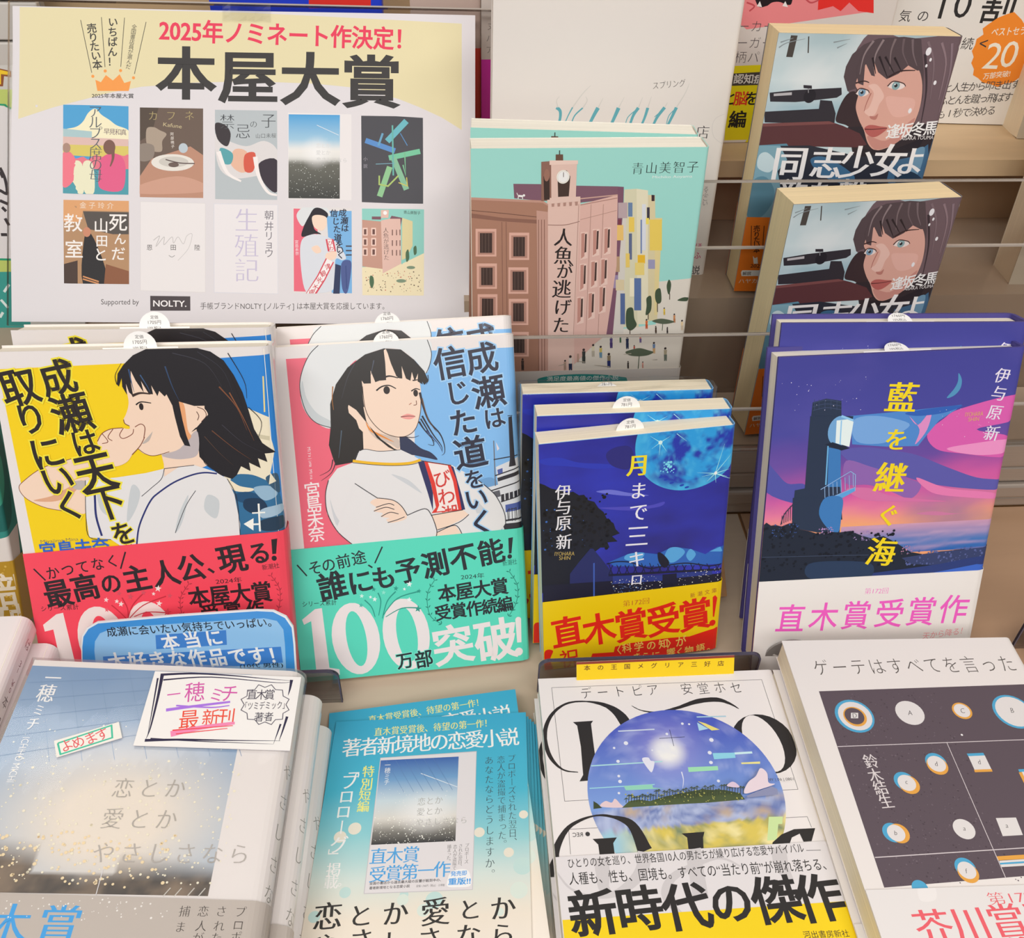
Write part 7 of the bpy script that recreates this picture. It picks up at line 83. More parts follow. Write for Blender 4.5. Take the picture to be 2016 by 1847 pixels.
'D':[('P','#b9ccd2',[0,0,106,0,106,158,0,158]),('G','snowsky',0,0,106,70,20,14),('P','#4a4440',[7.1,1.1,10.9,1.2,10.3,12.7,6.6,12.6]),('L','#4a4440',0.68,0.68,0,[17.3,1.5,18.8,10.3]),('L','#8a9498',0.76,0.19,1,[1.5,7.7,5.7,5.1,15.5,2.8]),('L','#8a9498',0.76,0.19,1,[1.9,4.9,8.8,2.5]),('L','#8a9498',0.77,0.19,1,[32.1,4.4,41.2,2.5]),('L','#8a9498',0.78,0.19,1,[34.8,7.3,39.9,4.8]),('S','#6e5a60',[51.7,-1.2,73.8,1.6,105.7,-0.4,107.1,12.4,107.7,26,106.2,40,106.4,56.5,93.9,59.9,54.5,37.2,43.7,22.9]),('P','#54464a',[42.2,22.8,42.2,17.1,44.3,10.5,49.6,5.2,57.4,1.8,71.6,0.7,81.7,1.7,88.3,19.3,91.7,33.2,91.4,45.2,90.1,54.4,54.5,37.2,50.8,29.1,46.3,30.8]),('S','#3a2c30',[51.3,31.1,47.1,31.8,44.4,36.6,43,43.5,43.6,48.1,49.9,50,59,53.6,57.6,37.3]),('P','#30282e',[51.2,51.1,105.8,48.1,109.9,73.8,59.5,70.5]),('S','#d8a698',[50,26.1,52.9,31.1,53,37.1,53.8,41.1,57.3,47.4,61.3,52.7,65.5,60.3,70.2,64.2,75.3,64,82.5,60.3,88.8,53.3,91.3,43.2,90.9,33.1,88,23.1,82.3,16.1,66.2,8.7,53.5,15.7]),('S','#e4bcb0',[57.8,27.5,62,31.6,61.2,39.5,58.8,41.9,62.6,44.6,65.8,43.3,66.8,37.8,68.4,32.9,62.6,26.7]),('S','#c48a80',[64.3,56,70.1,63.7,78,62.6,86.6,56.3,90.4,45.2,83.9,51,75.9,58.8]),('S','#e0b0a4',[69.7,34,77.6,33.4,87.2,34.9,86.6,42.9,76.8,44.4]),('S','#b87a70',[62.8,44.6,65.7,44.6,67.5,43.1,67,46.4,64.1,46.2]),('L','#a86a62',0.62,0.31,1,[60.4,31.5,59.1,37.4,58.8,41.9]),('P','#54464a',[51.5,26.2,48.6,19.3,50.4,8,64,1.2,81.8,1.9,87.5,18.2,84.1,18.6,78.2,15.9,73.7,20.5,67.6,23.6,61.6,19.9,56.4,12,60.3,22.2,58.1,21.7,52.8,14.7,54.8,27.3]),('L','#8a7a7c',1.38,0.3,1,[54.8,3.1,51.2,10.9,51.2,21.3]),('L','#8c7c7e',1.39,0.3,1,[60.4,2.4,57.8,10.2,58.5,17.8]),('L','#7a6a6c',1.39,0.3,1,[67.1,1.8,66.2,8.7,68.1,18.3]),('L','#6a5a5e',1.4,0.3,1,[71.9,1.7,73.2,9,78.2,15.9]),('L','#756569',1.4,0.3,1,[76.9,1.9,79.2,9.3,83.3,16.1]),('L','#7e6a70',1.43,0.31,1,[86.1,3,92.8,14.7,96.2,34.4]),('L','#8c767c',1.44,0.31,1,[94.1,3.4,99.9,15,101.4,34.7]),('L','#86727a',1.45,0.31,1,[100.1,3.6,103.6,20,103.7,41.9]),('L','#3c3036',1.46,0.31,1,[86.2,9.6,92.5,29.2,94.8,49.5]),('L','#2c2226',1.22,0.31,1,[60.1,11.3,67.9,22.9]),('L','#2c2226',1.22,0.3,1,[63.6,11.4,71.2,20.4]),('L','#2c2226',1.21,0.3,1,[56.4,12,60.4,20.8]),('L','#2c2226',1.22,0.31,1,[69,11.7,75.4,19.6]),('S','#e8d8d4',[51.3,31.6,53.3,29.1,58,30.1,59.1,31.6,56.8,33.3,53.7,33]),('E','#7c9cb4',54.9,31.2,2.16,2.21,0),('E','#2c2c30',54.9,31.2,0.89,0.92,0),('E','#ffffff',54.2,30.5,0.4,0.41,0),('L','#4a302e',0.72,0.41,1,[51.3,31.6,53.2,29,57.9,29.9,59.3,31.5]),('S','#e8d8d4',[69.1,27.5,71.9,24.8,77.9,25.9,79.3,27.6,76.3,29.3,72.2,28.9]),('E','#8aa8ac',73.9,27.1,2.34,2.38,0),('E','#2c2c30',73.9,27.1,0.97,0.99,0),('E','#ffffff',73.2,26.4,0.41,0.41,0),('L','#4a302e',0.72,0.41,1,[69.1,27.5,71.8,24.7,77.8,25.7,79.7,27.4]),('L','#3a282a',1.22,0.41,1,[68.3,22.6,74.2,19.1,83,18.5]),('L','#3a282a',0.91,0.41,1,[50,26.1,54.6,24.9,57.8,25.7]),('S','#b4605c',[61.4,51.9,63.1,50,66.1,49.7,70.4,50.4,75.2,51.3,71.8,55.2,68.1,56.8,64,55.2]),('L','#5c2c2e',0.64,0.32,1,[61.7,52.2,66.8,52.2,75.2,51.3]),('E','#e8e6ea',87.8,8.2,1.55,2.21,0),('E','#e8e6ea',90.2,12.6,0.71,1.02,0),('E','#e8e6ea',88.7,15.9,0.64,0.92,0),('E','#e8e6ea',96.4,25.1,0.87,1.26,0),('E','#e8e6ea',106.2,5.3,1.14,1.62,0),('E','#e8e6ea',86,41.1,1.02,1.51,0),('E','#e8e6ea',20.6,53.4,0.71,1.06,0),('E','#e8e6ea',10.8,51.8,0.85,1.27,0),('E','#e8e6ea',12.7,46.8,0.63,0.94,0),('P','#332f36',[0.7,32.3,15.3,30.6,42.3,28.8,43.3,32.6,40.8,34.4,24.6,36.5,16.9,37.3,2,37.3]),('P','#b8b4b8',[3.2,32.8,13.7,31.8,14,33.4,3.5,34.2]),('E','#26232a',24.7,33.8,3.58,3.89,0),('P','#332f36',[19.7,27.7,24.6,27.9,25.1,29.7,20.1,29.4]),('L','#8a888e',0.5,0.5,0,[22.9,29.6,23.5,32]),('P','#332f36',[31.3,35.9,38.3,36.3,42.2,43.5,42.7,49.6,0.9,49.2,-0.4,43.1,31.6,40.9]),('P','#5a3438',[-1.9,50,39.3,47.9,48,50.4,59.3,54.7,65.2,61.3,59.5,63,-1.3,62.8]),('P','#7a4a4a',[-1,49.9,39.3,47.9,43.7,49.4,0.4,51.7]),('P','#5c8aa0',[-1.3,62.8,16.4,61.4,21.7,66.9,19.8,76.4,-1.8,74.9]),('S','#a8c4d0',[-0.1,68.7,5.8,68,10.8,72.6,8.1,78.8,-0.4,77.1]),('P','#33587a',[104.1,72.3,105,55.3,108.8,73.7,112.1,93.9,80.1,91.6,82.8,64.5,94.5,68.4]),('P','#241f28',[59.8,64.1,70.2,64.2,78.8,65.3,91.8,59.8,99,56,97,66.5,84.4,69.9,63.4,69.7]),('P','#2b2e3a',[-2.2,63.3,30.7,62.3,63.1,68.6,103.5,63.7,130.6,155.5,4.5,143.9]),('P','#7ea6b6',[-1.3,62.8,12.7,62.7,18.6,71,14.1,78.1,19.3,92.7,15.6,109.3,1.9,119.8,-0.6,85.8]),('S','#c4d8de',[1,68.7,5.6,66.9,11.8,72.6,9.1,78.9,1.5,76.2]),('S','#5f8ca0',[-0.6,85.8,7.8,82,15.3,93.5,9.8,106.6,0.7,108.2]),('P','#3d6486',[82.6,70.9,93.4,68.4,102.5,60.4,115.8,105.6,96.8,97.3,82.9,82.9]),('S','#6a90ac',[93.8,66.3,101,62.5,101.5,77.6,96.8,79.4]),('S','#24384e',[87,78.8,97.2,77.3,106.9,84.6,108,98.1,93.6,90.3]),('S','#3f6a8e',[32.8,70.8,42.7,69.4,62.1,80.4,57.2,85.5,41.2,80]),('C', '#f0ecec', 'h', '逢坂冬馬', 79.4, 53.1, 101.5, 50.8, 8.5, 8.8, 5),('F', '#e8e4e4', 'm', 'AISAKA TOUMA', 84.9, 58.3, 104.6, 57.4, 2.24),('C', '#efeaea', 'u', '同', 20.6, 73.1, 20.6, 73.1, 21.2, 21.4, 0),('C', '#efeaea', 'u', '志', 43.6, 72.7, 43.6, 72.7, 19.4, 19.7, 0),('C', '#efeaea', 'u', '少', 62, 72, 62, 72, 20.3, 20.7, 0),('C', '#efeaea', 'u', '女', 81.6, 70.8, 81.6, 70.8, 20.3, 20.8, 0),('C', '#efeaea', 'u', 'よ', 95, 70.6, 95, 70.6, 17.6, 18.0, 0),('C', '#efeaea', 'u', '敵', 25.6, 91.5, 25.6, 91.5, 17.5, 18.0, 0),('C', '#efeaea', 'u', 'を', 43.1, 91.3, 43.1, 91.3, 14.6, 15.1, 0),('C', '#efeaea', 'u', '撃', 62.5, 91, 62.5, 91, 17.5, 18.2, 0),('C', '#efeaea', 'u', 'て', 80.1, 90.7, 80.1, 90.7, 14.6, 15.2, 0)],
'Dband':[('C', '#3a2418', 'h', '売', 7.6, 114.7, 7.6, 114.7, 4.2, 4.4, 8),('C', '#3a2418', 'h', 'り', 8.3, 118.8, 8.3, 118.8, 4.2, 4.4, 8),('C', '#3a2418', 'h', 'た', 8.9, 122.2, 8.9, 122.2, 4.2, 4.4, 8),('C', '#3a2418', 'h', 'い', 9.5, 125.5, 9.5, 125.5, 4.2, 4.5, 8),('C', '#3a2418', 'h', '本', 10.1, 128.9, 10.1, 128.9, 4.2, 4.5, 8),('L','#3a2418',0.41,0.41,0,[3.9,112.9,6.3,128.5]),('L','#3a2418',0.42,0.42,0,[12,112.8,13.8,128.4]),('P','#f4e8dc',[8.4,133.2,9.9,134.8,11.4,133.9,12.6,138.5,9.8,138.6]),('F', '#3a2418', 'b', '2022', 8, 141.3, 16.1, 141.2, 2.41),('P','#f4ece4',[2.5,144.6,3.2,143.2,25.6,142.9,26.4,146.7,3.4,147.3]),('F', '#3a2418', 'b', '解説', 3.8, 146.8, 9.4, 146.5, 2.65),('F', '#f4e0cc', 'm', 'ハヤカワ文庫', 2.2, 152.5, 27.3, 151.8, 3.35)],
'KOI':[('P','#e4dedb',[0,0,131,0,131,191,0,191]),('G','kanade',0,3.4,105.5,114.9,60,60),('L','#7c99ba',0.22,0.22,0,[4,4.4,24,55.4]),('L','#7c99ba',0.22,0.22,0,[18,4.4,38,54.4]),('L','#7c99ba',0.22,0.22,0,[32,4.4,52,53.4]),('L','#7c99ba',0.22,0.22,0,[46,4.4,66,52.4]),('L','#7c99ba',0.22,0.22,0,[60,4.4,80,51.4]),('L','#7c99ba',0.22,0.22,0,[74,4.4,94,50.4]),('L','#7c99ba',0.22,0.22,0,[88,4.4,108,49.4]),('L','#7c99ba',0.2,0.2,0,[1,13.4,60,7.4]),('L','#7c99ba',0.2,0.2,0,[1,23.4,69,13.4]),('L','#7c99ba',0.2,0.2,0,[1,33.4,78,19.4]),('L','#7c99ba',0.2,0.2,0,[1,43.4,87,25.4]),('L','#7c99ba',0.2,0.2,0,[1,53.4,96,31.4]),('X','#f4e6d0',9.7,52.6,109.6,110.3,330,0.25,0.75,51),('X','#fbf2e2',-3.3,30.8,104.9,63.1,70,0.2,0.5,52),('X','#f0d8b0',13.9,87.6,87.7,112.3,120,0.5,0.9,53),('L','#d8d6d8',0.37,0.37,0,[60.8,105,61,121.7]),('L','#c8c4bc',0.45,0.45,0,[89.8,111.8,87.6,115.3]),('L','#c8c4bc',0.45,0.45,0,[94.2,111.7,92,115.2]),('L','#c8c4bc',0.45,0.45,0,[99.4,111.6,97.2,115.1]),('L','#c8c4bc',0.45,0.45,0,[103.8,111.6,101.6,115.1]),('C', '#b0aaa2', 's', '恋とか', 59.4, 67.3, 81.8, 66.7, 8.9, 10.3, 0),('C', '#b0aaa2', 's', '愛とか', 58.7, 81.8, 81.3, 81.6, 9.1, 10.3, 0),('C', '#b4aea8', 's', 'やさしさなら', 59, 97.3, 115.1, 96.6, 9.1, 9.9, 0),('C', '#fbfafa', 't', '一', 11.8, 10.2, 11.8, 10.2, 7.6, 10.0, 0),('C', '#fbfafa', 't', '穂', 11.4, 19, 11.4, 19, 8.1, 10.6, 0),('C', '#fbfafa', 't', 'ミ', 11.1, 28.6, 11.1, 28.6, 5.1, 6.5, 0),('C', '#fbfafa', 't', 'チ', 10.8, 36.1, 10.8, 36.1, 5.8, 7.4, 0),('F', '#f0f2f4', 'm', 'ICHIHO MICHI', 8.7, 43.5, 9.2, 66.2, 3.2),('V', '#8c8880', 's', 'やさしさ', 131.2, 55, 131.2, 99, 6.2, 8.5, 0),('V', '#8c8880', 's', 'なら', 131.2, 112, 131.2, 126, 6.2, 8.5, 0)],
'KOIband':[('C', '#4aa2e0', 't', '直', 14.7, 127.8, 14.7, 127.8, 16.0, 17.7, 0),('C', '#4aa2e0', 't', '木', 31, 127.9, 31, 127.9, 16.2, 17.6, 0),('C', '#4aa2e0', 't', '賞', 50.2, 128.1, 50.2, 128.1, 16.4, 17.5, 0),('C', '#4a4440', 's', 'プ', 119.9, 121.4, 119.9, 121.4, 4.6, 4.7, 0),('C', '#4a4440', 's', 'ロ', 119.9, 126.7, 119.9, 126.7, 4.5, 4.6, 0),('C', '#4a4440', 's', 'ポ', 119.9, 131.4, 119.9, 131.4, 4.5, 4.5, 0),('C', '#4a4440', 's', 'さ', 112.2, 121.3, 112.2, 121.3, 4.5, 4.7, 0),('C', '#4a4440', 's', 'れ', 112.4, 127.2, 112.4, 127.2, 4.5, 4.6, 0),('C', '#4a4440', 's', 'た', 112.2, 131.9, 112.2, 131.9, 4.5, 4.5, 0),('C', '#4a4440', 's', '恋', 105, 121.4, 105, 121.4, 4.5, 4.7, 0),('C', '#4a4440', 's', '人', 105.3, 127.3, 105.3, 127.3, 4.5, 4.6, 0),('C', '#4a4440', 's', 'が', 105, 132, 105, 132, 4.4, 4.5, 0),('C', '#4a4440', 's', '捕', 97.6, 121.5, 97.6, 121.5, 4.5, 4.7, 0),('C', '#4a4440', 's', 'ま', 97.3, 127.8, 97.3, 127.8, 4.4, 4.6, 0),('C', '#4a4440', 's', 'っ', 96.9, 132.8, 96.9, 132.8, 4.4, 4.5, 0),('X','#e8e4e0',23.9,116.4,90.7,125.7,60,0.2,0.5,55)],
'KCARD':[('P','#eeebe8',[0,0,71.2,0,71.2,41.8,0,41.8]),('L','#302c48',1.4,0.1,1,[3.1,2,18.2,0.5,36,0.7,52.3,1.7,67.3,2.4]),('L','#302c48',0.9,0.1,1,[5.1,5,27.4,2.2,58.9,3.9,66.9,3]),('L','#302c48',1.59,0.1,1,[66.7,1.9,66.6,7.4,66.2,11.2]),('L','#302c48',1.31,0.09,1,[67.4,23.3,66.3,31.6,65.4,37.1]),('L','#302c48',0.92,0.09,1,[64.9,27.6,63.1,38.7]),('L','#302c48',1.66,0.09,1,[4,2.3,4.9,15.7,5.4,32.1,4.8,38.5]),('L','#302c48',0.85,0.09,1,[2.3,4.1,3.9,22,5.1,36.1]),('L','#302c48',1.47,0.09,1,[4.5,39,21.7,37.9,42.6,37.5,66.2,36.8]),('L','#302c48',0.82,0.09,1,[6.8,38,30.2,38.5,63.1,38.7]),('C', '#d05aa8', 'm', '一', 11.9, 13.1, 11.9, 13.1, 6.4, 8.1, 12),('C', '#d05aa8', 'm', '穂', 21.4, 11.2, 21.4, 11.2, 9.5, 11.9, 8),('C', '#d05aa8', 'm', 'ミ', 32.1, 12.3, 32.1, 12.3, 6.9, 8.6, 0),('C', '#d05aa8', 'm', 'チ', 37.9, 11.2, 37.9, 11.2, 8.7, 10.8, 0),('L','#a874e0',1.72,1.14,1,[10.3,22.2,22.1,19.6,39.2,16.2]),('L','#a874e0',0.95,0.57,1,[14.4,19.5,30.8,19.8,39.2,18.3]),('C', '#e8503c', 'm', '最', 21.9, 26.9, 21.9, 26.9, 9.3, 11.3, 8),('C', '#e8503c', 'm', '新', 31.8, 25.4, 31.8, 25.4, 8.1, 9.8, 6),('C', '#e8503c', 'm', '刊', 39, 24.6, 39, 24.6, 8.1, 9.8, 4),('L','#f48ab4',3.15,1.48,1,[15.3,35.2,28.7,31.1,43.4,28]),('L','#e84a50',0.75,0.37,1,[15.7,33.2,42.8,29.5]),('L','#e84a50',0.56,0.37,1,[17.7,35.1,40.6,31.1]),('L','#5a5664',0.39,0.39,0,[65.9,16.6,67.8,19.6,65.2,21.6,65.4,24.9,62.1,25.3,60.6,28.1,57.4,26.8,54.7,28.3,52.4,25.7,49,25.6,48.2,22.3,45.1,20.6,46.1,17.5,44.1,14.5,46.6,12.5,46.3,9,49.7,8.6,51.1,5.6,54.4,7,57.3,5.3,59.7,8.1,63.1,8.2,63.9,11.7,67,13.4,65.9,16.6]),('C', '#4a4654', 'm', '直', 48.9, 11.5, 48.9, 11.5, 4.9, 6.0, 4),('C', '#4a4654', 'm', '木', 53.3, 11.3, 53.3, 11.3, 4.9, 6.1, 4),('C', '#4a4654', 'm', '賞', 57.3, 11.1, 57.3, 11.1, 5.1, 6.3, 4),('F', '#4a4654', 'm', '「ツミデミック」', 46.9, 20.6, 65.5, 19, 4.66),('C', '#4a4654', 'm', '著者', 54.2, 24.1, 58.7, 23.7, 4.5, 5.4, 0)],
'KYOME':[('P','#efeae2',[0,0,28.2,0,28.2,9.2,0,9.2]),('L','#4cc0a0',0.81,0.81,0,[1.4,1.9,24.8,0.8,24.1,7.6,1.8,8.2,1.4,1.9]),('C', '#e05a60', 'm', 'よ', 4.8, 4.2, 4.8, 4.2, 5.6, 6.9, 14),('C', '#e05a60', 'm', 'め', 9.7, 4.4, 9.7, 4.4, 5.6, 6.9, 14),('C', '#e05a60', 'm', 'ま', 15.2, 4.2, 15.2, 4.2, 5.7, 7.0, 14),('C', '#e05a60', 'm', 'す', 20.1, 4, 20.1, 4, 5.7, 7.0, 14)],
'FL':[('G','flyer',0,0,105,148,10,50),('E','#bcd8d4',101.5,89.4,4.42,4.42,0),('E','#d4e0d6',75.1,96.9,2.15,2.15,0),('E','#e2dccc',102.5,62.3,2.26,2.26,0),('E','#bcd8d4',45.7,101,2.09,2.09,0),('E','#d4e0d6',90.6,111.2,1.99,1.99,0),('E','#e2dccc',62.7,62.4,2.66,2.66,0),('E','#bcd8d4',4.6,109.8,2.81,2.81,0),('E','#d4e0d6',99.6,101.3,4.1,4.1,0),('E','#e2dccc',18.2,65.7,3.3,3.3,0),('E','#bcd8d4',17.6,98.7,2.73,2.73,0),('E','#d4e0d6',55.4,108.9,3.07,3.07,0),('E','#e2dccc',11.4,69.9,3.14,3.14,0),('E','#bcd8d4',55.1,93.9,2.7,2.7,0),('E','#d4e0d6',68.2,81.8,3.37,3.37,0),('E','#e2dccc',80.6,70.9,2.63,2.63,0),('E','#bcd8d4',52.8,96.3,2.26,2.26,0),('E','#d4e0d6',58.2,93.2,4.19,4.19,0),('E','#e2dccc',38.1,93.9,2.07,2.07,0),('E','#bcd8d4',52.3,71.1,4.26,4.26,0),('E','#d4e0d6',45.3,103.5,2.75,2.75,0),('E','#e2dccc',95,82.2,2.49,2.49,0),('E','#bcd8d4',60.1,104.3,4.08,4.08,0),('F', '#eae28a', 't', '直木賞受賞後、待望の第一作！', 22.2, 10.9, 83.6, 8.6, 5.46),('C', '#ecebe8', 't', '著者新境地の恋愛小説', 10.8, 17.4, 95.9, 15.7, 10.2, 12.1, 3),('C', '#eee67e', 't', '特', 21.5, 32.9, 21.5, 32.9, 6.4, 7.3, 0),('C', '#eee67e', 't', '別', 21.5, 40.3, 21.5, 40.3, 6.3, 7.2, 0),('C', '#eee67e', 't', '短', 21.2, 46.8, 21.2, 46.8, 6.2, 7.0, 0),('C', '#eee67e', 't', '編', 21.1, 53.4, 21.1, 53.4, 6.2, 6.9, 0),('C', '#eeecea', 't', 'プ', 12.3, 38.4, 12.3, 38.4, 9.0, 10.3, 0),('C', '#eeecea', 't', 'ロ', 11.7, 47.2, 11.7, 47.2, 7.8, 8.8, 0),('C', '#eeecea', 't', 'ロ', 11.3, 55.9, 11.3, 55.9, 7.7, 8.5, 0),('C', '#eeecea', 't', 'グ', 11.4, 74, 11.4, 74, 8.9, 9.6, 0),('C', '#eeecea', 't', '掲', 10.5, 86.9, 10.5, 86.9, 7.0, 7.3, 0),('C', '#eeecea', 't', '載', 10.2, 93.1, 10.2, 93.1, 6.9, 7.2, 0),('V', '#eeecea', 'm', '「', 12.7, 31.6, 12.7, 31.6, 8.4, 9.7, 0),('V', '#eeecea', 'm', 'ー', 11.4, 64.6, 11.4, 64.6, 7.9, 8.7, 0),('V', '#eeecea', 'm', '」', 10.3, 80.3, 10.3, 80.3, 7.7, 8.3, 0),('V', '#eeecea', 'm', '。', 12.6, 96.6, 12.6, 96.6, 5.5, 5.7, 0),('P','#c4c0c4',[27,24.9,78.4,23.7,78,100.2,26.5,99.9]),('P','#dcd8da',[27.3,25.2,78.1,24.2,77.7,99.9,26.9,99.5]),('G','dusk2',27.4,26.6,68.9,75,22,24),('X','#f4f0e4',27.4,60.1,68.1,75.3,200,0.12,0.4,61),('X','#f8f8f4',28.6,43.9,66.2,62.1,60,0.1,0.25,62),('L','#d8e2ea',0.39,0.39,0,[49.4,35.8,68.8,44.9]),('L','#5f84b4',0.14,0.14,0,[30.4,27,41.4,46.6]),('L','#5f84b4',0.14,0.14,0,[35.4,27,46.4,46.6]),('L','#5f84b4',0.14,0.14,0,[40.4,27,51.4,46.6]),('L','#5f84b4',0.14,0.14,0,[45.4,27,56.4,46.6]),('L','#5f84b4',0.14,0.14,0,[50.4,27,61.4,46.6]),('L','#5f84b4',0.14,0.14,0,[55.4,27,66.4,46.6]),('C', '#a8a8a4', 's', '恋とか', 50.8, 52.4, 59.6, 52, 4.2, 4.7, 0),('C', '#a8a8a4', 's', '愛とか', 50.8, 58.2, 59.7, 58, 4.2, 4.6, 0),('C', '#a8a8a4', 's', 'やさしさなら', 50.6, 63.8, 72.7, 63.9, 3.7, 4.1, 0),('C', '#e4e6ea', 'm', '一', 31.4, 29.7, 31.4, 29.7, 3.2, 3.7, 0),('C', '#e4e6ea', 'm', '穂', 31.6, 33.1, 31.6, 33.1, 3.2, 3.7, 0),('C', '#e4e6ea', 'm', 'ミ', 31.7, 36.9, 31.7, 36.9, 3.2, 3.6, 0),('C', '#e4e6ea', 'm', 'チ', 31.9, 40.1, 31.9, 40.1, 3.1, 3.6, 0),('C', '#4aa0dc', 't', '直木賞', 31.6, 81.1, 47.6, 80.9, 8.2, 8.8, 0),('C', '#4aa0dc', 't', '受賞第一作', 32.2, 90.4, 63.1, 89.2, 8.1, 8.5, 0),('F', '#3a3638', 'b', '全国の書店から過去最大級の反響が殺到中の、', 28.7, 95.6, 62.8, 95.4, 1.56),('F', '#3a3638', 'b', '著者新境地となる恋愛小説', 28.9, 97.9, 48.1, 97.7, 1.55),('F', '#5a5658', 'm', '定価 1,760円（税込） 小学館', 51.2, 97.8, 64.6, 97.9, 1.26),('V', '#3a3638', 's', 'プロポーズ', 74.7, 77.5, 74.6, 86, 2.1, 2.2, 0),('V', '#3a3638', 's', 'された翌日、', 71.6, 77.7, 71.5, 88.4, 2.1, 2.2, 0),('V', '#3a3638', 's', '恋人が盗撮で', 68.9, 78, 68.9, 89, 2.1, 2.2, 0),('V', '#3a3638', 's', '捕まった。', 66, 77.8, 66, 85.6, 2.1, 2.2, 0),('S','#f0f0f2',[67.1,91.7,70.7,89.8,75.2,90.3,76.9,94,76.7,98.2,71,98.7,66,98,66,94.2]),('F', '#4a9ce0', 'h', '発売即', 67.3, 93.2, 75, 93, 2.57),('F', '#4a9ce0', 'x', '重版!!', 66.3, 97.5, 76.9, 97.5, 3.52),('V', '#3c4a50', 's', 'プロポーズされた翌日、', 96.9, 29.1, 97, 76.9, 4.3, 4.8, 0),('V', '#3c4a50', 's', '恋人が盗撮で捕まった。', 91.3, 29.7, 91.9, 77.9, 4.3, 4.8, 0),('V', '#3c4a50', 's', 'あなたならどうしますか。', 85, 29.8, 86, 93, 4.7, 5.2, 0),('C', '#2a2826', 't', '恋', 11, 109.6, 11, 109.6, 13.4, 13.6, 3),('C', '#2a2826', 't', 'と', 26.3, 110, 26.3, 110, 11.3, 11.5, 3),('C', '#2a2826', 't', 'か', 42.4, 109.7, 42.4, 109.7, 11.9, 12.1, 3),('C', '#2a2826', 't', '愛', 60.9, 109.7, 60.9, 109.7, 13.5, 13.7, 3),('C', '#2a2826', 't', 'と', 76.8, 109.4, 76.8, 109.4, 10.5, 10.7, 3),('C', '#2a2826', 't', 'か', 92.1, 109.4, 92.1, 109.4, 11.8, 12.0, 3),('C', '#2a2826', 't', 'や', 12, 122.9, 12, 122.9, 11.1, 11.0, 3),('C', '#2a2826', 't', 'さ', 27.9, 121.3, 27.9, 121.3, 11.1, 11.0, 3),('C', '#2a2826', 't', 'し', 42.9, 122.6, 42.9, 122.6, 10.4, 10.3, 3),('C', '#2a2826', 't', 'さ', 59, 122, 59, 122, 11.0, 10.9, 3),('C', '#2a2826', 't', 'な', 76.6, 121.5, 76.6, 121.5, 11.6, 11.5, 3),('C', '#2a2826', 't', 'ら', 92, 121.5, 92, 121.5, 10.9, 10.9, 3)],
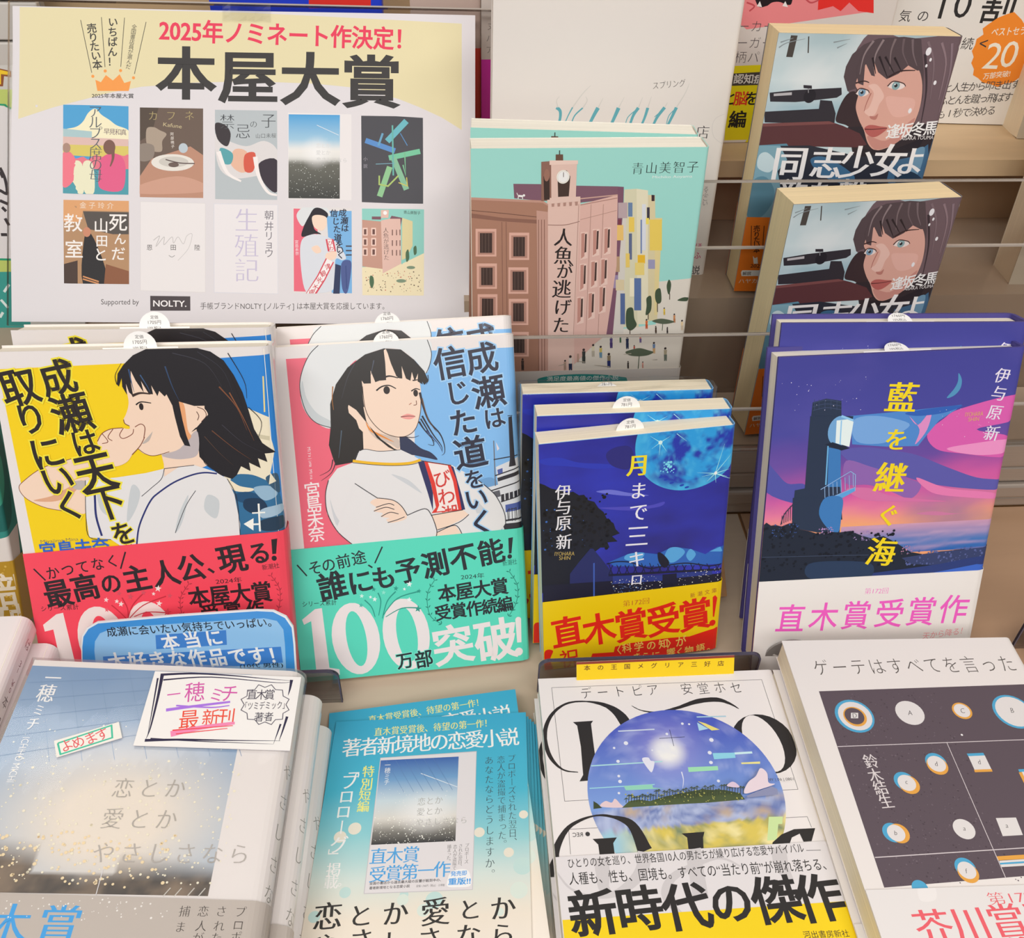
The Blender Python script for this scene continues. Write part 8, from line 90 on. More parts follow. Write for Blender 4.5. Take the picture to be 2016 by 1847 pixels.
'DTO':[('P','#e6e1df',[0,0,131,0,131,191,0,191]),('L','#6a6668',0.25,0.25,0,[6.9,6.2,122.8,6.4,123.9,72.8,7.2,73.3,6.9,6.2]),('L','#6a6668',0.24,0.24,0,[7.2,100.4,7.6,88,124.2,87.4,124.7,93]),('C', '#2a2828', 'l', 'デ', 25.3, 10.5, 25.3, 10.5, 6.5, 7.8, 3),('C', '#2a2828', 'l', 'ー', 34.2, 10.5, 34.2, 10.5, 6.5, 7.9, 3),('C', '#2a2828', 'l', 'ト', 43.3, 10.3, 43.3, 10.3, 6.6, 7.9, 3),('C', '#2a2828', 'l', 'ピ', 53.1, 10.3, 53.1, 10.3, 6.6, 7.9, 3),('C', '#2a2828', 'l', 'ア', 61.6, 10.2, 61.6, 10.2, 6.6, 7.9, 3),('C', '#2a2828', 'l', '安', 80.2, 10.4, 80.2, 10.4, 6.6, 8.0, 3),('C', '#2a2828', 'l', '堂', 89.3, 10.6, 89.3, 10.6, 6.6, 8.0, 3),('C', '#2a2828', 'l', 'ホ', 98.4, 10.4, 98.4, 10.4, 6.6, 8.0, 3),('C', '#2a2828', 'l', 'セ', 107.3, 10.9, 107.3, 10.9, 6.6, 8.1, 3),('P','#2a2828',[15.6,57.7,14.7,57.5,13.5,57.3,12.1,57.1,10.6,56.7,9.3,56.2,8.1,55.5,7.1,54.5,6.1,53.4,5.2,52,4.4,50.6,3.7,49,3.1,47.4,2.6,45.7,2.2,43.8,1.9,41.8,1.7,39.8,1.6,37.7,1.8,35.8,2,34,2.4,32,3,30.1,3.7,28.3,4.5,26.6,5.4,25,6.5,23.5,7.7,22,9,20.7,10.5,19.5,12,18.4,13.6,17.6,15.3,17,17.1,16.6,18.9,16.3,20.8,16.3,22.7,16.3,24.6,16.4,26.4,16.8,28.2,17.3,30,18,31.8,18.7,33.3,19.6,34.8,20.5,35.9,21.7,37,23,37.9,24.3,38.7,25.7,39.4,27.3,40,28.9,40.7,30.7,41.3,33,41.9,35.4,42.4,37.8,42.9,39.9,43.1,41.4,49.4,38.4,48.9,37.1,48.3,35.1,47.6,32.7,46.7,30.1,45.8,27.6,44.7,25.4,43.4,23.7,42.1,22.3,40.7,21,39.2,19.9,37.6,19,36,18.2,34.3,17.4,32.4,16.8,30.5,16.3,28.6,16,26.6,15.7,24.7,15.6,22.9,15.4,20.9,15.3,19,15.3,17,15.5,15.1,15.8,13.3,16.4,11.6,17.2,9.9,18.2,8.2,19.3,6.7,20.7,5.3,22.1,4,23.7,2.9,25.4,1.9,27.3,1,29.3,0.3,31.4,-0.2,33.5,-0.6,35.7,-0.7,37.8,-0.6,40.1,-0.3,42.3,0.1,44.5,0.6,46.6,1.2,48.4,2,50.1,3,51.7,4.1,53.1,5.2,54.4,6.4,55.4,7.6,56.3,9,57,10.4,57.5,12,57.7,13.4,57.9,14.6,58,15.5,58.1]),('P','#2a2828',[16.1,28.5,26.8,28.2,25.5,30,25.3,43.6,25.3,55.4,24.9,61.2,23.3,62.7,15.7,63,17.9,59.5,18.6,43.2,18.1,30.8]),('P','#2a2828',[48.5,20,49,20.4,49.6,21,50.4,21.6,51.4,22.3,52.4,22.9,53.5,23.4,54.6,23.9,55.9,24.2,57.3,24.6,58.7,24.8,60.2,25,61.8,25,63.5,25,65.2,24.8,67,24.5,68.8,24.2,70.7,23.8,72.6,23.3,74.5,22.9,76.5,22.3,78.6,21.7,80.6,21.1,82.6,20.6,84.4,20.3,86.2,20,88.1,19.7,89.8,19.6,91.6,19.5,93.1,19.5,94.6,19.6,95.8,19.7,96.9,19.9,98,20.2,99,20.6,99.9,21.1,100.9,21.5,101.8,22,102.7,22.6,103.6,23.2,104.4,23.9,105.1,24.4,105.6,24.7,105.8,24.5,105.4,24,104.9,23.3,104.2,22.5,103.4,21.7,102.5,20.9,101.7,20.2,100.8,19.6,99.9,18.9,99,18.3,97.9,17.7,96.7,17.2,95.3,16.8,93.8,16.7,92.1,16.6,90.2,16.7,88.3,16.8,86.4,17,84.5,17.3,82.5,17.9,80.4,18.6,78.4,19.4,76.3,20.2,74.4,21,72.5,21.6,70.6,22.1,68.8,22.7,67,23.1,65.2,23.6,63.5,23.9,61.9,24.1,60.4,24.1,58.9,24,57.5,23.8,56.1,23.5,54.9,23.2,53.7,22.9,52.6,22.4,51.6,21.9,50.7,21.2,49.8,20.6,49.2,20.1,48.6,19.8]),('P','#2a2828',[62.9,24.6,69.8,23,70,24.5,69.3,32.4,62.7,32.1]),('E','#2a2828',113.7,46.1,16.52,17.67,0),('E','#e6e1df',113.3,45.8,9.25,17.09,10),('D','tropic',67.5,72.1,48.6),('P','#4e5c3c',[34.8,78.3,38.8,74.9,43.7,74.3,49,75.4,57.2,73.3,63,72.3,69.5,71.3,76.1,70.4,82.3,71.1,87.1,71.3,94.5,73.4,96.1,76.9,77.7,77.7,54,77.9]),('L','#3c4430',0.33,0.33,0,[37.2,75.7,37.7,73.1]),('L','#45543a',0.33,0.16,0,[37.7,73.1,36.3,74.1]),('L','#45543a',0.33,0.16,0,[37.7,73.1,36.9,74]),('L','#45543a',0.33,0.16,0,[37.7,73.1,38.2,74]),('L','#45543a',0.33,0.16,0,[37.7,73.1,38.8,74.2]),('L','#3c4430',0.33,0.33,0,[38.5,75.6,39.3,71.5]),('L','#45543a',0.33,0.16,0,[39.3,71.5,37.9,72.5]),('L','#45543a',0.33,0.16,0,[39.3,71.5,38.5,72.4]),('L','#45543a',0.33,0.16,0,[39.3,71.5,39.8,72.4]),('L','#45543a',0.33,0.16,0,[39.3,71.5,40.4,72.7]),('L','#3c4430',0.33,0.33,0,[39.8,75.6,40.6,71.5]),('L','#45543a',0.33,0.16,0,[40.6,71.5,39.2,72.5]),('L','#45543a',0.33,0.16,0,[40.6,71.5,39.9,72.4]),('L','#45543a',0.33,0.16,0,[40.6,71.5,41.1,72.4]),('L','#45543a',0.33,0.16,0,[40.6,71.5,41.7,72.7]),('L','#3c4430',0.33,0.33,0,[41.2,75.6,41.8,72.7]),('L','#45543a',0.33,0.16,0,[41.8,72.7,40.4,73.7]),('L','#45543a',0.33,0.16,0,[41.8,72.7,41,73.5]),('L','#45543a',0.33,0.16,0,[41.8,72.7,42.3,73.6]),('L','#45543a',0.33,0.16,0,[41.8,72.7,42.9,73.8]),('L','#3c4430',0.33,0.33,0,[42.5,75.6,43.1,72.6]),('L','#45543a',0.33,0.16,0,[43.1,72.6,41.7,73.7]),('L','#45543a',0.33,0.16,0,[43.1,72.6,42.4,73.5]),('L','#45543a',0.33,0.16,0,[43.1,72.6,43.6,73.5]),('L','#45543a',0.33,0.16,0,[43.1,72.6,44.2,73.8]),('L','#3c4430',0.33,0.33,0,[43.8,75.6,44.5,72.4]),('L','#45543a',0.33,0.16,0,[44.5,72.4,43.1,73.4]),('L','#45543a',0.33,0.16,0,[44.5,72.4,43.7,73.2]),('L','#45543a',0.33,0.16,0,[44.5,72.4,45,73.3]),('L','#45543a',0.33,0.16,0,[44.5,72.4,45.6,73.5]),('L','#3c4430',0.33,0.33,0,[45.2,75.6,46,71.7]),('L','#45543a',0.33,0.16,0,[46,71.7,44.5,72.7]),('L','#45543a',0.33,0.16,0,[46,71.7,45.2,72.6]),('L','#45543a',0.33,0.16,0,[46,71.7,46.4,72.6]),('L','#45543a',0.33,0.16,0,[46,71.7,47,72.9]),('L','#3c4430',0.33,0.33,0,[46.5,75.6,47.2,72.3]),('L','#45543a',0.33,0.16,0,[47.2,72.3,45.8,73.3]),('L','#45543a',0.33,0.16,0,[47.2,72.3,46.4,73.1]),('L','#45543a',0.33,0.16,0,[47.2,72.3,47.7,73.2]),('L','#45543a',0.33,0.16,0,[47.2,72.3,48.3,73.4]),('L','#3c4430',0.33,0.33,0,[47.8,75.6,48.5,72.8]),('L','#45543a',0.33,0.16,0,[48.5,72.8,47,73.8]),('L','#45543a',0.33,0.16,0,[48.5,72.8,47.7,73.6]),('L','#45543a',0.33,0.16,0,[48.5,72.8,49,73.7]),('L','#45543a',0.33,0.16,0,[48.5,72.8,49.5,73.9]),('L','#3c4430',0.33,0.33,0,[49.2,75.6,50,71.9]),('L','#45543a',0.33,0.16,0,[50,71.9,48.5,72.9]),('L','#45543a',0.33,0.16,0,[50,71.9,49.2,72.8]),('L','#45543a',0.33,0.16,0,[50,71.9,50.4,72.8]),('L','#45543a',0.33,0.16,0,[50,71.9,51,73.1]),('L','#3c4430',0.33,0.33,0,[50.5,75.5,51.2,72.5]),('L','#45543a',0.33,0.16,0,[51.2,72.5,49.8,73.5]),('L','#45543a',0.33,0.16,0,[51.2,72.5,50.4,73.3]),('L','#45543a',0.33,0.16,0,[51.2,72.5,51.7,73.4]),('L','#45543a',0.33,0.16,0,[51.2,72.5,52.3,73.6]),('L','#3c4430',0.33,0.33,0,[51.9,75.5,53,70.2]),('L','#45543a',0.33,0.17,0,[53,70.2,51.5,71.2]),('L','#45543a',0.33,0.17,0,[53,70.2,52.2,71]),('L','#45543a',0.33,0.17,0,[53,70.2,53.4,71.1]),('L','#45543a',0.33,0.17,0,[53,70.2,54,71.3]),('L','#3c4430',0.33,0.33,0,[53.2,75.5,54.4,69.9]),('L','#45543a',0.33,0.17,0,[54.4,69.9,52.9,70.9]),('L','#45543a',0.33,0.17,0,[54.4,69.9,53.6,70.8]),('L','#45543a',0.33,0.17,0,[54.4,69.9,54.8,70.8]),('L','#45543a',0.33,0.17,0,[54.4,69.9,55.4,71.1]),('L','#3c4430',0.33,0.33,0,[54.5,75.5,55.2,72.9]),('L','#45543a',0.33,0.16,0,[55.2,72.9,53.7,73.9]),('L','#45543a',0.33,0.16,0,[55.2,72.9,54.4,73.7]),('L','#45543a',0.33,0.16,0,[55.2,72.9,55.6,73.8]),('L','#45543a',0.33,0.16,0,[55.2,72.9,56.2,74]),('L','#3c4430',0.33,0.33,0,[55.9,75.5,56.9,70.7]),('L','#45543a',0.33,0.17,0,[56.9,70.7,55.5,71.7]),('L','#45543a',0.33,0.17,0,[56.9,70.7,56.1,71.6]),('L','#45543a',0.33,0.17,0,[56.9,70.7,57.4,71.6]),('L','#45543a',0.33,0.17,0,[56.9,70.7,58,71.9]),('L','#3c4430',0.33,0.33,0,[57.2,75.5,58.2,71.1]),('L','#45543a',0.33,0.17,0,[58.2,71.1,56.7,72.1]),('L','#45543a',0.33,0.17,0,[58.2,71.1,57.4,72]),('L','#45543a',0.33,0.17,0,[58.2,71.1,58.7,72]),('L','#45543a',0.33,0.17,0,[58.2,71.1,59.3,72.3]),('L','#3c4430',0.33,0.33,0,[58.6,75.5,59.7,70]),('L','#45543a',0.33,0.17,0,[59.7,70,58.3,71.1]),('L','#45543a',0.33,0.17,0,[59.7,70,58.9,70.9]),('L','#45543a',0.33,0.17,0,[59.7,70,60.2,71]),('L','#45543a',0.33,0.17,0,[59.7,70,60.8,71.2]),('L','#3c4430',0.33,0.33,0,[59.9,75.5,61,70.8]),('L','#45543a',0.33,0.17,0,[61,70.8,59.5,71.8]),('L','#45543a',0.33,0.17,0,[61,70.8,60.2,71.6]),('L','#45543a',0.33,0.17,0,[61,70.8,61.4,71.7]),('L','#45543a',0.33,0.17,0,[61,70.8,62,71.9]),('L','#3c4430',0.33,0.33,0,[61.3,75.5,62.2,71.2]),('L','#45543a',0.33,0.17,0,[62.2,71.2,60.8,72.2]),('L','#45543a',0.33,0.17,0,[62.2,71.2,61.4,72]),('L','#45543a',0.33,0.17,0,[62.2,71.2,62.7,72.1]),('L','#45543a',0.33,0.17,0,[62.2,71.2,63.3,72.3]),('L','#3c4430',0.33,0.33,0,[62.6,75.4,63.7,70.6]),('L','#45543a',0.33,0.17,0,[63.7,70.6,62.2,71.7]),('L','#45543a',0.33,0.17,0,[63.7,70.6,62.9,71.5]),('L','#45543a',0.33,0.17,0,[63.7,70.6,64.1,71.6]),('L','#45543a',0.33,0.17,0,[63.7,70.6,64.7,71.8]),('L','#3c4430',0.33,0.33,0,[64,75.4,64.8,71.7]),('L','#45543a',0.33,0.17,0,[64.8,71.7,63.4,72.7]),('L','#45543a',0.33,0.17,0,[64.8,71.7,64,72.5]),('L','#45543a',0.33,0.17,0,[64.8,71.7,65.3,72.6]),('L','#45543a',0.33,0.17,0,[64.8,71.7,65.9,72.8]),('L','#3c4430',0.33,0.33,0,[65.3,75.4,66.4,70.6]),('L','#45543a',0.33,0.17,0,[66.4,70.6,64.9,71.7]),('L','#45543a',0.33,0.17,0,[66.4,70.6,65.6,71.5]),('L','#45543a',0.33,0.17,0,[66.4,70.6,66.8,71.6]),('L','#45543a',0.33,0.17,0,[66.4,70.6,67.4,71.8]),('L','#3c4430',0.33,0.33,0,[66.6,75.4,67.8,70.2]),('L','#45543a',0.33,0.17,0,[67.8,70.2,66.4,71.2]),('L','#45543a',0.33,0.17,0,[67.8,70.2,67,71.1]),('L','#45543a',0.33,0.17,0,[67.8,70.2,68.3,71.1]),('L','#45543a',0.33,0.17,0,[67.8,70.2,68.9,71.4]),('L','#3c4430',0.33,0.33,0,[68,75.4,69,71.4]),('L','#45543a',0.33,0.17,0,[69,71.4,67.5,72.4]),('L','#45543a',0.33,0.17,0,[69,71.4,68.1,72.2]),('L','#45543a',0.33,0.17,0,[69,71.4,69.4,72.3]),('L','#45543a',0.33,0.17,0,[69,71.4,70,72.5]),('L','#3c4430',0.33,0.33,0,[69.3,75.4,70.6,69.8]),('L','#45543a',0.33,0.17,0,[70.6,69.8,69.1,70.8]),('L','#45543a',0.33,0.17,0,[70.6,69.8,69.8,70.7]),('L','#45543a',0.33,0.17,0,[70.6,69.8,71.1,70.7]),('L','#45543a',0.33,0.17,0,[70.6,69.8,71.7,71]),('L','#3c4430',0.33,0.33,0,[70.7,75.4,71.9,70.2]),('L','#45543a',0.33,0.17,0,[71.9,70.2,70.4,71.3]),('L','#45543a',0.33,0.17,0,[71.9,70.2,71.1,71.1]),('L','#45543a',0.33,0.17,0,[71.9,70.2,72.3,71.2]),('L','#45543a',0.33,0.17,0,[71.9,70.2,72.9,71.4]),('L','#3c4430',0.33,0.33,0,[72,75.4,73.4,69.6]),('L','#45543a',0.33,0.17,0,[73.4,69.6,71.9,70.7]),('L','#45543a',0.33,0.17,0,[73.4,69.6,72.6,70.5]),('L','#45543a',0.33,0.17,0,[73.4,69.6,73.8,70.6]),('L','#45543a',0.33,0.17,0,[73.4,69.6,74.4,70.8]),('L','#3c4430',0.33,0.33,0,[73.4,75.3,74.2,72.3]),('L','#45543a',0.33,0.17,0,[74.2,72.3,72.7,73.3]),('L','#45543a',0.33,0.17,0,[74.2,72.3,73.4,73.1]),('L','#45543a',0.33,0.17,0,[74.2,72.3,74.6,73.2]),('L','#45543a',0.33,0.17,0,[74.2,72.3,75.2,73.4]),('L','#3c4430',0.33,0.33,0,[74.7,75.3,75.8,71.1]),('L','#45543a',0.33,0.17,0,[75.8,71.1,74.3,72.1]),('L','#45543a',0.33,0.17,0,[75.8,71.1,75,72]),('L','#45543a',0.33,0.17,0,[75.8,71.1,76.2,72]),('L','#45543a',0.33,0.17,0,[75.8,71.1,76.8,72.3]),('L','#3c4430',0.33,0.33,0,[76.1,75.3,77.4,69.7]),('L','#45543a',0.33,0.17,0,[77.4,69.7,75.9,70.8]),('L','#45543a',0.33,0.17,0,[77.4,69.7,76.6,70.6]),('L','#45543a',0.33,0.17,0,[77.4,69.7,77.9,70.6]),('L','#45543a',0.33,0.17,0,[77.4,69.7,78.5,70.9]),('L','#3c4430',0.33,0.33,0,[77.4,75.3,78.6,70.7]),('L','#45543a',0.33,0.17,0,[78.6,70.7,77.1,71.7]),('L','#45543a',0.33,0.17,0,[78.6,70.7,77.8,71.5]),('L','#45543a',0.33,0.17,0,[78.6,70.7,79,71.6]),('L','#45543a',0.33,0.17,0,[78.6,70.7,79.6,71.8]),('L','#3c4430',0.33,0.33,0,[78.8,75.3,80.1,70]),('L','#45543a',0.33,0.17,0,[80.1,70,78.6,71]),('L','#45543a',0.33,0.17,0,[80.1,70,79.3,70.8]),('L','#45543a',0.33,0.17,0,[80.1,70,80.5,70.9]),('L','#45543a',0.33,0.17,0,[80.1,70,81.1,71.1]),('L','#3c4430',0.33,0.33,0,[80.1,75.3,81.5,69.6]),('L','#45543a',0.33,0.17,0,[81.5,69.6,80,70.6]),('L','#45543a',0.33,0.17,0,[81.5,69.6,80.7,70.5]),('L','#45543a',0.33,0.17,0,[81.5,69.6,82,70.5]),('L','#45543a',0.33,0.17,0,[81.5,69.6,82.6,70.8]),('L','#3c4430',0.33,0.33,0,[81.5,75.3,82.3,72.1]),('L','#45543a',0.33,0.17,0,[82.3,72.1,80.8,73.2]),('L','#45543a',0.33,0.17,0,[82.3,72.1,81.5,73]),('L','#45543a',0.33,0.17,0,[82.3,72.1,82.8,73.1]),('L','#45543a',0.33,0.17,0,[82.3,72.1,83.3,73.3]),('L','#3c4430',0.33,0.33,0,[82.8,75.3,83.7,71.9]),('L','#45543a',0.33,0.17,0,[83.7,71.9,82.2,73]),('L','#45543a',0.33,0.17,0,[83.7,71.9,82.9,72.8]),('L','#45543a',0.33,0.17,0,[83.7,71.9,84.2,72.9]),('L','#45543a',0.33,0.17,0,[83.7,71.9,84.7,73.1]),('L','#3c4430',0.33,0.33,0,[84.2,75.3,85.6,69.9]),('L','#45543a',0.33,0.17,0,[85.6,69.9,84,70.9]),('L','#45543a',0.33,0.17,0,[85.6,69.9,84.7,70.7]),('L','#45543a',0.33,0.17,0,[85.6,69.9,86,70.8]),('L','#45543a',0.33,0.17,0,[85.6,69.9,86.6,71]),('L','#3c4430',0.33,0.33,0,[85.5,75.2,86.9,69.8]),('L','#45543a',0.33,0.17,0,[86.9,69.8,85.4,70.8]),('L','#45543a',0.33,0.17,0,[86.9,69.8,86.1,70.6]),('L','#45543a',0.33,0.17,0,[86.9,69.8,87.4,70.7]),('L','#45543a',0.33,0.17,0,[86.9,69.8,88,70.9]),('L','#3c4430',0.34,0.34,0,[87,74.8,88.3,69.8]),('L','#45543a',0.33,0.17,0,[88.3,69.8,86.8,70.8]),('L','#45543a',0.33,0.17,0,[88.3,69.8,87.5,70.7]),('L','#45543a',0.33,0.17,0,[88.3,69.8,88.7,70.7]),('L','#45543a',0.33,0.17,0,[88.3,69.8,89.3,71]),('L','#3c4430',0.33,0.33,0,[88.3,75,89.3,71.3]),('L','#45543a',0.33,0.17,0,[89.3,71.3,87.8,72.3]),('L','#45543a',0.33,0.17,0,[89.3,71.3,88.5,72.1]),('L','#45543a',0.33,0.17,0,[89.3,71.3,89.7,72.2]),('L','#45543a',0.33,0.17,0,[89.3,71.3,90.3,72.4]),('L','#3c4430',0.33,0.33,0,[89.6,75.1,90.7,71]),('L','#45543a',0.33,0.17,0,[90.7,71,89.2,72.1]),('L','#45543a',0.33,0.17,0,[90.7,71,89.9,71.9]),('L','#45543a',0.33,0.17,0,[90.7,71,91.1,72]),('L','#45543a',0.33,0.17,0,[90.7,71,91.7,72.2]),('L','#3c4430',0.33,0.33,0,[90.9,75.2,92.2,70.7]),('L','#45543a',0.33,0.17,0,[92.2,70.7,90.6,71.7]),('L','#45543a',0.33,0.17,0,[92.2,70.7,91.3,71.6]),('L','#45543a',0.33,0.17,0,[92.2,70.7,92.6,71.6]),('L','#45543a',0.33,0.17,0,[92.2,70.7,93.2,71.9]),('L','#3c4430',0.33,0.33,0,[92.3,75.4,93.4,71.2]),('L','#45543a',0.33,0.17,0,[93.4,71.2,91.9,72.3]),('L','#45543a',0.33,0.17,0,[93.4,71.2,92.6,72.1]),('L','#45543a',0.33,0.17,0,[93.4,71.2,93.8,72.1]),('L','#45543a',0.33,0.17,0,[93.4,71.2,94.4,72.4]),('L','#3c4430',0.33,0.33,0,[93.6,75.5,94.7,71.4]),('L','#45543a',0.33,0.17,0,[94.7,71.4,93.2,72.5]),('L','#45543a',0.33,0.17,0,[94.7,71.4,93.9,72.3]),('L','#45543a',0.33,0.17,0,[94.7,71.4,95.1,72.3]),('L','#45543a',0.33,0.17,0,[94.7,71.4,95.7,72.6]),('L','#3c4430',0.33,0.33,0,[94.9,75.7,96,71.7]),('L','#45543a',0.33,0.17,0,[96,71.7,94.5,72.7]),('L','#45543a',0.33,0.17,0,[96,71.7,95.2,72.6]),('L','#45543a',0.33,0.17,0,[96,71.7,96.4,72.6]),('L','#45543a',0.33,0.17,0,[96,71.7,97,72.9]),('X','#a8a858',36.8,72.7,94.8,79,70,0.2,0.5,71),('P','#8a8fb0',[96.1,76.9,102.2,74.7,110,72.5,112.4,73.9,112,76.9,96.7,77.8]),('P','#39462e',[21.3,74,23.1,75.4,25.1,77.8,20.8,78.2]),('S','#e0c8cc',[24.4,77.1,27.1,74.3,30.1,75.3,32,73.3,34,75.9,34.8,78.1]),('S','#e4d4dc',[95.6,75.6,98.7,69.8,103.5,66.5,107,62.2,109.6,65,109,70.3,111.9,71.3,104.9,73.5]),('S','#d8c4d8',[87.9,71.1,90.8,68.9,93,69.9,93.7,72.1]),('L','#c8d4e4',0.72,0.72,0,[39.1,35.2,58.3,35]),('L','#a8d8dc',0.69,0.69,0,[22.5,54.7,59.1,54]),('L','#9cd8e0',0.5,0.5,0,[20.2,67.1,52.9,66.6]),('L','#a8ccdc',0.74,0.74,0,[82,28.6,97.7,28.9]),('L','#c8e8ec',1.23,1.23,0,[97,51.3,106.2,51.1]),('P','#8cd0e4',[85.7,50.5,97.1,50.8,96.9,53.8,85.7,54.1]),('P','#9cdcb0',[71.4,57.9,86.7,58,86.5,60.3,71.3,60.6]),('P','#e4dc90',[99.1,56.6,108.9,56.5,108.6,57.8,99.1,57.5]),('P','#90d0b8',[37.3,66.7,51.7,66.5,51.8,68.3,57.2,69,38.1,69.1]),('P','#e4d878',[81.9,31.1,85.8,32.7,92.5,36.9,88.2,37.2]),('P','#a8d4e8',[81.5,32,86.7,36.1,81.5,37]),('P','#c8e0a0',[105.4,86.6,112.3,86.8,111,90.6,109.1,90.5,106.1,98.4,101.5,98.6]),('L','#2c3050',0.26,0.26,0,[66.2,35.6,66.6,45.4]),('L','#2c3050',0.27,0.27,0,[59.9,40.6,73.3,40.3]),('E','#dfe2f4',64.3,38.1,0.75,0.75,0),('E','#dfe2f4',73.6,32.3,0.75,0.75,0),('E','#dfe2f4',77.1,32.8,0.59,0.59,0),('E','#dfe2f4',36.5,52.8,0.89,0.89,0),('E','#dfe2f4',35.7,61.1,0.72,0.72,0),('E','#dfe2f4',35.9,64.1,0.95,0.95,0),('E','#dfe2f4',86.8,42.8,1.16,1.16,0),('E','#dfe2f4',84.3,50.2,1.06,1.06,0),('E','#dfe2f4',83.7,55.8,0.97,0.97,0),('E','#dfe2f4',85.2,66.3,0.8,0.8,0),('E','#dfe2f4',55,47.3,0.49,0.49,0),('E','#dfe2f4',35.6,45,0.65,0.65,0),('E','#dfe2f4',34.4,70.4,0.63,0.63,0),('E','#dfe2f4',42.1,42.5,1.15,1.15,0),('L','#d8dcf0',0.67,0.17,1,[67.7,60.3,67.8,64.7,66.5,69.4]),('S','#dfe0ee',[48.9,52.1,52.2,51.4,53.2,53.2,55,54.2,52.9,59.5,51.4,58.5]),('P','#2a2828',[1.7,106.2,1.7,105.3,1.7,104,1.6,102.7,1.7,101.2,1.9,99.8,2.3,98.4,2.9,96.7,3.7,94.9,4.7,92.9,5.8,91,7.1,89.3,8.4,87.8,10,86.5,11.9,85.4,13.9,84.4,16,83.5,18.1,82.8,20,82.3,21.7,82.1,23.4,82.1,25,82.3,26.6,82.6,28.1,83,29.6,83.5,31.1,84.2,32.5,85,33.8,85.9,34.9,86.8,35.9,87.9,36.6,89.2,37.2,90.8,37.7,93.1,38.2,95.7,38.5,98.2,38.8,100.4,38.9,102,45.9,99.4,45.3,98,44.6,96,43.8,93.5,42.8,90.9,41.6,88.4,40.2,86.3,38.7,84.8,37,83.8,35.2,83.1,33.5,82.7,31.8,82.3,30.1,82.1,28.5,81.7,26.9,81.3,25.2,81.1,23.5,81.1,21.7,81.2,19.9,81.5,17.9,81.8,15.7,82.3,13.5,83,11.3,83.9,9.2,84.9,7.2,86.2,5.5,87.7,3.9,89.5,2.4,91.4,1.1,93.4,0,95.3,-0.9,97.1,-1.6,99,-2.1,100.8,-2.3,102.6,-2.4,104.1,-2.6,105.3,-2.7,106.1]),('P','#2a2828',[18.5,93.5,30.1,93.3,28,96,27.9,102.3,20.8,102.3,20.8,96.4]),('P','#2a2828',[61.3,92.9,72.5,92.6,71.2,95.5,70.1,102.1,63,101.7,63.6,95.1]),('P','#2a2828',[101.6,103.7,103.9,99.5,109.2,95.8,116,93.5,126.3,93.5,122.6,99.9,118.7,100,118,95.9,113.7,97.6,109.5,104.1]),('F', '#4a484a', 'm~', '1080 | 60 | W', 109.5, 69.9, 122, 70.2, 1.97),('F', '#3a383a', 'm~', '● REC', 9.2, 92, 17.5, 92, 2.24)],
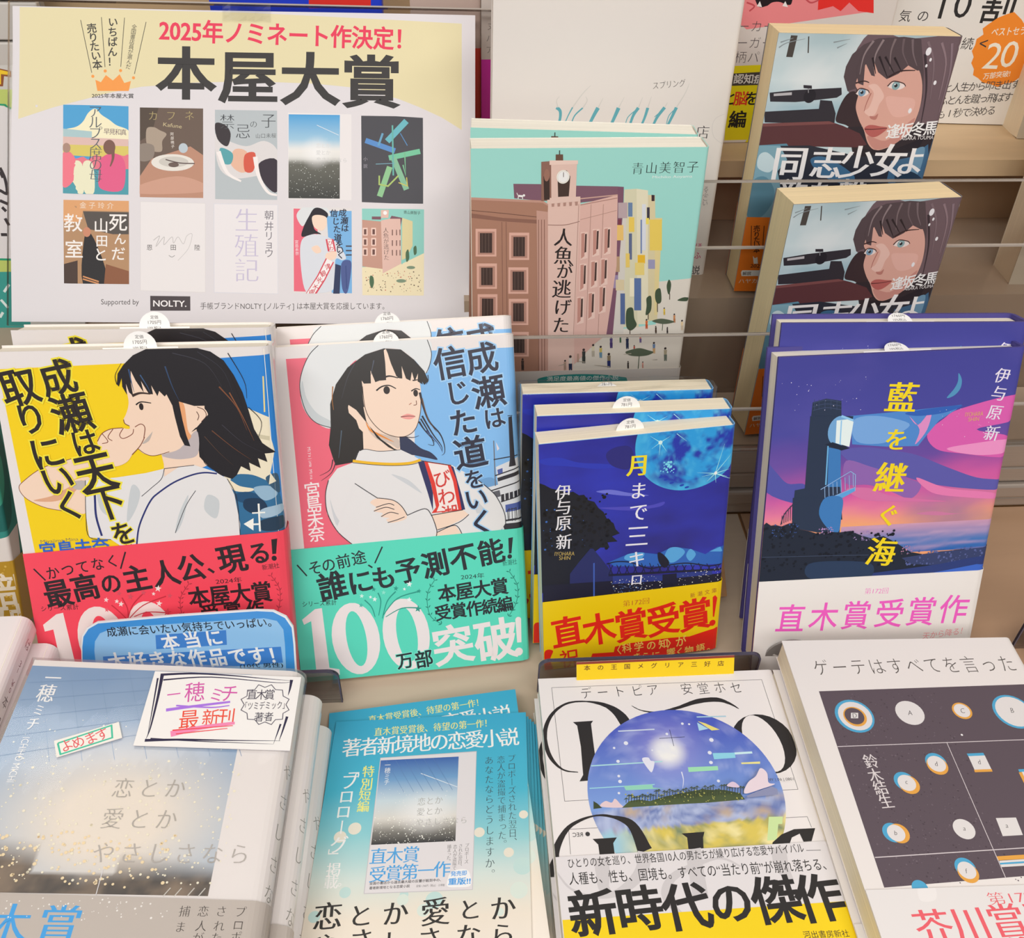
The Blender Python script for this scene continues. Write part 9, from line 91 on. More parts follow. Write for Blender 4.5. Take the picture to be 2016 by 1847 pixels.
'DTOband':[('P','#c9c5c6',[17.5,103.4,17.5,104.3,17.6,105.6,17.7,107,17.7,108.6,17.8,110,17.8,111.2,17.9,112.1,17.8,113,17.8,114.1,17.8,115.2,17.9,116.5,18.2,117.9,19.1,119,20,119.8,21,120.4,21.9,120.8,22.7,121.1,23.3,121.3,24.4,120.2,24.2,119.6,23.8,118.9,23.5,118,23.2,117.2,23,116.5,23.2,116,23.2,115.7,23.4,115.2,23.6,114.4,23.9,113.5,24.2,112.2,24.4,110.9,24.5,109.5,24.5,107.9,24.6,106.4,24.6,104.9,24.6,103.6,24.6,102.7]),('P','#c9c5c6',[38.9,100.7,38.6,101.9,38.3,103.5,37.9,105.2,37.5,106.8,36.9,108.3,36.2,109.5,35.2,110.9,33.8,112.5,32.2,114,30.4,115.5,28.7,116.8,27,117.9,25.3,118.7,23.5,119.3,21.6,119.8,19.7,120.1,17.8,120.3,15.9,120.3,14.1,120.1,12.3,119.6,10.5,119,8.7,118.2,7.1,117.4,5.7,116.5,4.5,115.4,3.4,114,2.4,112.5,1.6,111.1,0.8,109.9,0.3,109,-0.4,109.4,0.2,110.3,0.8,111.6,1.7,113,2.6,114.6,3.8,116.1,5.1,117.3,6.5,118.3,8.2,119.3,10,120.1,11.8,120.8,13.7,121.4,15.7,121.8,17.6,122.1,19.6,122.3,21.7,122.3,23.9,122.1,26.1,121.8,28.2,121.1,30.4,120.2,32.7,119.1,34.9,117.7,37,116.2,38.9,114.6,40.7,112.9,42.2,110.8,43.3,108.6,44.2,106.5,44.8,104.6,45.3,103.1,45.7,102.2]),('P','#c9c5c6',[61.2,101.5,61.2,102.5,61.1,103.9,61.1,105.6,61,107.5,61,109.4,60.9,111.4,60.8,113.6,60.7,116.1,60.5,118.8,60.4,121.2,60.3,123.3,60.3,124.7,67.6,123.9,67.6,122.4,67.7,120.4,67.8,117.9,67.9,115.3,68,112.8,68.1,110.6,68.2,108.7,68.4,106.7,68.5,104.9,68.6,103.2,68.8,101.7,68.9,100.7]),('P','#c9c5c6',[85.8,110.3,84.8,109.7,83.5,108.7,82,107.6,80.1,106.6,77.9,105.9,75.3,105.7,72.3,106,68.6,106.6,64.7,107.6,60.9,108.8,57.4,110,54.5,111.2,52.3,112.5,50.4,114,49,115.6,47.8,117.2,47,118.8,46.5,120.3,46.3,121.9,46.5,123.5,46.9,124.9,47.6,126.3,48.6,127.6,49.7,128.9,51,130.3,52.6,131.8,54.4,133.5,56.5,135,58.7,136.3,61.1,137.3,63.8,138,67.1,138.4,70.6,138.6,73.9,138.7,76.7,138.8,78.7,138.8,78.8,138.2,76.8,138.1,74,138,70.7,137.9,67.3,137.6,64.1,137.2,61.5,136.5,59.4,135.3,57.5,133.8,55.9,132.1,54.4,130.3,53.1,128.6,52.1,127,51.3,125.7,50.7,124.5,50.4,123.4,50.3,122.5,50.5,121.7,50.7,120.9,51,119.9,51.4,118.8,52.1,117.7,53,116.7,54.2,115.5,55.9,114.4,58.3,113,61.6,111.5,65.2,109.9,68.9,108.5,72.3,107.4,75.2,106.8,77.5,106.9,79.6,107.5,81.4,108.4,83,109.4,84.3,110.4,85.3,110.9]),('P','#c9c5c6',[101.9,102.7,101.9,103.6,101.7,105,101.5,106.8,101.3,108.7,101.2,110.8,101.4,112.7,102.2,114.4,103.2,115.9,104.3,117.2,105.4,118.3,106.4,119.1,107.2,119.7,108.6,118.9,108.6,117.8,108.4,116.4,108.2,114.9,108.1,113.3,108,111.7,108.2,110.5,108.3,109.4,108.5,107.9,108.7,106.3,109.1,104.7,109.4,103.2,109.7,102.1]),('P','#f4cd18',[0,130.8,131,129.1,131,191,0,191]),('F', '#2a2828', 'm', 'ひとりの女を巡り、世界各国10人の男たちが繰り広げる恋愛サバイバル', 5.5, 107.4, 117.5, 105.6, 4.68),('L','#2a2828',0.23,0.23,0,[118.5,104.6,125.4,104.8]),('F', '#2a2828', 'm', '人種も、性も、国境も。すべての“当たり前”が崩れ落ちる、', 5.2, 115.4, 125.4, 114.5, 5.94),('C', '#2a2828', 'x', '新', 14.3, 128.1, 14.3, 128.1, 21.3, 21.2, 3),('C', '#2a2828', 'x', '時', 35.5, 127.3, 35.5, 127.3, 20.7, 20.7, 3),('C', '#2a2828', 'x', '代', 56.7, 127.5, 56.7, 127.5, 21.5, 21.6, 3),('C', '#2a2828', 'x', 'の', 77.2, 126.8, 77.2, 126.8, 19.4, 19.7, 3),('C', '#2a2828', 'x', '傑', 98.1, 126.5, 98.1, 126.5, 21.7, 22.1, 3),('C', '#2a2828', 'x', '作', 117.8, 126.8, 117.8, 126.8, 21.8, 22.4, 3),('C', '#2a2828', 'm', '河出書房新社', 107.4, 142.8, 124.6, 143.2, 3.3, 3.3, 3)],
'GO':[('P','#e4deda',[0,0,131,0,131,191,0,191]),('C', '#5a5450', 'l', 'ゲ', 16.6, 18.4, 16.6, 18.4, 8.8, 11.1, 2),('C', '#5a5450', 'l', 'ー', 26.8, 18.4, 26.8, 18.4, 8.8, 11.1, 2),('C', '#5a5450', 'l', 'テ', 37, 18.3, 37, 18.3, 8.8, 11.2, 2),('C', '#5a5450', 'l', 'は', 47.2, 18.3, 47.2, 18.3, 8.9, 11.3, 2),('C', '#5a5450', 'l', 'す', 57.5, 18.2, 57.5, 18.2, 8.9, 11.4, 2),('C', '#5a5450', 'l', 'べ', 67.8, 18.2, 67.8, 18.2, 8.9, 11.4, 2),('C', '#5a5450', 'l', 'て', 78.1, 18.1, 78.1, 18.1, 8.9, 11.5, 2),('C', '#5a5450', 'l', 'を', 88.5, 18.1, 88.5, 18.1, 8.9, 11.6, 2),('C', '#5a5450', 'l', '言', 98.8, 18, 98.8, 18, 9.0, 11.7, 2),('C', '#5a5450', 'l', 'っ', 109.2, 18, 109.2, 18, 9.0, 11.7, 2),('C', '#5a5450', 'l', 'た', 119.7, 17.9, 119.7, 17.9, 9.0, 11.8, 2),('P','#5b4f57',[10.8,33.7,165.8,31,149.3,131.3,9,138.1]),('X','#6c6068',11.6,35.8,73.2,137.4,320,0.2,0.5,81),('X','#4c4148',11.6,35.8,73.2,137.4,320,0.2,0.5,82),('L','#cfc6c8',0.42,0.42,0,[10.4,66.9,107.2,65.4,157.6,64.4]),('L','#cfc6c8',0.46,0.46,0,[9.6,124.3,80.5,121.9,136,119.5]),('L','#cfc6c8',0.35,0.35,0,[66.7,65.8,65.6,135.5]),('E','#4fa4cc',24.8,49.3,9.94,9.94,0),('E','#dcd8d6',25.1,49.3,8.6,8.6,0),('E','#e0a248',24.9,49.7,5.92,5.92,0),('E','#5b4f57',24.7,49.4,4.97,4.97,0),('P','#dcd8d6',[23.5,47.4,27.3,47.5,26.2,50.8,22.4,50.7]),('E','#dcd8d6',54.4,48.1,7.32,7.32,0),('E','#e0a248',82.4,47.5,5.05,5.05,0),('E','#dcd8d6',82.4,47.4,4.08,4.08,0),('E','#4fa4cc',109.3,48.6,10.33,10.33,0),('E','#dcd8d6',109.6,48.6,9.16,9.16,0),('E','#4fa4cc',56.8,76.9,5.16,5.16,0),('E','#e0a248',56.8,78.7,5.14,5.14,0),('E','#dcd8d6',56.8,77.8,4.42,4.42,0),('E','#4fa4cc',37.2,86.8,5.06,5.06,0),('E','#e0a248',38.8,88.6,5.04,5.04,0),('E','#dcd8d6',38,87.7,4.33,4.33,0),('E','#4fa4cc',22.1,112.7,4.82,4.82,0),('E','#e0a248',24.8,113.2,4.82,4.82,0),('E','#dcd8d6',23.5,113,4.13,4.13,0),('E','#4fa4cc',49.2,130.3,4.71,4.71,0),('E','#e0a248',49.5,132.7,4.69,4.69,0),('E','#dcd8d6',49.4,131.5,4.03,4.03,0),('E','#dcd8d6',56.3,112,5.04,5.04,0),('E','#4fa4cc',25,138.8,3.62,3.62,0),('P','#4fa4cc',[74.3,72.5,82.9,72.3,83,74.2,74.5,74.4]),('P','#dcd8d6',[74.5,74,83,73.8,83,82,74.4,81.9]),('P','#e0a248',[74.2,81.5,83.2,81.4,83,82.8,74,82.9]),('P','#dcd8d6',[73.8,107,83.6,107,82.9,115.7,73.1,116]),('P','#dcd8d6',[97.5,83.2,106,83,106.1,90.4,97.2,90.7]),('P','#e0a248',[95.9,83.6,97.6,83.4,97.3,90.3,95.8,90.7]),('P','#4fa4cc',[96.4,81.9,104.7,81.7,104.5,83.2,96.3,83.3]),('P','#e0a248',[65.9,125.5,98,124.5,97.4,126.6,65.9,127.4]),('P','#dcd8d6',[66.1,127.6,97,126.6,96.8,128,65.9,128.9]),('P','#4fa4cc',[65.8,128.6,96.5,127.6,96.5,128.3,66,129.4]),('P','#dcd8d6',[66,129.4,96.1,128.5,95.8,129.7,65.8,130.6]),('C', '#4a4448', 'i', 'D', 24.8, 49.1, 24.8, 49.1, 3.3, 3.9, 0),('C', '#4a4448', 'i', 'A', 54.2, 48.1, 54.2, 48.1, 3.3, 4.0, 0),('C', '#4a4448', 'i', 'C', 82.8, 47.5, 82.8, 47.5, 3.3, 4.1, 0),('C', '#4a4448', 'i', 'B', 108.9, 47.9, 108.9, 47.9, 3.3, 4.2, 0),('C', '#4a4448', 'i', 'd', 56.6, 77.8, 56.6, 77.8, 3.1, 3.7, 0),('C', '#4a4448', 'i', 'c', 38, 87.5, 38, 87.5, 3.1, 3.5, 0),('C', '#4a4448', 'i', 'b', 23.2, 112.9, 23.2, 112.9, 2.9, 3.2, 0),('C', '#4a4448', 'i', 'f', 49.1, 131.8, 49.1, 131.8, 2.9, 3.1, 0),('C', '#4a4448', 'i', 'a', 56.4, 112, 56.4, 112, 3.0, 3.3, 0),('C', '#4a4448', 'i', 'd', 78.7, 77.3, 78.7, 77.3, 3.1, 3.7, 0),('C', '#4a4448', 'i', 'a', 77.2, 111.2, 77.2, 111.2, 3.0, 3.4, 0),('E','#f0ecea',76.3,61.8,0.57,0.57,0),('C', '#d8d0d0', 't', '鈴', 24.3, 75.5, 24.3, 75.5, 7.0, 8.1, 4),('C', '#d8d0d0', 't', '木', 23.9, 83.2, 23.9, 83.2, 6.9, 7.9, 4),('C', '#d8d0d0', 't', '結', 24.1, 89.8, 24.1, 89.8, 6.8, 7.8, 4),('C', '#d8d0d0', 't', '生', 24.3, 97, 24.3, 97, 6.7, 7.6, 4)],
'GOband':[('F', '#e2646c', 's', '第172回', 53.1, 147.6, 81.8, 146.8, 5.48),('C', '#e4606a', 't', '芥', 24.3, 156.3, 24.3, 156.3, 16.4, 16.8, 2),('C', '#e4606a', 't', '川', 40.6, 155.7, 40.6, 155.7, 16.4, 17.0, 2),('C', '#e4606a', 't', '賞', 57.5, 155.3, 57.5, 155.3, 16.5, 17.3, 2),('C', '#e4606a', 't', '受', 74.7, 154.5, 74.7, 154.5, 16.6, 17.6, 2),('C', '#e4606a', 't', '賞', 91.3, 154.2, 91.3, 154.2, 16.7, 17.9, 2),('S','#e6e2e0',[24,138.8,31.1,138.6,29.7,144.3,22.9,144.7])],
'POP':[('P','#e4eaf0',[-2.2,19,-0.2,10.7,2,4.1,5.8,-0.5,11.7,-3.3,51.7,-3.6,94.2,-2.8,102.5,-1.6,108.4,2.6,110.9,8.9,110.1,19,108.1,35.4,108.1,82,-2.2,82]),('P','#3a90d8',[-1.7,19.1,0.4,10.7,2.5,4.7,6.3,0.3,12,-2.5,51.5,-2.8,94,-2.1,102.1,-0.9,107.6,3.3,110,9.4,109.2,19.5,107.3,35.3,107.3,82,-1.7,82]),('P','#8fc1ea',[4.8,20.8,6,13.5,7.7,8,11.5,3.4,19.3,0.8,55.3,1.4,97,2.4,103.2,4.6,105.6,10.1,104.9,18.5,102.7,34.9,102.7,82,4.8,82]),('F', '#1c2430', 'b', '成瀬に会いたい気持ちでいっぱい。', 14.9, 6, 100, 7.9, 5.8),('P','#3f80cc',[39.5,7.2,76.2,7.6,74.9,16.5,38,15.7]),('P','#3f80cc',[9.5,17.5,102.5,20.3,101.8,30.2,7.1,29.7]),('C', '#f0f2f4', 'x', '本当に', 46.1, 11.9, 69, 11.4, 8.7, 10.4, 3),('C', '#f0f2f4', 'x', '大好きな作品です！', 16.2, 21.1, 99.6, 25, 9.3, 11.3, 3),('F', '#1c2430', 'b', '(10代 男性)', 78.8, 32.2, 101.5, 33.5, 3.47)],
'LAB':[('P','#f0c818',[0,0,87.4,0,87.4,26,0,26]),('P','#8c3a2a',[0,0,87.4,0,87.4,1.4,0,1.4]),('P','#8c3a2a',[0,24.2,87.4,24.2,87.4,26,0,26]),('C', '#5a2c20', 'b', '本', 5.8, 3.6, 5.8, 3.6, 3.5, 3.3, 0),('C', '#5a2c20', 'b', 'の', 13.2, 3.7, 13.2, 3.7, 3.5, 3.3, 0),('C', '#5a2c20', 'b', '王', 20.6, 3.8, 20.6, 3.8, 3.5, 3.3, 0),('C', '#5a2c20', 'b', '国', 27.9, 3.8, 27.9, 3.8, 3.5, 3.3, 0),('C', '#5a2c20', 'b', 'メ', 35.3, 3.9, 35.3, 3.9, 3.5, 3.3, 0),('C', '#5a2c20', 'b', 'グ', 42.7, 4, 42.7, 4, 3.5, 3.3, 0),('C', '#5a2c20', 'b', 'リ', 50.1, 4.1, 50.1, 4.1, 3.5, 3.3, 0),('C', '#5a2c20', 'b', 'ア', 57.5, 4.2, 57.5, 4.2, 3.5, 3.3, 0),('C', '#5a2c20', 'b', '三', 65, 4.3, 65, 4.3, 3.5, 3.3, 0),('C', '#5a2c20', 'b', '好', 72.4, 4.4, 72.4, 4.4, 3.5, 3.3, 0),('C', '#5a2c20', 'b', '店', 79.9, 4.5, 79.9, 4.5, 3.6, 3.3, 0)],
'PK':[('P','#e8e0e0',[0,0,112,0,112,176,0,176]),('V', '#7a3040', 'm', 'は', 118.5, 12, 118.5, 12.1, 5.2, 7, 0),('C', '#7a3040', 'm', '3', 118.5, 24, 118.5, 24, 5, 5, 0),('C', '#7a3040', 'm', '1', 118.5, 28, 118.5, 28, 4, 4, 0),('C', '#7a3040', 'm', '¥', 118.5, 36, 118.5, 36, 5, 5, 0),('C', '#7a3040', 'm', '0', 118.5, 40, 118.5, 40, 4, 4, 0),('V', '#4a3030', 'm', '本', 118.5, 47, 118.5, 47.1, 5.2, 7, 0),('V', '#4a3030', 'm', '日', 118.5, 58, 118.5, 58.1, 5.2, 7, 0),('V', '#4a3030', 'm', 'は', 118.5, 69, 118.5, 69.1, 5.2, 7, 0),('V', '#4a3030', 'm', '、', 118.5, 80, 118.5, 80.1, 5.2, 7, 0),('V', '#4a3030', 'm', 'お', 118.5, 91, 118.5, 91.1, 5.2, 7, 0),('V', '#4a3030', 'm', '日', 118.5, 102, 118.5, 102.1, 5.2, 7, 0),('V', '#4a3030', 'm', '柄', 118.5, 113, 118.5, 113.1, 5.2, 7, 0),('V', '#4a3030', 'm', 'も', 118.5, 124, 118.5, 124.1, 5.2, 7, 0),('V', '#4a3030', 'm', 'よ', 118.5, 135, 118.5, 135.1, 5.2, 7, 0),('V', '#4a3030', 'm', 'く', 118.5, 146, 118.5, 146.1, 5.2, 7, 0)],
'BGR':[('P','#ddd4cc',[0,0,129.8,0,129.8,124.1,0,124.1]),('P','#ee8a8c',[-6.2,-6,102,-6.2,114.2,40.5,32,51,28.2,48.5,2,51.4]),('P','#e8322c',[69.2,-6.1,102,-6.2,114.5,41.7,104,40.4,96.7,35.3,92.1,40.4,86.4,37.4,76.8,39.7]),('S','#241c20',[29.2,16.2,56.9,16.2,58.8,33.7,56.7,36.6,50.7,34.8,45.8,35.1,42.2,37.2,36,36]),('P','#f0e8e4',[36.2,37.2,37.7,34.2,39.7,37.8]),('P','#f0e8e4',[52.9,37.2,54.3,34.3,56.7,37.8]),('L','#c85058',0.95,0.95,1,[29.2,35,34.6,37.1,31.8,40.1]),('L','#c85058',0.96,0.96,1,[64.8,30.7,70.8,35.2,76.2,33.7]),('C', '#5a5050', 'l', 'ー', 29.8, 49.1, 29.8, 49.1, 7.9, 7.3, 0),('C', '#5a5050', 'l', 'カ', 38.2, 49.1, 38.2, 49.1, 8.0, 7.3, 0),('C', '#5a5050', 'l', 'ー', 46.7, 49.2, 46.7, 49.2, 8.0, 7.4, 0),('C', '#5a5050', 'l', 'ー', 30.4, 59.1, 30.4, 59.1, 8.0, 7.5, 0),('C', '#5a5050', 'l', 'ガ', 38.9, 59.1, 38.9, 59.1, 8.0, 7.5, 0),('C', '#5a5050', 'l', 'ー', 47.5, 59.2, 47.5, 59.2, 8.1, 7.5, 0),('C', '#5a5050', 'l', '柄', 30.9, 67.9, 30.9, 67.9, 8.1, 7.6, 0),('C', '#5a5050', 'l', 'パ', 39.5, 68, 39.5, 68, 8.1, 7.6, 0),('C', '#5a5050', 'l', 'ン', 48.2, 68, 48.2, 68, 8.1, 7.6, 0),('P','#e8d81c',[24.8,73.5,61.3,72.4,71.7,124.8,42.9,125.4,44.5,122.3,28.6,122.5,28.6,123.1]),('P','#4a4440',[27.6,78.2,62.1,76.7,63.8,85.4,27.9,86.1]),('C', '#e4ded4', 'h', '認', 31.8, 81.6, 31.8, 81.6, 6.8, 6.4, 0),('C', '#e4ded4', 'h', '知', 38.8, 81.7, 38.8, 81.7, 6.8, 6.5, 0),('C', '#e4ded4', 'h', '症', 45.7, 81.8, 45.7, 81.8, 6.8, 6.5, 0),('C', '#e4ded4', 'h', 'の', 52.7, 81.9, 52.7, 81.9, 6.8, 6.5, 0),('C', '#2c2824', 'h', 'と', 27.4, 94.2, 27.4, 94.2, 9.8, 9.5, 0),('C', '#e0402a', 'h', '脳', 35.5, 94.3, 35.5, 94.3, 9.9, 9.5, 0),('C', '#2c2824', 'h', 'を', 43.3, 94.4, 43.3, 94.4, 9.9, 9.5, 0),('C', '#2c2824', 'x', '編', 35.7, 108.3, 35.7, 108.3, 12.1, 11.8, 0)],
'BGW':[('P','#e4e0da',[0,0,129.7,0,129.7,114.4,0,114.4]),('C', '#2c2a2a', 'm', '1', 55.6, 36.5, 55.6, 36.5, 23.3, 22.3, 0),('C', '#2c2a2a', 'm', '0', 69, 35.2, 69, 35.2, 24.3, 23.3, 0),('C', '#2c2a2a', 'b', '割', 93.4, 35.1, 93.4, 35.1, 24.3, 23.5, 0),('C', '#3a3636', 'm', '気の', 32, 43.2, 44.2, 42.9, 8.2, 7.8, 0),('P','#f08a2c',[85.4,60.7,84.4,64.6,86.9,68.5,86.5,72.5,89.7,76.5,90.3,80.5,94.6,82.5,98.8,85.4,104.4,86.3,110.4,88.2,114.8,85.5,119.9,84.9,123.1,81.7,125.5,79.6,124.1,69.6,122.6,59.7,118.2,50.1,111.7,43.6,105,39,100.4,40.5,95.1,43,90.2,47,87.1,49.9,88.9,53.7,85.2,56.7]),('C', '#f4e8d8', 'm', '2', 100.2, 67.4, 100.2, 67.4, 24.0, 23.9, 0),('C', '#f4e8d8', 'm', '0', 111.3, 66.1, 111.3, 66.1, 23.9, 23.9, 0),('F', '#f4e8d8', 'b', 'ベストセラー', 94.3, 54.6, 122.2, 52.7, 5.06),('F', '#f4e8d8', 'b', '万部突破!', 98.1, 83.4, 116.4, 80.9, 4.47),('C', '#3a3636', 'm', '<', 90.8, 59.5, 90.8, 59.5, 10.3, 10.2, 0),('C', '#3a3636', 'm', '続', 79.9, 59.8, 79.9, 59.8, 8.3, 8.2, 0),('C', '#4a4644', 'm', 'と人生から叩き出す', 75.5, 89.6, 122.4, 85.9, 6.6, 6.7, 0),('C', '#4a4644', 'm', 'ふとんを蹴っ飛ばす', 75, 98.5, 120.1, 94.7, 6.6, 6.8, 0),('C', '#4a4644', 'm', 'も1秒で決める', 76.2, 108, 111.5, 104.4, 6.7, 6.9, 0)],
'BLU':[('P','#2440d0',[0,0,113.2,0,113.2,135.8,0,135.8]),('P','#e0342c',[66.5,56.1,106.8,55.8,105.6,73.1,64.6,73.3]),('P','#3a3436',[0,0,61.1,-0.7,52.7,67.2,-12.8,68.2])],
'MAG':[('P','#c8bfb8',[0,0,97.7,0,97.7,134,0,134]),('P','#cc2aa4',[-6.1,92.9,99.4,92.6,103.7,139.1,-6.4,138.9]),('V', '#8a8480', 'm', 'ヌバア', 6.4, 71.7, 5.8, 86.6, 5.5, 5.2, 0)],
'RED':[('P','#bfaaa0',[0,0,47.2,0,47.2,121.6,0,121.6]),('P','#dd4430',[-10.6,74.7,51.8,74.5,52,128.1,-13.6,128])],
'GRN':[('P','#c9c6c0',[0,0,90.3,0,90.3,183.9,0,183.9]),('P','#bccb6c',[-25.2,15.4,79.4,15.3,46,202.8,-68.7,201]),('P','#e0dcdc',[-30.8,25.1,53.7,25.1,59.7,26.1,64.2,27.7,77.2,27.8,58.7,131.4,-55.3,128.8]),('L','#1f9a70',1.18,1.18,1,[23.2,24.8,57.1,25.1,61,26.1,64.2,27.7]),('L','#1f9a70',1.47,1.47,1,[1.5,129.4,58.7,131.4]),('P','#3b9a90',[-57.8,139.4,57.2,139.8,46,202.8,-72.3,200.9]),('P','#8a4a20',[51.8,-0.1,68.6,3.7,67.9,7.6,63.3,6.9,61.4,13.4,49.2,13.4]),('P','#f4c41c',[52.3,0.9,67.8,4.3,67.5,6.3,61.5,5.6,60.3,12.1,50.1,12.1]),('P','#8a4a20',[53.7,7.6,59.1,7.6,57.8,10.8,53.1,10.8]),('L','#3a3436',2.12,2.12,1,[49.3,66.7,51.3,74.3,50.9,84,47,82.6,44.4,81.2]),('L','#3a3436',2.1,2.1,1,[48.8,69.4,50.1,73.6]),('L','#3a3436',2.13,2.13,1,[45,89.2,50.2,91.7]),('L','#3a3436',2.14,2.14,1,[45.6,93.8,47.9,96.7]),('L','#3a3436',2.16,2.16,1,[46.2,101.6,48.1,106.6]),('L','#3a3436',2.17,2.17,1,[41.2,113,45.5,113.1]),('L','#dce8e4',1.86,1.86,1,[35.6,154.5,40.3,149]),('L','#dce8e4',1.88,1.88,1,[32.3,160.2,36.3,166.3]),('L','#dce8e4',1.88,1.88,1,[29.1,173.4,32,169.6])],
'TEA':[('P','#328a82',[0,0,71.1,0,71.1,174.4,0,174.4]),('P','#ddd6d2',[-46.2,122.9,66.6,118.7,84.3,114.5,71.3,197.5,-62.1,192.3]),('S','#1f6660',[52.8,40,82.3,58,80,106.3,61.6,115.1,39.7,111.4]),('S','#3f9c84',[62.8,75.3,77.6,69.7,77.4,87.7,67,99.7])],
'TEAband':[('C', '#e4d8c4', 'h', '部', 68.8, 150.5, 68.8, 150.5, 19.0, 21.7, 3),('C', '#e4d8c4', 'h', '破', 66.7, 170.9, 66.7, 170.9, 19.2, 22.2, 3),('X','#d8b458',64.1,134.2,75.5,170.6,40,0.2,0.8,91)]}

# ------------------------------------------------------------------ materials
def lin(h):
    o = []
    for k in (1, 3, 5):
        c = int(h[k:k + 2], 16) / 255
        o.append(min(0.93, (c / 12.92 if c <= 0.04045 else ((c + 0.055) / 1.055) ** 2.4) * 1.10))
    return (o[0], o[1], o[2], 1.0)
def nodes(m):
    m.use_nodes = True
    return m.node_tree, m.node_tree.nodes['Principled BSDF']
def print_mat(name, rough, coat=0.0, spec=0.5):
    m = bpy.data.materials.new(name); nt, b = nodes(m)
    a = nt.nodes.new('ShaderNodeAttribute'); a.attribute_name = 'ink'
    n = nt.nodes.new('ShaderNodeTexNoise'); n.inputs['Scale'].default_value = 420
    tc = nt.nodes.new('ShaderNodeTexCoord'); nt.links.new(tc.outputs['Object'], n.inputs['Vector'])
    bp = nt.nodes.new('ShaderNodeBump'); bp.inputs['Strength'].default_value = 0.03; bp.inputs['Distance'].default_value = 0.0002
    nt.links.new(n.outputs['Fac'], bp.inputs['Height']); nt.links.new(bp.outputs[0], b.inputs['Normal'])
    nt.links.new(a.outputs['Color'], b.inputs['Base Color'])
    b.inputs['Roughness'].default_value = rough; b.inputs['Specular IOR Level'].default_value = spec
    b.inputs['Coat Weight'].default_value = coat; b.inputs['Coat Roughness'].default_value = 0.07
    return m
M_MATT = print_mat('matt_printed_paper', 0.62, 0, 0.35)
M_SATIN = print_mat('satin_printed_jacket', 0.38, 0, 0.45)
M_GLOSS = print_mat('glossy_laminated_jacket', 0.32, 0.5, 0.45)
def flat_mat(name, h, rough=0.5, scale=60, amt=0.08, metal=0.0, stretch=None, spec=0.5, bump=0.0):
    m = bpy.data.materials.new(name); nt, b = nodes(m); c = lin(h)
    tc = nt.nodes.new('ShaderNodeTexCoord'); mp = nt.nodes.new('ShaderNodeMapping'); n = nt.nodes.new('ShaderNodeTexNoise')
    if stretch: mp.inputs['Scale'].default_value = stretch
    n.inputs['Scale'].default_value = scale; n.inputs['Detail'].default_value = 5
    r = nt.nodes.new('ShaderNodeValToRGB')
    r.color_ramp.elements[0].position = 0.3; r.color_ramp.elements[1].position = 0.7
    r.color_ramp.elements[0].color = (c[0] * (1 - amt), c[1] * (1 - amt), c[2] * (1 - amt), 1); r.color_ramp.elements[1].color = tuple(min(1, x * (1 + amt * .6)) for x in c[:3]) + (1,)
    nt.links.new(tc.outputs['Object'], mp.inputs['Vector']); nt.links.new(mp.outputs[0], n.inputs['Vector'])
    nt.links.new(n.outputs['Fac'], r.inputs['Fac']); nt.links.new(r.outputs[0], b.inputs['Base Color'])
    if bump:
        bp = nt.nodes.new('ShaderNodeBump'); bp.inputs['Strength'].default_value = bump; bp.inputs['Distance'].default_value = 0.0004
        nt.links.new(n.outputs['Fac'], bp.inputs['Height']); nt.links.new(bp.outputs[0], b.inputs['Normal'])
    b.inputs['Roughness'].default_value = rough; b.inputs['Metallic'].default_value = metal; b.inputs['Specular IOR Level'].default_value = spec
    return m
_pg = {}
def page_mat(h):
    if h not in _pg: _pg[h] = flat_mat('paper_edges', h, 0.85, 9, 0.13, stretch=(1, 260, 1), spec=0.1, bump=0.35)
    return _pg[h]
def clear_mat(name, tint, gloss, rough, edge=None):
    m = bpy.data.materials.new(name); m.use_nodes = True; nt = m.node_tree; nt.nodes.clear()
    out = nt.nodes.new('ShaderNodeOutputMaterial'); t = nt.nodes.new('ShaderNodeBsdfTransparent'); g = nt.nodes.new('ShaderNodeBsdfGlossy'); mx = nt.nodes.new('ShaderNodeMixShader')
    fr = nt.nodes.new('ShaderNodeFresnel'); fr.inputs['IOR'].default_value = 1.25; ml = nt.nodes.new('ShaderNodeMath'); ml.operation = 'MULTIPLY'; ml.inputs[1].default_value = gloss
    n = nt.nodes.new('ShaderNodeTexNoise'); n.inputs['Scale'].default_value = 30; rr = nt.nodes.new('ShaderNodeMapRange'); rr.inputs['To Min'].default_value = rough; rr.inputs['To Max'].default_value = rough * 1.6
    nt.links.new(n.outputs['Fac'], rr.inputs['Value']); nt.links.new(rr.outputs[0], g.inputs['Roughness'])
    t.inputs['Color'].default_value = tint
    nt.links.new(fr.outputs[0], ml.inputs[0]); nt.links.new(ml.outputs[0], mx.inputs[0]); nt.links.new(t.outputs[0], mx.inputs[1]); nt.links.new(g.outputs[0], mx.inputs[2]); nt.links.new(mx.outputs[0], out.inputs[0])
    return m
M_ACR = clear_mat('clear_acrylic', (0.93, 0.925, 0.92, 1), 0.7, 0.03)
M_STOP = clear_mat('smoky_clear_plastic', (0.86, 0.855, 0.87, 1), 0.8, 0.05)
M_TAPE = clear_mat('adhesive_tape', (0.93, 0.93, 0.92, 1), 2.0, 0.15)
M_EDGE = flat_mat('acrylic_cut_edge', '#b0a69c', 0.2, 40, 0.05)
M_EDGE_D = flat_mat('dark_plastic_edge', '#5a5668', 0.25, 40, 0.1)
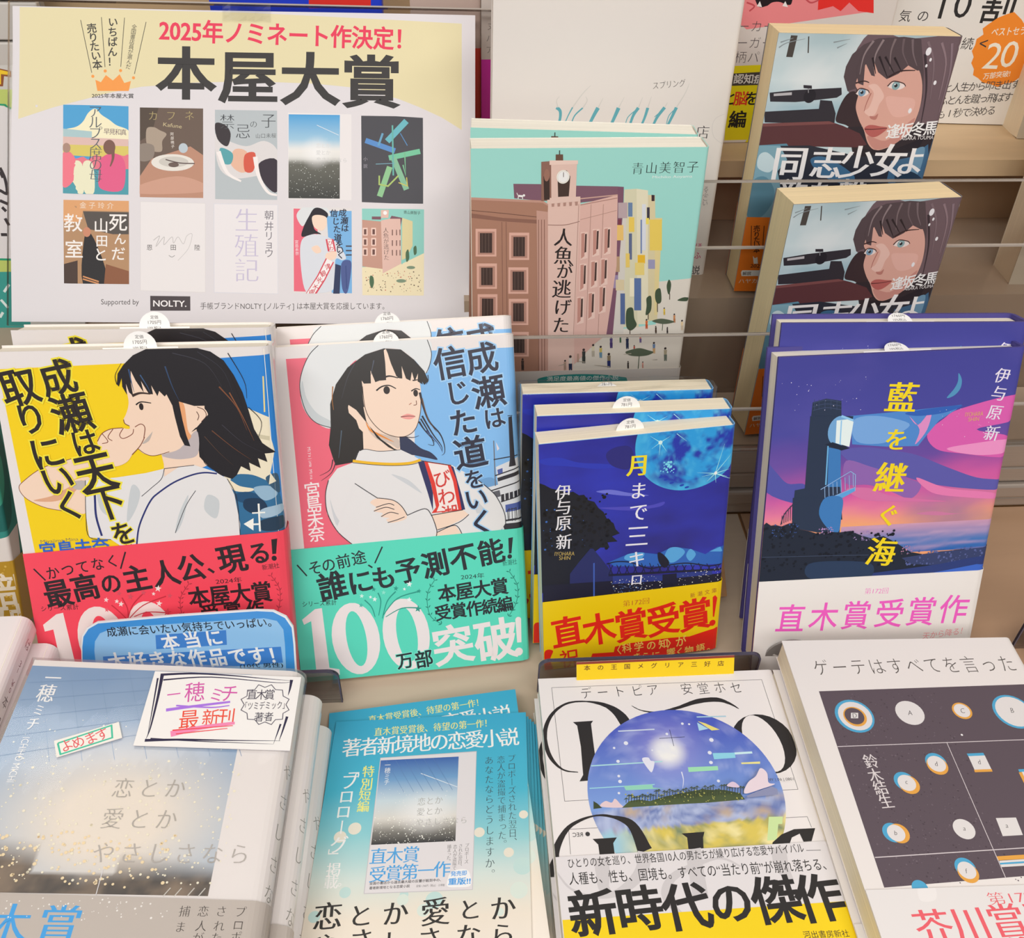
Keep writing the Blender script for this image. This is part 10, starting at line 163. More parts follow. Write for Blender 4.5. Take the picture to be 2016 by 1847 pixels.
def wrap_mat():
    m = clear_mat('shrink_film', (0.99, 0.99, 0.99, 1), 0.5, 0.03); nt = m.node_tree
    g = [n for n in nt.nodes if n.type == 'BSDF_GLOSSY'][0]; fr = [n for n in nt.nodes if n.type == 'FRESNEL'][0]
    tc = nt.nodes.new('ShaderNodeTexCoord'); mp = nt.nodes.new('ShaderNodeMapping'); mp.inputs['Scale'].default_value = (34, 30, 9); mp.inputs['Rotation'].default_value = (0, 0.5, 0.2)
    n = nt.nodes.new('ShaderNodeTexNoise'); n.inputs['Scale'].default_value = 1.0; n.inputs['Detail'].default_value = 3
    bp = nt.nodes.new('ShaderNodeBump'); bp.inputs['Strength'].default_value = 0.45; bp.inputs['Distance'].default_value = 0.003
    nt.links.new(tc.outputs['Object'], mp.inputs['Vector']); nt.links.new(mp.outputs[0], n.inputs['Vector']); nt.links.new(n.outputs['Fac'], bp.inputs['Height'])
    nt.links.new(bp.outputs[0], g.inputs['Normal']); nt.links.new(bp.outputs[0], fr.inputs['Normal'])
    return m
M_WRAP = wrap_mat()

# ------------------------------------------------------------------ objects
def tag(o, label=None, cat=None, group=None, kind=None):
    if label: o['label'] = label
    if cat: o['category'] = cat
    if group: o['group'] = group
    if kind: o['kind'] = kind
    return o
def empty(name, mw): 
    o = bpy.data.objects.new(name, None); COL.objects.link(o); o.matrix_world = mw; o.empty_display_size = 0.02
    return o
def obj(name, bm, mats, parent=None, mw=None, smooth=False):
    me = bpy.data.meshes.new(name); bm.normal_update(); bm.to_mesh(me); bm.free()
    for m in (mats if isinstance(mats, (list, tuple)) else [mats]): me.materials.append(m)
    if smooth:
        for p in me.polygons: p.use_smooth = True
    o = bpy.data.objects.new(name, me); COL.objects.link(o)
    if parent: o.parent = parent
    if mw is not None: o.matrix_world = mw
    return o
def copy_tree(o, mw, label, group=None):
    def rec(s, par):
        c = s.copy(); COL.objects.link(c)
        if par: c.parent = par
        for ch in KIDS.get(s.name, []): rec(ch, c)
        return c
    c = rec(o, None); c.matrix_world = mw
    if label: c['label'] = label
    if group: c['group'] = group
    return c
KIDS = {}
def kid(par, o): KIDS.setdefault(par.name, []).append(o); return o
def wpt(x, y, z): return Vector((x / 1000, z / 1000, DECK + (460 - y) / 1000))     # right, down, away (mm) -> scene
def pose_mat(p, du=0, dv=0, dd=0):
    R = p['R']; u = Vector((R[0][0], R[2][0], -R[1][0])); v = Vector((R[0][1], R[2][1], -R[1][1])); n = Vector((R[0][2], R[2][2], -R[1][2]))
    o = wpt(*p['t']) + u * (du / 1000) + v * ((p['h'] + dv) / 1000) + n * (dd / 1000)
    m = Matrix.Identity(4)
    for i in range(3): m[i][0] = u[i]; m[i][1] = n[i]; m[i][2] = -v[i]; m[i][3] = o[i]
    return m
def box(bm, x0, y0, z0, x1, y1, z1, ink=None, il=None, bevel=0):
    vs = [bm.verts.new((x, y, z)) for z in (z0, z1) for y in (y0, y1) for x in (x0, x1)]
    fs = [bm.faces.new([vs[i] for i in q]) for q in ((0, 2, 3, 1), (4, 5, 7, 6), (0, 1, 5, 4), (2, 6, 7, 3), (0, 4, 6, 2), (1, 3, 7, 5))]
    if ink:
        for f in fs:
            for l in f.loops: l[il] = ink
    if bevel: bmesh.ops.bevel(bm, geom=list({e for f in fs for e in f.edges}), offset=bevel, segments=2, affect='EDGES', profile=0.5)
    return fs
def prism(bm, pts, y0, y1, ink=None, il=None, side=None):
    "closed outline in x,z extruded along y"
    A = [bm.verts.new((x, y0, z)) for x, z in pts]; B = [bm.verts.new((x, y1, z)) for x, z in pts]; n = len(pts); fs = []
    fs.append(bm.faces.new(A)); fs.append(bm.faces.new(B[::-1]))
    for i in range(n):
        j = (i + 1) % n; fs.append(bm.faces.new((A[j], A[i], B[i], B[j])))
    if ink:
        for k, f in enumerate(fs):
            for l in f.loops: l[il] = ink if (k < 2 or not side) else side
    return fs

# ------------------------------------------------------------------ lettering: every glyph is taken once from Blender's own font as a filled outline
# style -> (growth of upright strokes, growth of level strokes, slant)
ST = {'l': (-.014, -.012, 0), 'm': (0, 0, 0), 'b': (.010, .009, 0), 'h': (.019, .016, 0), 'x': (.028, .020, 0), 'g': (.058, .058, 0), 's': (-.006, -.017, 0), 't': (.015, -.004, 0), 'u': (.028, .004, 0), 'i': (-.006, -.015, .25)}
RAW = {}
def load_glyphs():
    need = set()
    for els in ART.values():
        for e in els:
            if e[0] in 'CV': need.update(e[3])
            elif e[0] == 'F': need.add(e[3])
    need.update(('定価', '781円', '1705円', '1760円', '10%税込')); need.discard(' '); need = sorted(need); obs = []
    for s in need:
        c = bpy.data.curves.new('glyph', 'FONT'); c.body = s; c.size = 1; c.resolution_u = 3
        o = bpy.data.objects.new('glyph', c); COL.objects.link(o); obs.append(o)
    dg = bpy.context.evaluated_depsgraph_get(); dg.update()
    for s, o in zip(need, obs):
        ev = o.evaluated_get(dg); me = ev.to_mesh()
        vs = [(v.co.x, v.co.y) for v in me.vertices]; fs = [tuple(p.vertices) for p in me.polygons]
        cnt = {}
        for f in fs:
            for i in range(len(f)):
                a, b = f[i], f[(i + 1) % len(f)]; cnt[(a, b)] = 1
        nrm = [[0, 0] for _ in vs]; prev = {}; nxt = {}
        for (a, b) in cnt:
            if (b, a) not in cnt: nxt[a] = b; prev[b] = a
        area2 = sum(vs[f[0]][0] * (vs[f[1]][1] - vs[f[2]][1]) + vs[f[1]][0] * (vs[f[2]][1] - vs[f[0]][1]) + vs[f[2]][0] * (vs[f[0]][1] - vs[f[1]][1]) for f in fs)
        sg = 1 if area2 > 0 else -1
        for i in range(len(vs)):
            if i in nxt and i in prev:
                e1 = Vector((vs[i][0] - vs[prev[i]][0], vs[i][1] - vs[prev[i]][1])); e2 = Vector((vs[nxt[i]][0] - vs[i][0], vs[nxt[i]][1] - vs[i][1]))
                if e1.length < 1e-7 or e2.length < 1e-7: continue
                e1.normalize(); e2.normalize(); n1 = Vector((e1.y, -e1.x)); n2 = Vector((e2.y, -e2.x)); n = n1 + n2
                if n.length < 1e-4: continue
                n.normalize(); k = min(1.5, 1 / max(.5, n.dot(n1))); nrm[i] = [sg * n.x * k, sg * n.y * k]
        RAW[s] = (vs, fs, nrm)
        ev.to_mesh_clear()
    for o in obs:
        c = o.data; bpy.data.objects.remove(o); bpy.data.curves.remove(c)
def glyph(s, st):
    if s not in RAW: return [], []
    vs, fs, nr = RAW[s]; ax, ay, sl = ST[st.rstrip('~')]
    return [(x + n[0] * ax + sl * y, y + n[1] * ay) for (x, y), n in zip(vs, nr)], fs
load_glyphs()

# ------------------------------------------------------------------ painted areas: colour as a function of place on the sheet
def mix(a, b, t): t = max(0, min(1, t)); return tuple(a[i] * (1 - t) + b[i] * t for i in range(3))
def L3(h): return lin(h)[:3]
def ramp(stops, t):
    for (a, ca), (b, cb) in zip(stops, stops[1:]):
        if t <= b: return mix(ca, cb, (t - a) / (b - a))
    return stops[-1][1]
def nz(x, y, s=1.0, o=4):
    return mnoise.fractal(Vector((x * s, y * s, 3.7)), 1.0, 2.0, o)
def R_(*a): return [(t, L3(h)) for t, h in a]
RM = {'dusk': R_((0, '#4f9fd6'), (.3, '#9cc4dc'), (.42, '#e6e4e0'), (.52, '#dcdcd8'), (.58, '#6a6a62'), (1, '#3c3e3c')),
      'dusk2': R_((0, '#3a62a8'), (.25, '#6e9cc8'), (.5, '#c4d4dc'), (.72, '#d8d4cc'), (.86, '#7c7a74'), (1, '#2e3034')),
      'sunset': R_((0, '#3f4092'), (.2, '#45459a'), (.30, '#6a4a9e'), (.36, '#a8509e'), (.42, '#d45ca0'), (.465, '#e07a9c'), (.51, '#ee9c7c'), (.555, '#f0aa6c'), (.60, '#eea070'), (.9, '#e8a080')),
      'sea': R_((0, '#c898b4'), (.35, '#8c86b8'), (.65, '#3f74b8'), (1, '#2860ac')),
      'flyer': R_((0, '#3aa6ca'), (.3, '#46b2cc'), (.48, '#8ccad0'), (.62, '#cfdcd6'), (.75, '#e6dccc'), (1, '#ece4da')),
      'snowsky': R_((0, '#a8bec4'), (.35, '#c8d8dc'), (.6, '#9ab8c4'), (1, '#c4d8dc'))}
def c_sunset(s, t):
    c = ramp(RM['sunset'], t + .05 * nz(s * 2, t * 6) + (s - .4) * .06)
    return mix(c, L3('#5a54a4'), max(0, nz(s * 2.2 + 4, t * 7)) * .5 if t < .6 else 0)
def c_moonsky(s, t):
    k = nz(s * 2, t * 6 + 2); c = mix(L3('#2a2a8c'), L3('#2f38b4'), .5 + k); c = mix(c, L3('#232050'), max(0, nz(s * 2 + 7, t * 4)) * 1.1)
    return mix(c, L3('#54408c'), max(0, t - .55) * 1.1)
def c_kanade(s, t):
    d = math.hypot((s - .55) * .8, (t - .70) * 1.15); sky = mix(L3('#7a98bc'), L3('#a4b8cc'), t * 1.5 + .15 * nz(s * 3, t * 3))
    low = mix(L3('#55504c'), L3('#8a7a6a'), .5 + nz(s * 9, t * 9)); hz = .80 + .10 * s
    c = mix(sky, L3('#e6dccf'), 1.45 - d * 2.9)
    if t > hz - .03 and not (.3 < s < .62 and t < .93): c = mix(c, low, (t - hz + .03) * 14 * (.45 + .55 * min(1, abs(s - .5) * 2)))
    elif t > .93: c = mix(c, low, .9)
    return c
def c_sea(s, t): return mix(ramp(RM['sea'], t), L3('#e0b0c4'), max(0, nz(s * 3, t * 16)) * .5)
def c_flyer(s, t): return ramp(RM['flyer'], t + .04 * nz(s * 3, t * 3))
def c_dusk(s, t): return mix(ramp(RM['dusk'], t), L3('#fbf8f0'), 1 - math.hypot(s - .55, (t - .45) * 1.6) * 3)
def c_dusk2(s, t): return mix(ramp(RM['dusk2'], t), L3('#f6f4ee'), .9 - math.hypot(s - .62, (t - .66) * 1.5) * 2.2)
def c_snowsky(s, t): return mix(ramp(RM['snowsky'], t), L3('#eef2f2'), .5 * nz(s * 3, t * 3) + .15)
def c_moon(x, y):
    d = math.hypot(x, y); k = nz(x * 1.6 + 5, y * 1.6) + .55 * nz(x * 4, y * 4, 1, 3)
    c = mix(L3('#2a9adc'), L3('#2436a8'), (k * 2.8 + 1.35) - max(0, d - .5) * 2.4 - max(0, x) * .2 - max(0, y) * .45); c = mix(c, L3('#5cc4ea'), max(0, nz(x * 7, y * 7)) * .7)
    return mix(c, L3('#46b4e2'), (d - .8) * 3.5)
def c_tropic(x, y):
    g = math.hypot(x + .10, y + .49)
    if y < .10 - x * .05:
        c = mix(L3('#4a5cbc'), L3('#84a8e0'), (y + .75) * .95); c = mix(c, L3('#a8a0dc'), .6 - g * 1.1); c = mix(c, L3('#fbf4ea'), 1.7 - g * 7.5)
        return mix(c, L3('#c4ccec'), max(0, nz(x * 5, y * 9)) * .4)
    if y < .34 - x * .05: return mix(mix(L3('#6a7cb4'), L3('#b0bcdc'), .5 + nz(x * 5, y * 22)), L3('#c0a88c'), max(0, nz(x * 4 + 3, y * 6)) * 1.2)
    k = nz(x * 7, y * 9); c = mix(L3('#d8c45c'), L3('#7a8a6a'), .35 + k); c = mix(c, L3('#ece0a0'), max(0, nz(x * 5 + 2, y * 6)) * 1.4)
    return mix(c, L3('#9cc8d8'), (-x - .45) * 3)
PAINT = {k[2:]: v for k, v in globals().items() if k.startswith('c_')}

# ------------------------------------------------------------------ a printed sheet: flat shapes in mm (u right, v down), stacked a hair apart, laid on a surface
def catmull(p, closed, n=5):
    o = []; N = len(p); R = range(N if closed else N - 1)
    for i in R:
        p0, p1, p2, p3 = (p[(i - 1) % N], p[i], p[(i + 1) % N], p[(i + 2) % N]) if closed else (p[max(i - 1, 0)], p[i], p[i + 1], p[min(i + 2, N - 1)])
        for k in range(n):
            t = k / n; o.append(tuple(.5 * (2 * p1[j] + (p2[j] - p0[j]) * t + (2 * p0[j] - 5 * p1[j] + 4 * p2[j] - p3[j]) * t * t + (3 * p1[j] - p0[j] - 3 * p2[j] + p3[j]) * t ** 3) for j in (0, 1)))
    if not closed: o.append(p[-1])
    return o
ROT = set('ー「」『』（）〈〉〜…―'); SHIFT = set('、。'); SMALL = set('っゃゅょッャュョァィゥェォ')
def shapes(e):
    "-> (verts2d, faces, colours per vertex or one colour)"
    k = e[0]
    if k in 'PS':
        f = e[2]; p = [(f[i], f[i + 1]) for i in range(0, len(f), 2)]
        if k == 'S' and len(p) > 3: p = catmull(p, True)
        return p, [tuple(t) for t in tessellate_polygon([[Vector((x, y, 0)) for x, y in p]])], lin(e[1])
    if k == 'L':
        f = e[5]; p = [(f[i], f[i + 1]) for i in range(0, len(f), 2)]
        if e[4] and len(p) > 2: p = catmull(p, False)
        q = [p[0]]
        for a in p[1:]:
            if math.hypot(a[0] - q[-1][0], a[1] - q[-1][1]) > 1e-3: q.append(a)
        p = q; n = len(p); V = []; F = []
        if n < 2: return [], [], None
        for i in range(n):
            d1 = Vector(p[i]) - Vector(p[max(i - 1, 0)]); d2 = Vector(p[min(i + 1, n - 1)]) - Vector(p[i])
            if d1.length: d1.normalize()
            if d2.length: d2.normalize()
            d = d1 + d2
            if d.length < .2: d = d1 if d1.length else d2
            d.normalize(); w = (e[2] + (e[3] - e[2]) * i / (n - 1)) / 2
            m = 1 / max(.6, d.dot(d2 if d2.length else d1)); V += [(p[i][0] - d.y * w * m, p[i][1] + d.x * w * m), (p[i][0] + d.y * w * m, p[i][1] - d.x * w * m)]
        for i in range(n - 1): F.append((2 * i, 2 * i + 1, 2 * i + 3, 2 * i + 2))
        return V, F, lin(e[1])
    if k == 'E':
        n = 28 if max(e[4], e[5]) > 1.2 else 12; r = math.radians(-e[6]); c, s = math.cos(r), math.sin(r); V = [(e[2], e[3])]
        for i in range(n):
            x = e[4] * math.cos(2 * math.pi * i / n); y = e[5] * math.sin(2 * math.pi * i / n); V.append((e[2] + x * c - y * s, e[3] + x * s + y * c))
        return V, [(0, 1 + i, 1 + (i + 1) % n) for i in range(n)], lin(e[1])
    if k in 'CV':
        _, col, st, tx, u0, v0, u1, v1, w, h, rot = e; V = []; F = []; n = len(tx)
        for i, ch in enumerate(tx):
            gv, gf = glyph(ch, st)
            if not gv: continue
            t = i / (n - 1) if n > 1 else 0; cx = u0 + (u1 - u0) * t; cy = v0 + (v1 - v0) * t; a = rot
            if ord(ch) < 0x2000: bx = [x for x, y in gv]; by = [y for x, y in gv]; gx, gy = (min(bx) + max(bx)) / 2, (min(by) + max(by)) / 2
            else: gx, gy = .5, .38
            if k == 'V':
                if ch in ROT: a -= 90
                elif ch in SHIFT: gx -= .62; gy -= .6
                elif ch in SMALL: gx -= .1; gy -= .08
            r = math.radians(-a); c, s = math.cos(r), math.sin(r); b = len(V)
            for x, y in gv:
                X = (x - gx) / .965; Y = -(y - gy) / .965
                if k == 'V' and ch in ROT: X *= h; Y *= w
                else: X *= w; Y *= h
                V.append((cx + X * c - Y * s, cy + X * s + Y * c))
            F += [tuple(b + j for j in f) for f in gf]
        return V, F, lin(col)
    if k == 'F':
        _, col, st, tx, u0, v0, u1, v1, h = e; gv, gf = glyph(tx, st)
        if not gv: return [], [], None
        xs = [p[0] for p in gv]; ys = [p[1] for p in gv]; x0, x1, y0, y1 = min(xs), max(xs), min(ys), max(ys)
        d = Vector((u1 - u0, v1 - v0)); ln = d.length; d.normalize(); V = []
        for x, y in gv:
            a = (x - x0) / (x1 - x0); a = (1 - a if st.endswith('~') else a) * ln; b = (y - y0) / (y1 - y0) * h
            V.append((u0 + d.x * a + d.y * b, v0 + d.y * a - d.x * b))
        return V, gf, lin(col)
    if k == 'G':
        _, fn, u0, v0, u1, v1, nx, ny = e; V = []; C = []; F = []
        for j in range(ny + 1):
            for i in range(nx + 1):
                V.append((u0 + (u1 - u0) * i / nx, v0 + (v1 - v0) * j / ny)); C.append(PAINT[fn](i / nx, j / ny) + (1,))
        for j in range(ny):
            for i in range(nx): a = j * (nx + 1) + i; F.append((a, a + 1, a + nx + 2, a + nx + 1))
        return V, F, C
    if k == 'D':
        _, fn, cu, cv, r = e; V = [(cu, cv)]; C = [PAINT[fn](0, 0) + (1,)]; F = []; NR, NA = 30, 84
        for j in range(1, NR + 1):
            for i in range(NA):
                x = j / NR * math.cos(2 * math.pi * i / NA); y = j / NR * math.sin(2 * math.pi * i / NA); V.append((cu + x * r, cv + y * r)); C.append(PAINT[fn](x, y) + (1,))
        for i in range(NA): F.append((0, 1 + i, 1 + (i + 1) % NA))
        for j in range(NR - 1):
            for i in range(NA): a = 1 + j * NA + i; b = 1 + j * NA + (i + 1) % NA; F.append((a, a + NA, b + NA, b))
        return V, F, C
    if k == 'X':
        _, col, u0, v0, u1, v1, n, r0, r1, seed = e; rd = random.Random(seed); V = []; F = []
        for i in range(n):
            x = u0 + (u1 - u0) * rd.random(); y = v0 + (v1 - v0) * rd.random(); r = r0 + (r1 - r0) * rd.random() ** 2; b = len(V)
            for q in range(6): V.append((x + r * math.cos(q * 1.047), y + r * math.sin(q * 1.047)))
            F.append(tuple(range(b, b + 6)))
        return V, F, lin(col)
def trim(V, F, C, r):
    "cut flat-coloured faces to the rectangle r"
    NV = []; NF = []
    for f in F:
        p = [V[i] for i in f]
        for ax, lim, sg in ((0, r[0], 1), (0, r[2], -1), (1, r[1], 1), (1, r[3], -1)):
            q = []
            for i in range(len(p)):
                a, b = p[i - 1], p[i]; da, db = (a[ax] - lim) * sg, (b[ax] - lim) * sg
                if (da >= 0) != (db >= 0): t = da / (da - db); q.append((a[0] + (b[0] - a[0]) * t, a[1] + (b[1] - a[1]) * t))
                if db >= 0: q.append(b)
            p = q
            if len(p) < 3: break
        if len(p) >= 3: n = len(NV); NV += p; NF.append(tuple(range(n, n + len(p))))
    return NV, NF, C
def art_into(bm, il, els, clip, surf, step=0.016, base=0.02, cuts=(), vcuts=()):
    tmp = bmesh.new(); tl = tmp.loops.layers.float_color.new('ink'); zl = tmp.verts.layers.float.new('lift'); done = []
    sub = None
    for e in els:
        if e[0] == 'K': sub = e[1:] if len(e) > 1 else None; continue
        V, F, C = shapes(e)
        if sub and V and not isinstance(C, list): V, F, C = trim(V, F, C, sub)
        if not V: continue
        xs = [p[0] for p in V]; ys = [p[1] for p in V]; bb = (min(xs), min(ys), max(xs), max(ys))
        if bb[2] < clip[0] or bb[0] > clip[2] or bb[3] < clip[1] or bb[1] > clip[3]: continue
        ly = 0
        for (o, l) in done:
            if l >= ly and o[0] < bb[2] and o[2] > bb[0] and o[1] < bb[3] and o[3] > bb[1]: ly = l + 1
        done.append((bb, ly)); vs = []
        for p in V: v = tmp.verts.new((p[0], p[1], 0)); v[zl] = base + ly * step; vs.append(v)
        for f in F:
            if len(set(f)) < 3: continue
            try: fc = tmp.faces.new([vs[i] for i in f])
            except ValueError: continue
            for l, i in zip(fc.loops, f): l[tl] = C[i] if isinstance(C, list) else C
    for co, no in (((clip[0], 0, 0), (-1, 0, 0)), ((clip[2], 0, 0), (1, 0, 0)), ((0, clip[1], 0), (0, -1, 0)), ((0, clip[3], 0), (0, 1, 0))):
        bmesh.ops.bisect_plane(tmp, geom=tmp.verts[:] + tmp.edges[:] + tmp.faces[:], plane_co=co, plane_no=no, clear_outer=True, dist=1e-5)
    for cu in cuts: bmesh.ops.bisect_plane(tmp, geom=tmp.verts[:] + tmp.edges[:] + tmp.faces[:], plane_co=(cu, 0, 0), plane_no=(1, 0, 0), dist=1e-5)
    for cv in vcuts: bmesh.ops.bisect_plane(tmp, geom=tmp.verts[:] + tmp.edges[:] + tmp.faces[:], plane_co=(0, cv, 0), plane_no=(0, 1, 0), dist=1e-5)
    mp = {}
    for v in tmp.verts: mp[v] = bm.verts.new(surf(v.co.x, v.co.y, v[zl]))
    for f in tmp.faces:
        q = [mp[v] for v in f.verts]
        a, b, c = (q[0].co, q[1].co, q[2].co)
        uv = [v.co for v in f.verts]; ar = sum(uv[i].x * uv[(i + 1) % len(uv)].y - uv[(i + 1) % len(uv)].x * uv[i].y for i in range(len(uv)))
        ls = [l[tl] for l in f.loops]
        if ar > 0: q = q[::-1]; ls = ls[::-1]
        try: nf = bm.faces.new(q)
        except ValueError: continue
        for l, c in zip(nf.loops, ls): l[il] = c
    tmp.free()

# ------------------------------------------------------------------ books
def profile(w, T, r, seg=6):
    "outline of the jacket seen from above: front cover, rounded hinge, spine, hinge, back cover"
    p = [(0, 0), (w - r, 0)] + [(w - r + r * math.sin(a), r - r * math.cos(a)) for a in [math.pi / 2 * i / seg for i in range(1, seg + 1)]]
    p += [(w - r + r * math.cos(a), T - r + r * math.sin(a)) for a in [math.pi / 2 * i / seg for i in range(seg + 1)]] + [(0, T)]
    q = [p[0]]
    for a in p[1:]:
        if math.hypot(a[0] - q[-1][0], a[1] - q[-1][1]) > 1e-4: q.append(a)
    return q
def along(prof, s, lift):
    acc = 0
    for a, b in zip(prof, prof[1:]):
        l = math.hypot(b[0] - a[0], b[1] - a[1])
        if s <= acc + l or b == prof[-1]:
            t = (s - acc) / l; dx, dy = (b[0] - a[0]) / l, (b[1] - a[1]) / l
            return a[0] + (b[0] - a[0]) * t + dy * lift, a[1] + (b[1] - a[1]) * t - dx * lift
        acc += l
def shell(bm, il, prof, z0, z1, th, ink, z1r=None, rear=None):
    "the jacket or band as a folded sheet of thickness th (mm), open at the fore-edge; top edge may slope from z1 to z1r"
    out = []; n = len(prof); W_ = max(p[0] for p in prof)
    for i, (x, y) in enumerate(prof):
        a = Vector(prof[max(i - 1, 0)]); b = Vector(prof[min(i + 1, n - 1)]); d = (b - a).normalized(); inn = (x - d.y * th, y + d.x * th)
        zt = z1 if z1r is None else z1 + (z1r - z1) * (x / W_)
        out.append([bm.verts.new((c[0] / 1000, c[1] / 1000, z / 1000)) for c in ((x, y), inn) for z in (z0, zt)])
    fs = []
    for A, B in zip(out, out[1:]):
        fs += [bm.faces.new((A[0], B[0], B[1], A[1])), bm.faces.new((A[3], B[3], B[2], A[2])), bm.faces.new((A[1], B[1], B[3], A[3])), bm.faces.new((A[2], B[2], B[0], A[0]))]
    A = out[0]; fs.append(bm.faces.new((A[0], A[1], A[3], A[2]))); A = out[-1]; fs.append(bm.faces.new((A[2], A[3], A[1], A[0])))
    for k, f in enumerate(fs):
        seg = k // 4; bk = rear and (seg == n - 2 or k % 4 == 1 and seg < n - 1 or k >= 4 * (n - 1))
        for l in f.loops: l[il] = rear if bk else ink
def book(name, key, label, T, art, base='#e0dad8', spine=None, page='#efe7da', band=None, bandcol='#ffffff', hard=False, r=2.0, mat=None, group=None, du=0, dv=0, dd=0, h=None, w=None, mw=None, page_top=1.2, pose=None, cat='book', bmat=None, rear=None):
    p = POSE[pose or key]; w = w or p['w']; h = h or p['h']; mat = mat or M_SATIN
    root = empty(name, mw if mw is not None else pose_mat(dict(p, h=h), du, dv, dd)); tag(root, label, cat, group)
    prof = profile(w, T, r); th = 2.0 if hard else 0.45
    bm = bmesh.new(); il = bm.loops.layers.float_color.new('ink')
    shell(bm, il, prof, 0, h, th, lin(spine or base), rear=lin(rear) if rear else None)
    S = sum(math.hypot(b[0] - a[0], b[1] - a[1]) for a, b in zip(prof, prof[1:]))
    def surf(u, v, l):
        x, y = along(prof, u, l); return (x / 1000, y / 1000, (h - v) / 1000)
    acc = 0; cuts = []
    for a, b in zip(prof, prof[1:]): acc += math.hypot(b[0] - a[0], b[1] - a[1]); cuts.append(acc)
    if art:
        els = [('P', base, [0, 0, w + T, 0, w + T, h, 0, h])] + ART[art]
        art_into(bm, il, els, (0.0, 0.0, w - r + 1.57 * r * 2 + T - 2 * r - 1, h), surf, cuts=[c for c in cuts[:-1]])
    kid(root, obj('jacket', bm, mat, root))
    bm = bmesh.new(); ins = 2.2 if hard else 0.4
    fs = box(bm, ins / 1000, th / 1000, (2.4 if hard else .3) / 1000, (w - max(th, r * .5) - .4) / 1000, (T - th) / 1000, (h - (2.4 if hard else page_top)) / 1000)
    kid(root, obj('page_block', bm, page_mat(page), root))
    if band:
        vl, vr = band; bp = [(x + (.7 if x > w - r * .5 else 0), y + (-.7 if y < T / 2 else .7)) for x, y in prof]
        bm = bmesh.new(); il = bm.loops.layers.float_color.new('ink'); shell(bm, il, bp, 0.1, h - vl, 0.2, lin(bandcol), h - vr)
        def surf2(u, v, l):
            x, y = along(bp, u, l); return (x / 1000, y / 1000, (h - v) / 1000)
        if isinstance(band, (tuple, list)) and key + 'band' in ART or art and (art + 'band') in ART:
            art_into(bm, il, ART[(art or key) + 'band'], (0.3, min(vl, vr), w - .2, h - .2), surf2, cuts=[c for c in cuts if c < w])
        kid(root, obj('paper_band', bm, bmat or M_SATIN, root))
    return root

# ------------------------------------------------------------------ the place: floor, wall, counter, stepped rack, bookcase
def sbox(name, x0, y0, z0, x1, y1, z1, m, parent=None, bevel=0):
    "box between two corners given as right, down, away in mm"
    a, b = wpt(x0, y0, z0), wpt(x1, y1, z1); bm = bmesh.new()
    c = (a + b) / 2
    lo = [min(a[i], b[i]) for i in range(3)]; hi = [max(a[i], b[i]) for i in range(3)]
    off = parent.matrix_world.translation if parent else Vector((0, 0, 0))
    box(bm, lo[0] - off[0], lo[1] - off[1], lo[2] - off[2], hi[0] - off[0], hi[1] - off[1], hi[2] - off[2], bevel=bevel)
    return obj(name, bm, m, parent)
def base_at(name, x, y, z): return empty(name, Matrix.Translation(wpt(x, y, z)))
M_FLOOR = flat_mat('floor_tile', '#cfc8c0', 0.4, 6, 0.06)
M_WALL = flat_mat('grey_slat_wall', '#d0ccc6', 0.5, 5, 0.03)
M_CREAM = flat_mat('cream_laminate', '#bfae9a', 0.38, 7, 0.05, stretch=(1, 14, 1))
M_TAN_SHADE = flat_mat('tan_shaded_laminate', '#ab8a6e', 0.30, 9, 0.06, stretch=(1, 6, 1))
M_WOOD = flat_mat('brown_wood', '#a97c4c', 0.45, 6, 0.14, stretch=(1.5, 22, 22))
M_CASE = flat_mat('pale_wood_case', '#c8ad88', 0.5, 5, 0.08, stretch=(2, 12, 12))
M_RACK = flat_mat('warm_grey_step', '#b09c88', 0.22, 8, 0.06)
M_DARK = flat_mat('brown_recess', '#b89a7c', 0.5, 8, 0.1)
M_SILVER = flat_mat('brushed_aluminium', '#b4aaa0', 0.35, 30, 0.06, metal=0.55, stretch=(1, 60, 60))
Z0 = 460 + DECK * 1000
f_ = sbox('floor', -1500, Z0 + 20, -1500, 1500, Z0, 1600, M_FLOOR); tag(f_, kind='structure')
wl = sbox('wall_back', -1500, Z0, 900, 1500, -420, 940, M_WALL); tag(wl, kind='structure')
# counter
ct = tag(base_at('display_counter', 0, Z0, 400), 'wood-edged shop counter under all the books', 'counter')
sbox('cabinet', -700, 500, -20, 700, Z0, 895, M_CASE, ct); sbox('counter_top', -720, 463, -60, 720, 500, 897, M_WOOD, ct)
cb = sbox('shelf_board', -700, 460, 256, 196, 463, 470, M_CREAM); tag(cb, 'cream board on the counter under the upright books on the left and middle', 'board')
cb = sbox('shelf_board', 198, 460, 256, 700, 463, 470, M_TAN_SHADE); tag(cb, 'added tan glossy board at the right under the lighthouse novel, shade in its colour', 'board')  # added darker board: the deck's shade at the right is put into its colour
